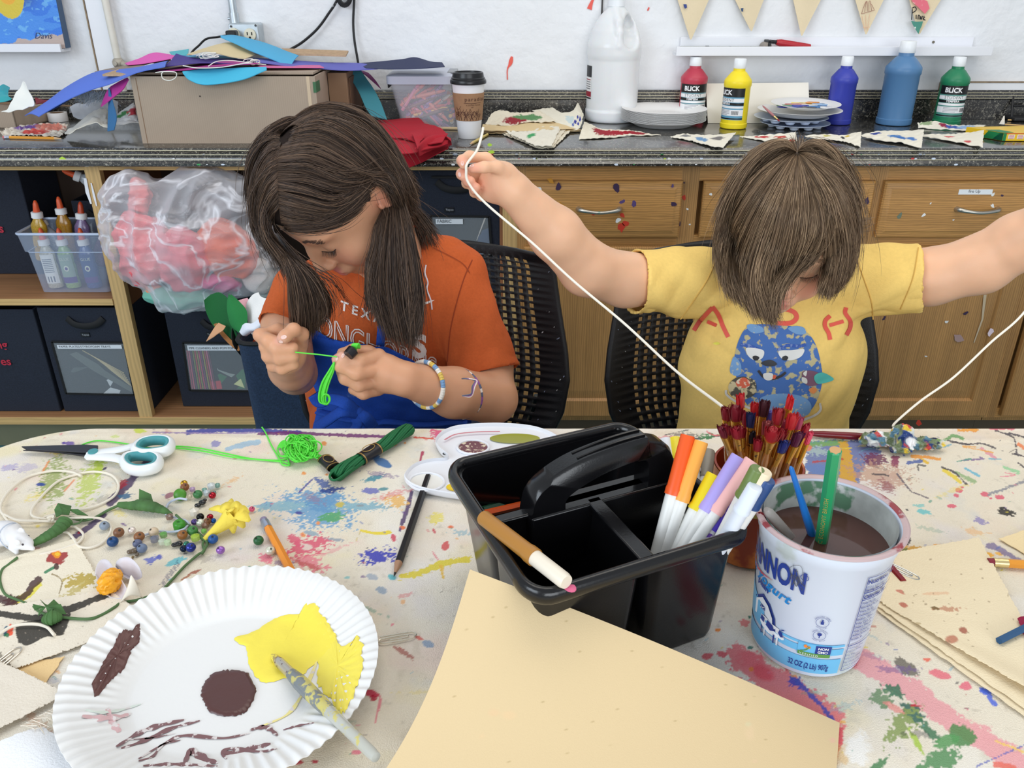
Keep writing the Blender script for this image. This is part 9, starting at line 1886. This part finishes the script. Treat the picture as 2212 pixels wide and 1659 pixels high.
SB=[[(617,266),(665,232),(725,228),(800,262),(855,340),(884,420),(892,480)],[(620,270),(700,240),(770,256),(830,315),(868,390),(885,470)],[(616,278),(700,250),(770,282),(830,352),(862,420),(885,500)],[(611,290),(690,272),(765,310),(822,370),(852,415),(872,480)],[(604,320),(680,308),(750,345),(806,385),(842,402),(864,450)],[(599,352),(665,350),(735,378),(788,380),(824,370),(854,408)],[(600,400),(655,408),(722,425),(770,408),(794,392),(818,376)],[(603,450),(648,462),(708,468),(755,438),(780,414),(799,394)],[(607,482),(640,484),(690,478),(740,458),(771,433),(791,408)],[(606,496),(638,497),(690,492),(738,474),(767,450),(785,428)]]
SL=[[(588,515),(610,556,1.02),(625,600,1.01),(632,650,1.01),(640,700,1.01),(648,742,1.02)],[(592,510),(622,556,1.015),(642,600,1.0),(655,650,1.0),(660,700,1.005),(662,735,1.01)],[(596,505),(632,560,1.01),(662,600,1.0),(680,650,1.0),(682,690,1.0),(672,720,1.0)],[(600,505),(640,562,1.02),(680,600,1.03),(700,635,1.04),(706,670,1.05),(695,700,1.05)]]
SC_=[[(838,428,1.105),(811,486),(806,530),(794,580),(800,640),(818,700,1.03)],[(844,425,1.105),(834,495),(826,560),(822,620),(835,690),(858,755,1.03)],[(850,420,1.105),(854,495),(856,560),(862,630),(872,700),(880,765)],[(856,415,1.11),(876,490),(888,560),(896,630),(900,690),(896,750)],[(864,405,1.12),(884,480),(897,550),(904,610),(904,660),(892,715)]]
for sh_ in(SC_,):
 for gd in sh_:
  for i,t_ in enumerate(gd):
   if i>=1:gd[i]=(t_[0],t_[1],1.085-.012*i)
SN=[[(800,560,1.05),(792,600,1.05),(798,640,1.045),(804,690,1.04)],[(806,555,1.05),(800,600,1.045),(808,645,1.04),(812,695,1.035)]]
SK=[[(850,390),(872,440,1.18),(892,490,1.2),(900,545,1.19)],[(856,410),(888,450,1.18),(920,500,1.2),(930,540,1.19)],[(856,400),(888,440,1.19),(926,485,1.2),(952,525,1.2)]]
def around(q,sgn,n=5,drop=.045):
 out=[]
 for i in range(n):
  a=PI*.5+sgn*(i/(n-1))*1.5+0;out.append([q(.077*sin(b)*sin(a-PI/2)*-1,-.005-.083*sin(b)*cos(a-PI/2),.024+.085*cos(b))for b in(.25,.7,1.1,1.5,1.9)]+[q(-.070*sin(a-PI/2),-.008-.068*cos(a-PI/2),-.03-drop*k)for k in(.3,.7,1)])
 return out
hairs(g,Bc,[(around(q,1),1),(around(q,-1),1)],2600,.0008,(DK,LT),1.2,.003,(-.001,.003))
hairs(g,Bc,[(SA0,1),(SA,2.2),(SB,4.6),(SL,2.0),(SC_,3.4),(SN,.25),(SK,.3)],16000,.00043,(DK,LT),1.13,.0042,(.0005,.010))
hairs(g,Bc,[(SB,2),(SC_,1),(SA,1),(SL,1),(SK,1.2)],330,.0003,(DK,(130,106,88)),1.13,.014,(.002,.016))
hairs(g,Bc,[([[(598,500),(650,560,1.0),(720,600,.99),(745,640,1.02),(800,690,1.05)],[(600,505),(655,575,1.0),(720,610,.99),(760,655,1.02),(806,695,1.05)]],1)],12,.0003,(DK,DK),1.0,.004,(0,.002))
part(girl,'hair',g,[M_hair,mat('hair_root_dark',(40,32,29),.9,spec=.1)],smooth=True)
r=thing('thread_skein','bright green floss skein held in the fingers of the girl','thread skein',tuple(W(705,860,y=.95)))
g=G();rs=np.random.default_rng(6)
for k in range(26):
 w_k=rs.uniform(-1,1);o_=rs.uniform(-1,1)*.004;P=[(722,782,.952),(716+w_k*5,800,.950),(704+w_k*8,825,.948),(697+w_k*8,850,.948),(697+w_k*7,868,.948),(706+w_k*3,874,.947)];g.tube(sm([W(u,v,y=y+o_)for u,v,y in P],24),.0010,5)
for k in range(8):
 a_=k*.5;g.tube([W(704+9*cos(t)*(1-.05*k),862+11*sin(t)*(1-.04*k),y=.944+.001*k)for t in lin(0,2*PI,18,endpoint=False)],.0010,5,closed=True)
part(r,'thread',g,M_lg,smooth=True);g=G()
for k in range(8):g.tube(sm([W(758+k*1.6,760,y=.965),W(759+k*1.6,750,y=.958),W(763+k*1.4,743,y=.957),W(768+k*1.2,744,y=.962),W(770+k,752,y=.968)],14),.0011,5)
part(r,'thread_top',g,M_lg,smooth=True)
a,b=W(763,756,y=.957),W(752,768,y=.95);part(r,'paper_band',G().cyl(a,b,.0075,.007,n=16),M_lab)
solo('green_thread','green thread pulled tight between the hands','thread',G().tube([W(638,761,y=.955),W(690,766,y=.953),W(728,771,y=.952)],.0009,6),M_lg)
C0=W(1697,480,y=1.16)
bC,bA=fit_head(C0,[(.98,-.1,-.1),(.1,-.70,-.70),(.1,-.68,.72)],[(HL['nose'],(1694,640)),((.032,.081,-.013),(1752,609)),(HL['mouth'],(1688,664)),((0,-.075,.085),(1722,330))],[1,1.2,1,.8])
S=SDF((-.12,.98,.50),(.96,1.38,1.14),.0027)
hp2=head(S,bC,bA,.98)
NK2=W(1700,600,y=1.24);tc2=W(1665,800,y=1.225)
S.cone(bC-bA[1]*.03-bA[2]*.05,NK2,.036,.04,.02);S.cone(NK2,tc2+[0,.02,0],.045,.085,.03);S.ell(tc2+[0,.01,-.08],(.11,.07,.14),k=.03)
shl,ell_,wrl=J(1440,605,1.20,56),J(1268,580,1.15,58),J(1108,412,1.10,38)
S.chain([shl,J(1350,605,1.18,57),ell_],.012);S.chain([ell_,J(1200,505,1.125,56),wrl],.012)
S.chain([wrl,J(1088,396,1.10,40)],.008);S.ell(W(1072,398,y=1.105),(.024,.017,.026),arr([[.86,0,-.5],[0,1,0],[.5,0,.86]]),k=.008);S.ell(W(1080,372,y=1.093),(.020,.014,.014),k=.01)
for ch in([(1090,372,1.085,16),(1075,361,1.078,13),(1046,361,1.068,11.5),(1022,364,1.066,10.5)],[(1080,366,1.11,13),(1050,342,1.115,12),(1014,338,1.105,11.5),(998,347,1.09,11),(1001,356,1.078,10)],[(1066,385,1.12,12),(1032,378,1.125,11),(1002,372,1.11,11),(997,376,1.095,11),(1000,381,1.088,9.5)],[(1062,402,1.12,11),(1030,398,1.122,10),(1008,396,1.108,10),(1011,392,1.093,9.5),(1018,390,1.087,9)],[(1062,424,1.112,11),(1040,424,1.115,9.5),(1024,416,1.103,9),(1026,410,1.09,8.5),(1031,404,1.086,8)]):S.chain([J(*x)for x in ch],.0018,.005)
shr,elr,wrr=J(1935,600,1.20,56),J(2120,570,1.17,62),J(2330,440,1.10,42)
S.chain([shr,J(2010,598,1.19,60),elr],.012);S.chain([elr,J(2200,522,1.15,60),wrr],.012);S.ell(W(2375,405,y=1.10),(.03,.018,.026),k=.01)
for dx,dy in((50,-45),(62,-25),(66,-5),(58,15)):S.chain([J(2390,400+dy*.5,1.10,13),J(2390+dx*.6,400+dy,1.09,12),J(2390+dx*.55,404+dy,1.065,11),J(2395+dx*.2,408+dy,1.06,10)],.002,.005)
S.chain([J(2365,385,1.09,15),J(2385,365,1.07,13),J(2412,372,1.055,11)],.002,.005)
V,F=S.mesh()
boy=thing('person','child with shaggy brown hair in yellow shirt holding white string with arms spread','person',(bC[0],1.22,0))
BSK=(232,184,150)
tg=[(hp2(0,.092,-.061),.013,(196,110,104),.9),(hp2(.036,.07,-.036),.024,(226,140,120),.6),(hp2(-.036,.07,-.036),.024,(226,140,120),.6),(hp2(0,.105,-.038),.014,(224,146,126),.5)]
for x in((998,350,1.08),(997,376,1.09),(1015,391,1.09),(1028,406,1.09),(1022,364,1.06)):tg.append((W(*x[:2],y=x[2]),.011,(236,156,136),.6))
tg.append((W(1060,405,y=1.09),.02,(226,156,130),.4))
part(boy,'body',G().add(V,F,col=tinted(V,BSK,tg)),skinmat('skin_light',BSK,None),smooth=True);Bb=bvh(V,F);BV,BF=V,F
lash(boy,hp2,1,'eyelashes',Bb,(80,50,40));lash(boy,hp2,-1,'eyelashes',Bb,(80,50,40));brow(boy,hp2,1,Bb,(150,116,88));brow(boy,hp2,-1,Bb,(150,116,88))
for x in((999,353,1.08,5,1.5),(993,377,1.09,5,1.3),(1019,358,1.06,5,-.3)):nail(boy,*x,Bb,(240,206,198))
S=SDF((.16,1.05,.50),(.78,1.38,1.0),.003)
S.ell(tc2+[0,0,.01],(.148,.090,.150),k=.02);S.ell(tc2+[0,.005,-.12],(.142,.09,.14),k=.04);S.cone(W(1480,610,y=1.215),W(1890,600,y=1.215),.048,.048,.03);S.ell(W(1670,610,y=1.24),(.11,.06,.05),k=.03)
for a,b in((J(1500,610,1.21,66),J(1372,608,1.185,71)),(J(1870,610,1.21,66),J(1986,600,1.19,76))):flatcone(S,a[:3],b[:3],a[3],b[3],.03,inner=b[3]-.0045)
S.ell(NK2+[0,-.01,.04],(.05,.05,.045),k=.006,op='s')
V,F=S.mesh();N_=vnormals(V,F);A_l,A_r=W(1455,690,y=1.14),W(1885,690,y=1.14)
fold=.003*np.abs(vnoise(V*[1,1,.7],20,41))
for P_,dr_ in((A_l,(60,0,50)),(A_r,(-60,0,50))):fold=fold+.004*np.sin((V-P_)@arr(dr_)*1.4+1)*np.exp(-((V-P_)**2).sum(1)/.008)
fold=fold-.004*np.exp(-((V-W(1540,760,y=1.13))@arr([.5,0,.85]))**2/.00004)*np.exp(-((V-W(1530,760,y=1.13))**2).sum(1)/.004)
V=V+N_*(fold-.0015)[:,None]
part(boy,'shirt',G().add(V,F),mat('yellow_jersey',(242,206,120),.85,var=.04,vscale=200,bump=.2,bscale=500,spec=.2),smooth=True);By=bvh(V,F)
def dr(g,P,w,mi=0,off=.0012,col=None,n=24,sm_=True):
 V2,F2=stroke2(P,w,n,sm_);g.add(cast(By,V2,off,1.14),F2,mi,col)
def fillp(g,P,mi=0,off=.001,n=40,smooth_=True,k=8):
 P=arr(P,float);Q=sm(P,n,True)if smooth_ else P;c=Q.mean(0);rg=[]
 for f in lin(1,0,k):rg.append(cast(By,c+(Q-c)*f,off,1.14))
 X=arr(rg);X=np.concatenate([X,X[:,:1]],1);g.grid(X,mi)
M_rp=mat('red_marker',(228,92,76),.6)
g=G();dr(g,[(1499,714),(1515,690),(1539,664)],9);dr(g,[(1539,662),(1552,680),(1562,705),(1573,728)],9);dr(g,[(1528,694),(1548,703)],8,n=8);part(boy,'painted_letter',g,M_rp)
g=G();dr(g,[(1668,672),(1695,668),(1716,675),(1720,688),(1706,698),(1676,698)],10,n=40);part(boy,'painted_letter',g,M_rp)
g=G();dr(g,[(1793,682),(1783,692),(1782,705),(1790,720),(1793,734)],9,n=30);dr(g,[(1828,664),(1826,676),(1836,692),(1836,708),(1828,724)],9,n=30);dr(g,[(1792,703),(1822,694)],8,n=8);part(boy,'painted_letter',g,M_rp)
g=G();fillp(g,[(1540,742),(1549,739),(1556,742),(1548,745)],k=4);part(boy,'paint_dab',g,paint(236,226,90))
M_bear=mat('crayon_blue',(72,112,178),.8,dark=((190,180,140),90,.54));M_bear2=mat('crayon_deep',(58,92,170),.8,dark=((120,140,190),160,.5));M_bl=mat('crayon_light',(118,160,206),.8,dark=((186,190,180),140,.6))
g=G();fillp(g,[(1612,708),(1640,700),(1680,702),(1715,706),(1745,720),(1762,745),(1772,780),(1776,815),(1770,850),(1752,885),(1720,905),(1670,905),(1630,890),(1605,860),(1592,820),(1586,780),(1594,740)],off=.0008,n=80,k=22);part(boy,'bear_drawing',g,M_bear,label='blue crayon bear drawing on the shirt')
bp_=bpy.data.objects[[o.name for o in boy.children if o.name.startswith('bear_drawing')][-1]]
def bearpart(nm,f,m):g=G();f(g);part(bp_,nm,g,m)
bearpart('ear',lambda g:fillp(g,[(1616,712),(1614,702),(1626,700),(1645,706),(1650,716),(1630,720)],off=.0013),M_bl);bearpart('ear',lambda g:(fillp(g,[(1702,710),(1718,704),(1736,708),(1740,720),(1722,722)],off=.0013)),M_bl)
bearpart('arm',lambda g:fillp(g,[(1586,770),(1578,790),(1578,805),(1590,812),(1600,806),(1600,785)],off=.0014),M_bl)
bearpart('belly',lambda g:fillp(g,[(1640,862),(1680,850),(1730,855),(1752,875),(1740,898),(1690,905),(1645,895)],off=.0014),M_bl)
bearpart('brow',lambda g:(dr(g,[(1600,744),(1622,748),(1646,758)],7,off=.0016),dr(g,[(1680,756),(1700,746),(1725,748),(1740,744)],7,off=.0016)),M_bear2)
bearpart('eye',lambda g:fillp(g,[(1612,752),(1632,752),(1650,758),(1646,774),(1630,778),(1616,768)],off=.0018),paint(226,226,222));bearpart('eye',lambda g:fillp(g,[(1682,758),(1710,756),(1736,754),(1730,770),(1708,778),(1688,774)],off=.0018),paint(226,226,222))
bearpart('pupil',lambda g:fillp(g,[(1626,770),(1633,768),(1640,772),(1636,778),(1628,777)],off=.0024,k=4),paint(30,30,34));bearpart('pupil',lambda g:fillp(g,[(1690,771),(1697,768),(1702,772),(1698,778),(1690,777)],off=.0024,k=4),paint(30,30,34))
bearpart('nose',lambda g:fillp(g,[(1644,784),(1656,778),(1668,778),(1678,786),(1668,791),(1654,790)],off=.0022,k=5),paint(44,46,52));bearpart('mouth',lambda g:(dr(g,[(1638,800),(1650,814),(1668,818),(1686,812),(1697,804)],5,off=.0022),),paint(60,58,60))
bearpart('teeth',lambda g:fillp(g,[(1650,806),(1668,806),(1668,818),(1658,821),(1650,816)],off=.0026,k=4),paint(230,228,222));bearpart('tongue',lambda g:fillp(g,[(1670,810),(1676,810),(1674,817),(1669,817)],off=.0027,k=3),paint(220,100,70))
bearpart('round_snack',lambda g:fillp(g,[(1574,832),(1590,816),(1615,814),(1632,826),(1630,850),(1605,862),(1580,854)],off=.0018),mat('crayon_dark',(84,80,70),.8,dark=((206,190,150),90,.5)));bearpart('snack_top',lambda g:fillp(g,[(1590,824),(1606,815),(1620,824),(1616,836),(1596,836)],off=.0024,k=5),mat('crayon_red',(214,100,72),.8,dark=((230,214,190),120,.5)))
bearpart('purple_fish',lambda g:fillp(g,[(1732,806),(1745,800),(1765,804),(1775,818),(1762,832),(1740,830)],off=.0018),mat('crayon_mauve',(128,90,110),.8));bearpart('teal_leaf',lambda g:fillp(g,[(1758,812),(1776,804),(1800,818),(1784,826),(1764,828)],off=.0024,k=5),mat('crayon_teal',(84,186,176),.8));bearpart('white_patch',lambda g:(fillp(g,[(1734,806),(1742,800),(1740,812)],off=.0024,k=3),fillp(g,[(1732,814),(1742,818),(1742,828),(1732,824)],off=.0024,k=3)),paint(226,224,216))
bearpart('orange_claw',lambda g:fillp(g,[(1746,842),(1756,836),(1764,842),(1756,850)],off=.0022,k=3),mat('crayon_orange',(222,140,80),.8))
bearpart('outline',lambda g:(dr(g,[(1568,842),(1572,854),(1600,872),(1640,890)],5,off=.002),dr(g,[(1770,870),(1772,884),(1760,896),(1730,908)],5,off=.002)),paint(216,210,200))
g=G()
for P in([(1553,545),(1530,600),(1505,640),(1470,690)],[(1845,545),(1865,600),(1882,650),(1886,690)],[(1390,545),(1386,600),(1388,668)],[(1984,535),(1972,600),(1945,668)]):g.tube(cast(By,sm(arr(P,float),26),.0004,1.15),.0009,6)
part(boy,'shirt_seam',g,mat('gold_seam',(212,170,86),.85))
lower(boy,tc2[0],1.25,(60,66,80),(70,90,140))
S=SDF(bC-.16,bC+.16,.004);L,F_,U=bA;q=lambda l,f,u:bC+L*l+F_*f+U*u
S.ell(q(0,-.016,.022),(.077,.092,.084),bA,k=.01);S.ell(q(0,.028,.050),(.063,.062,.057),bA,k=.01);S.ell(q(0,-.055,-.03),(.072,.05,.07),bA,k=.03);S.ell(q(0,.104,-.066),(.078,.085,.088),bA,k=.01,op='s')
V,F=S.mesh();Bc2=bvh(np.concatenate([V,BV]),np.concatenate([F,BF+len(V)]));g=G().add(V,F,1)
wx,wy=1722,326
def fan(L_):return[[(wx+(P[0][0]-wx)*.06,wy+(P[0][1]-wy)*.06+2)]+P for P in L_]
HB=fan([[(1690,322),(1640,345),(1595,395),(1562,460),(1550,530),(1556,590,1.12)],[(1695,335),(1640,375),(1590,440),(1560,520),(1556,580),(1572,640,1.08)],[(1700,345),(1652,400),(1605,480),(1580,560),(1580,620,1.06),(1598,655,1.05)],[(1705,352),(1668,420),(1628,510),(1605,590),(1612,640,1.04),(1632,690,1.03)],[(1710,360),(1682,430),(1650,520),(1632,600,1.05),(1640,650,1.03),(1660,708,1.02)],[(1715,365),(1698,440),(1676,530),(1655,600,1.05),(1655,650,1.03),(1680,712,1.02)],[(1720,370),(1715,450),(1700,530),(1676,590),(1662,640,1.03),(1672,690,1.02)]])
HB2=fan([[(1720,370),(1715,450),(1700,530),(1676,590),(1662,640,1.03),(1672,690,1.02)],[(1728,370),(1730,450),(1716,530),(1688,590),(1670,640,1.03),(1664,690,1.02)],[(1733,368),(1746,440),(1740,510),(1706,580),(1678,630,1.03),(1674,700,1.02)],[(1737,366),(1760,440),(1762,500),(1730,560),(1690,612,1.035),(1668,665,1.025)],[(1740,362),(1774,440),(1782,500),(1766,552),(1720,582),(1684,640,1.03)]])
HB3=fan([[(1740,362),(1774,440),(1786,520),(1788,575),(1782,615,1.04),(1772,648,1.03)],[(1742,358),(1782,430),(1800,510),(1800,570),(1790,620,1.05),(1784,640,1.04)],[(1746,350),(1798,410),(1822,480),(1828,550),(1812,610,1.08),(1796,636,1.06)],[(1748,342),(1808,385),(1838,450),(1844,520),(1830,580,1.1),(1812,622,1.08)],[(1746,334),(1800,352),(1838,410),(1848,480),(1844,550,1.13),(1832,600,1.1)]])
HB4=fan([[(1746,334),(1800,352),(1838,410),(1848,480),(1846,540,1.15)],[(1745,322),(1790,325),(1825,365),(1843,420),(1848,480,1.18)],[(1735,312),(1760,305),(1795,325),(1825,370),(1840,420,1.22)]])
HB5=fan([[(1690,322),(1640,345),(1595,395),(1562,460),(1550,530)],[(1692,312),(1650,325),(1605,370),(1570,430),(1552,490,1.16)],[(1705,305),(1670,308),(1625,340),(1585,395),(1562,440,1.2)]])
DB,LB=(98,78,60),(188,160,128)
hairs(g,Bc2,[(around(q,1,drop=.05),1),(around(q,-1,drop=.05),1)],2400,.0008,(DB,LB),1.2,.003,(-.001,.003))
hairs(g,Bc2,[(HB,3.8),(HB2,1.5),(HB3,2.6),(HB4,1.1),(HB5,1.1)],14000,.00043,(DB,LB),1.16,.0038,(.0005,.010),tip=.22)
hairs(g,Bc2,[(HB,1),(HB2,.8),(HB3,1),(HB4,.6),(HB5,.6)],260,.0003,(DB,LB),1.16,.012,(.002,.014))
hairs(g,Bc2,[([[(1722,330),(1712,310,1.23),(1700,298,1.23)],[(1724,330),(1720,308,1.23),(1716,292,1.23)],[(1728,330),(1730,312,1.23),(1735,300,1.23)]],1),([[(1835,480),(1860,470,1.2),(1885,472,1.2)],[(1838,500),(1865,498,1.2),(1892,488,1.2)]],.5)],90,.0004,(DB,LB),1.2,.004,(0,.004))
part(boy,'hair',g,[M_hair,mat('hair_root_brown',(84,68,54),.9,spec=.1)],smooth=True)
M_str=mat('white_string',(240,234,220),.7)
solo('white_string','long white string running from the left hand down to the brush jar','string',G().tube(sm([W(1044,275,y=1.10),W(1040,295,y=1.095),W(1030,325,y=1.08),W(1010,352,y=1.058),W(1007,368,y=1.055),W(1012,395,y=1.055),W(1050,440,y=1.05),W(1150,525,y=1.03),W(1240,608,y=1.0),W(1350,700,y=.95),W(1462,803,y=.88),W(1560,878,y=.78),W(1592,908,y=.715),W(1610,960,y=.69)],120),.0016,8),M_str)
solo('white_string','white string rising from the crumpled wad to the right hand','string',G().tube(sm([W(1930,925,y=.905),W(1935,912,y=.915),W(1990,865,y=.95),W(2060,815,y=.98),W(2140,740,y=1.0),W(2212,675,y=1.02),W(2290,560,y=1.03),W(2350,440,y=1.04),W(2400,385,y=1.05),W(2420,375,y=1.05)],90),.0015,8),M_str)
bpy.context.view_layer.update()
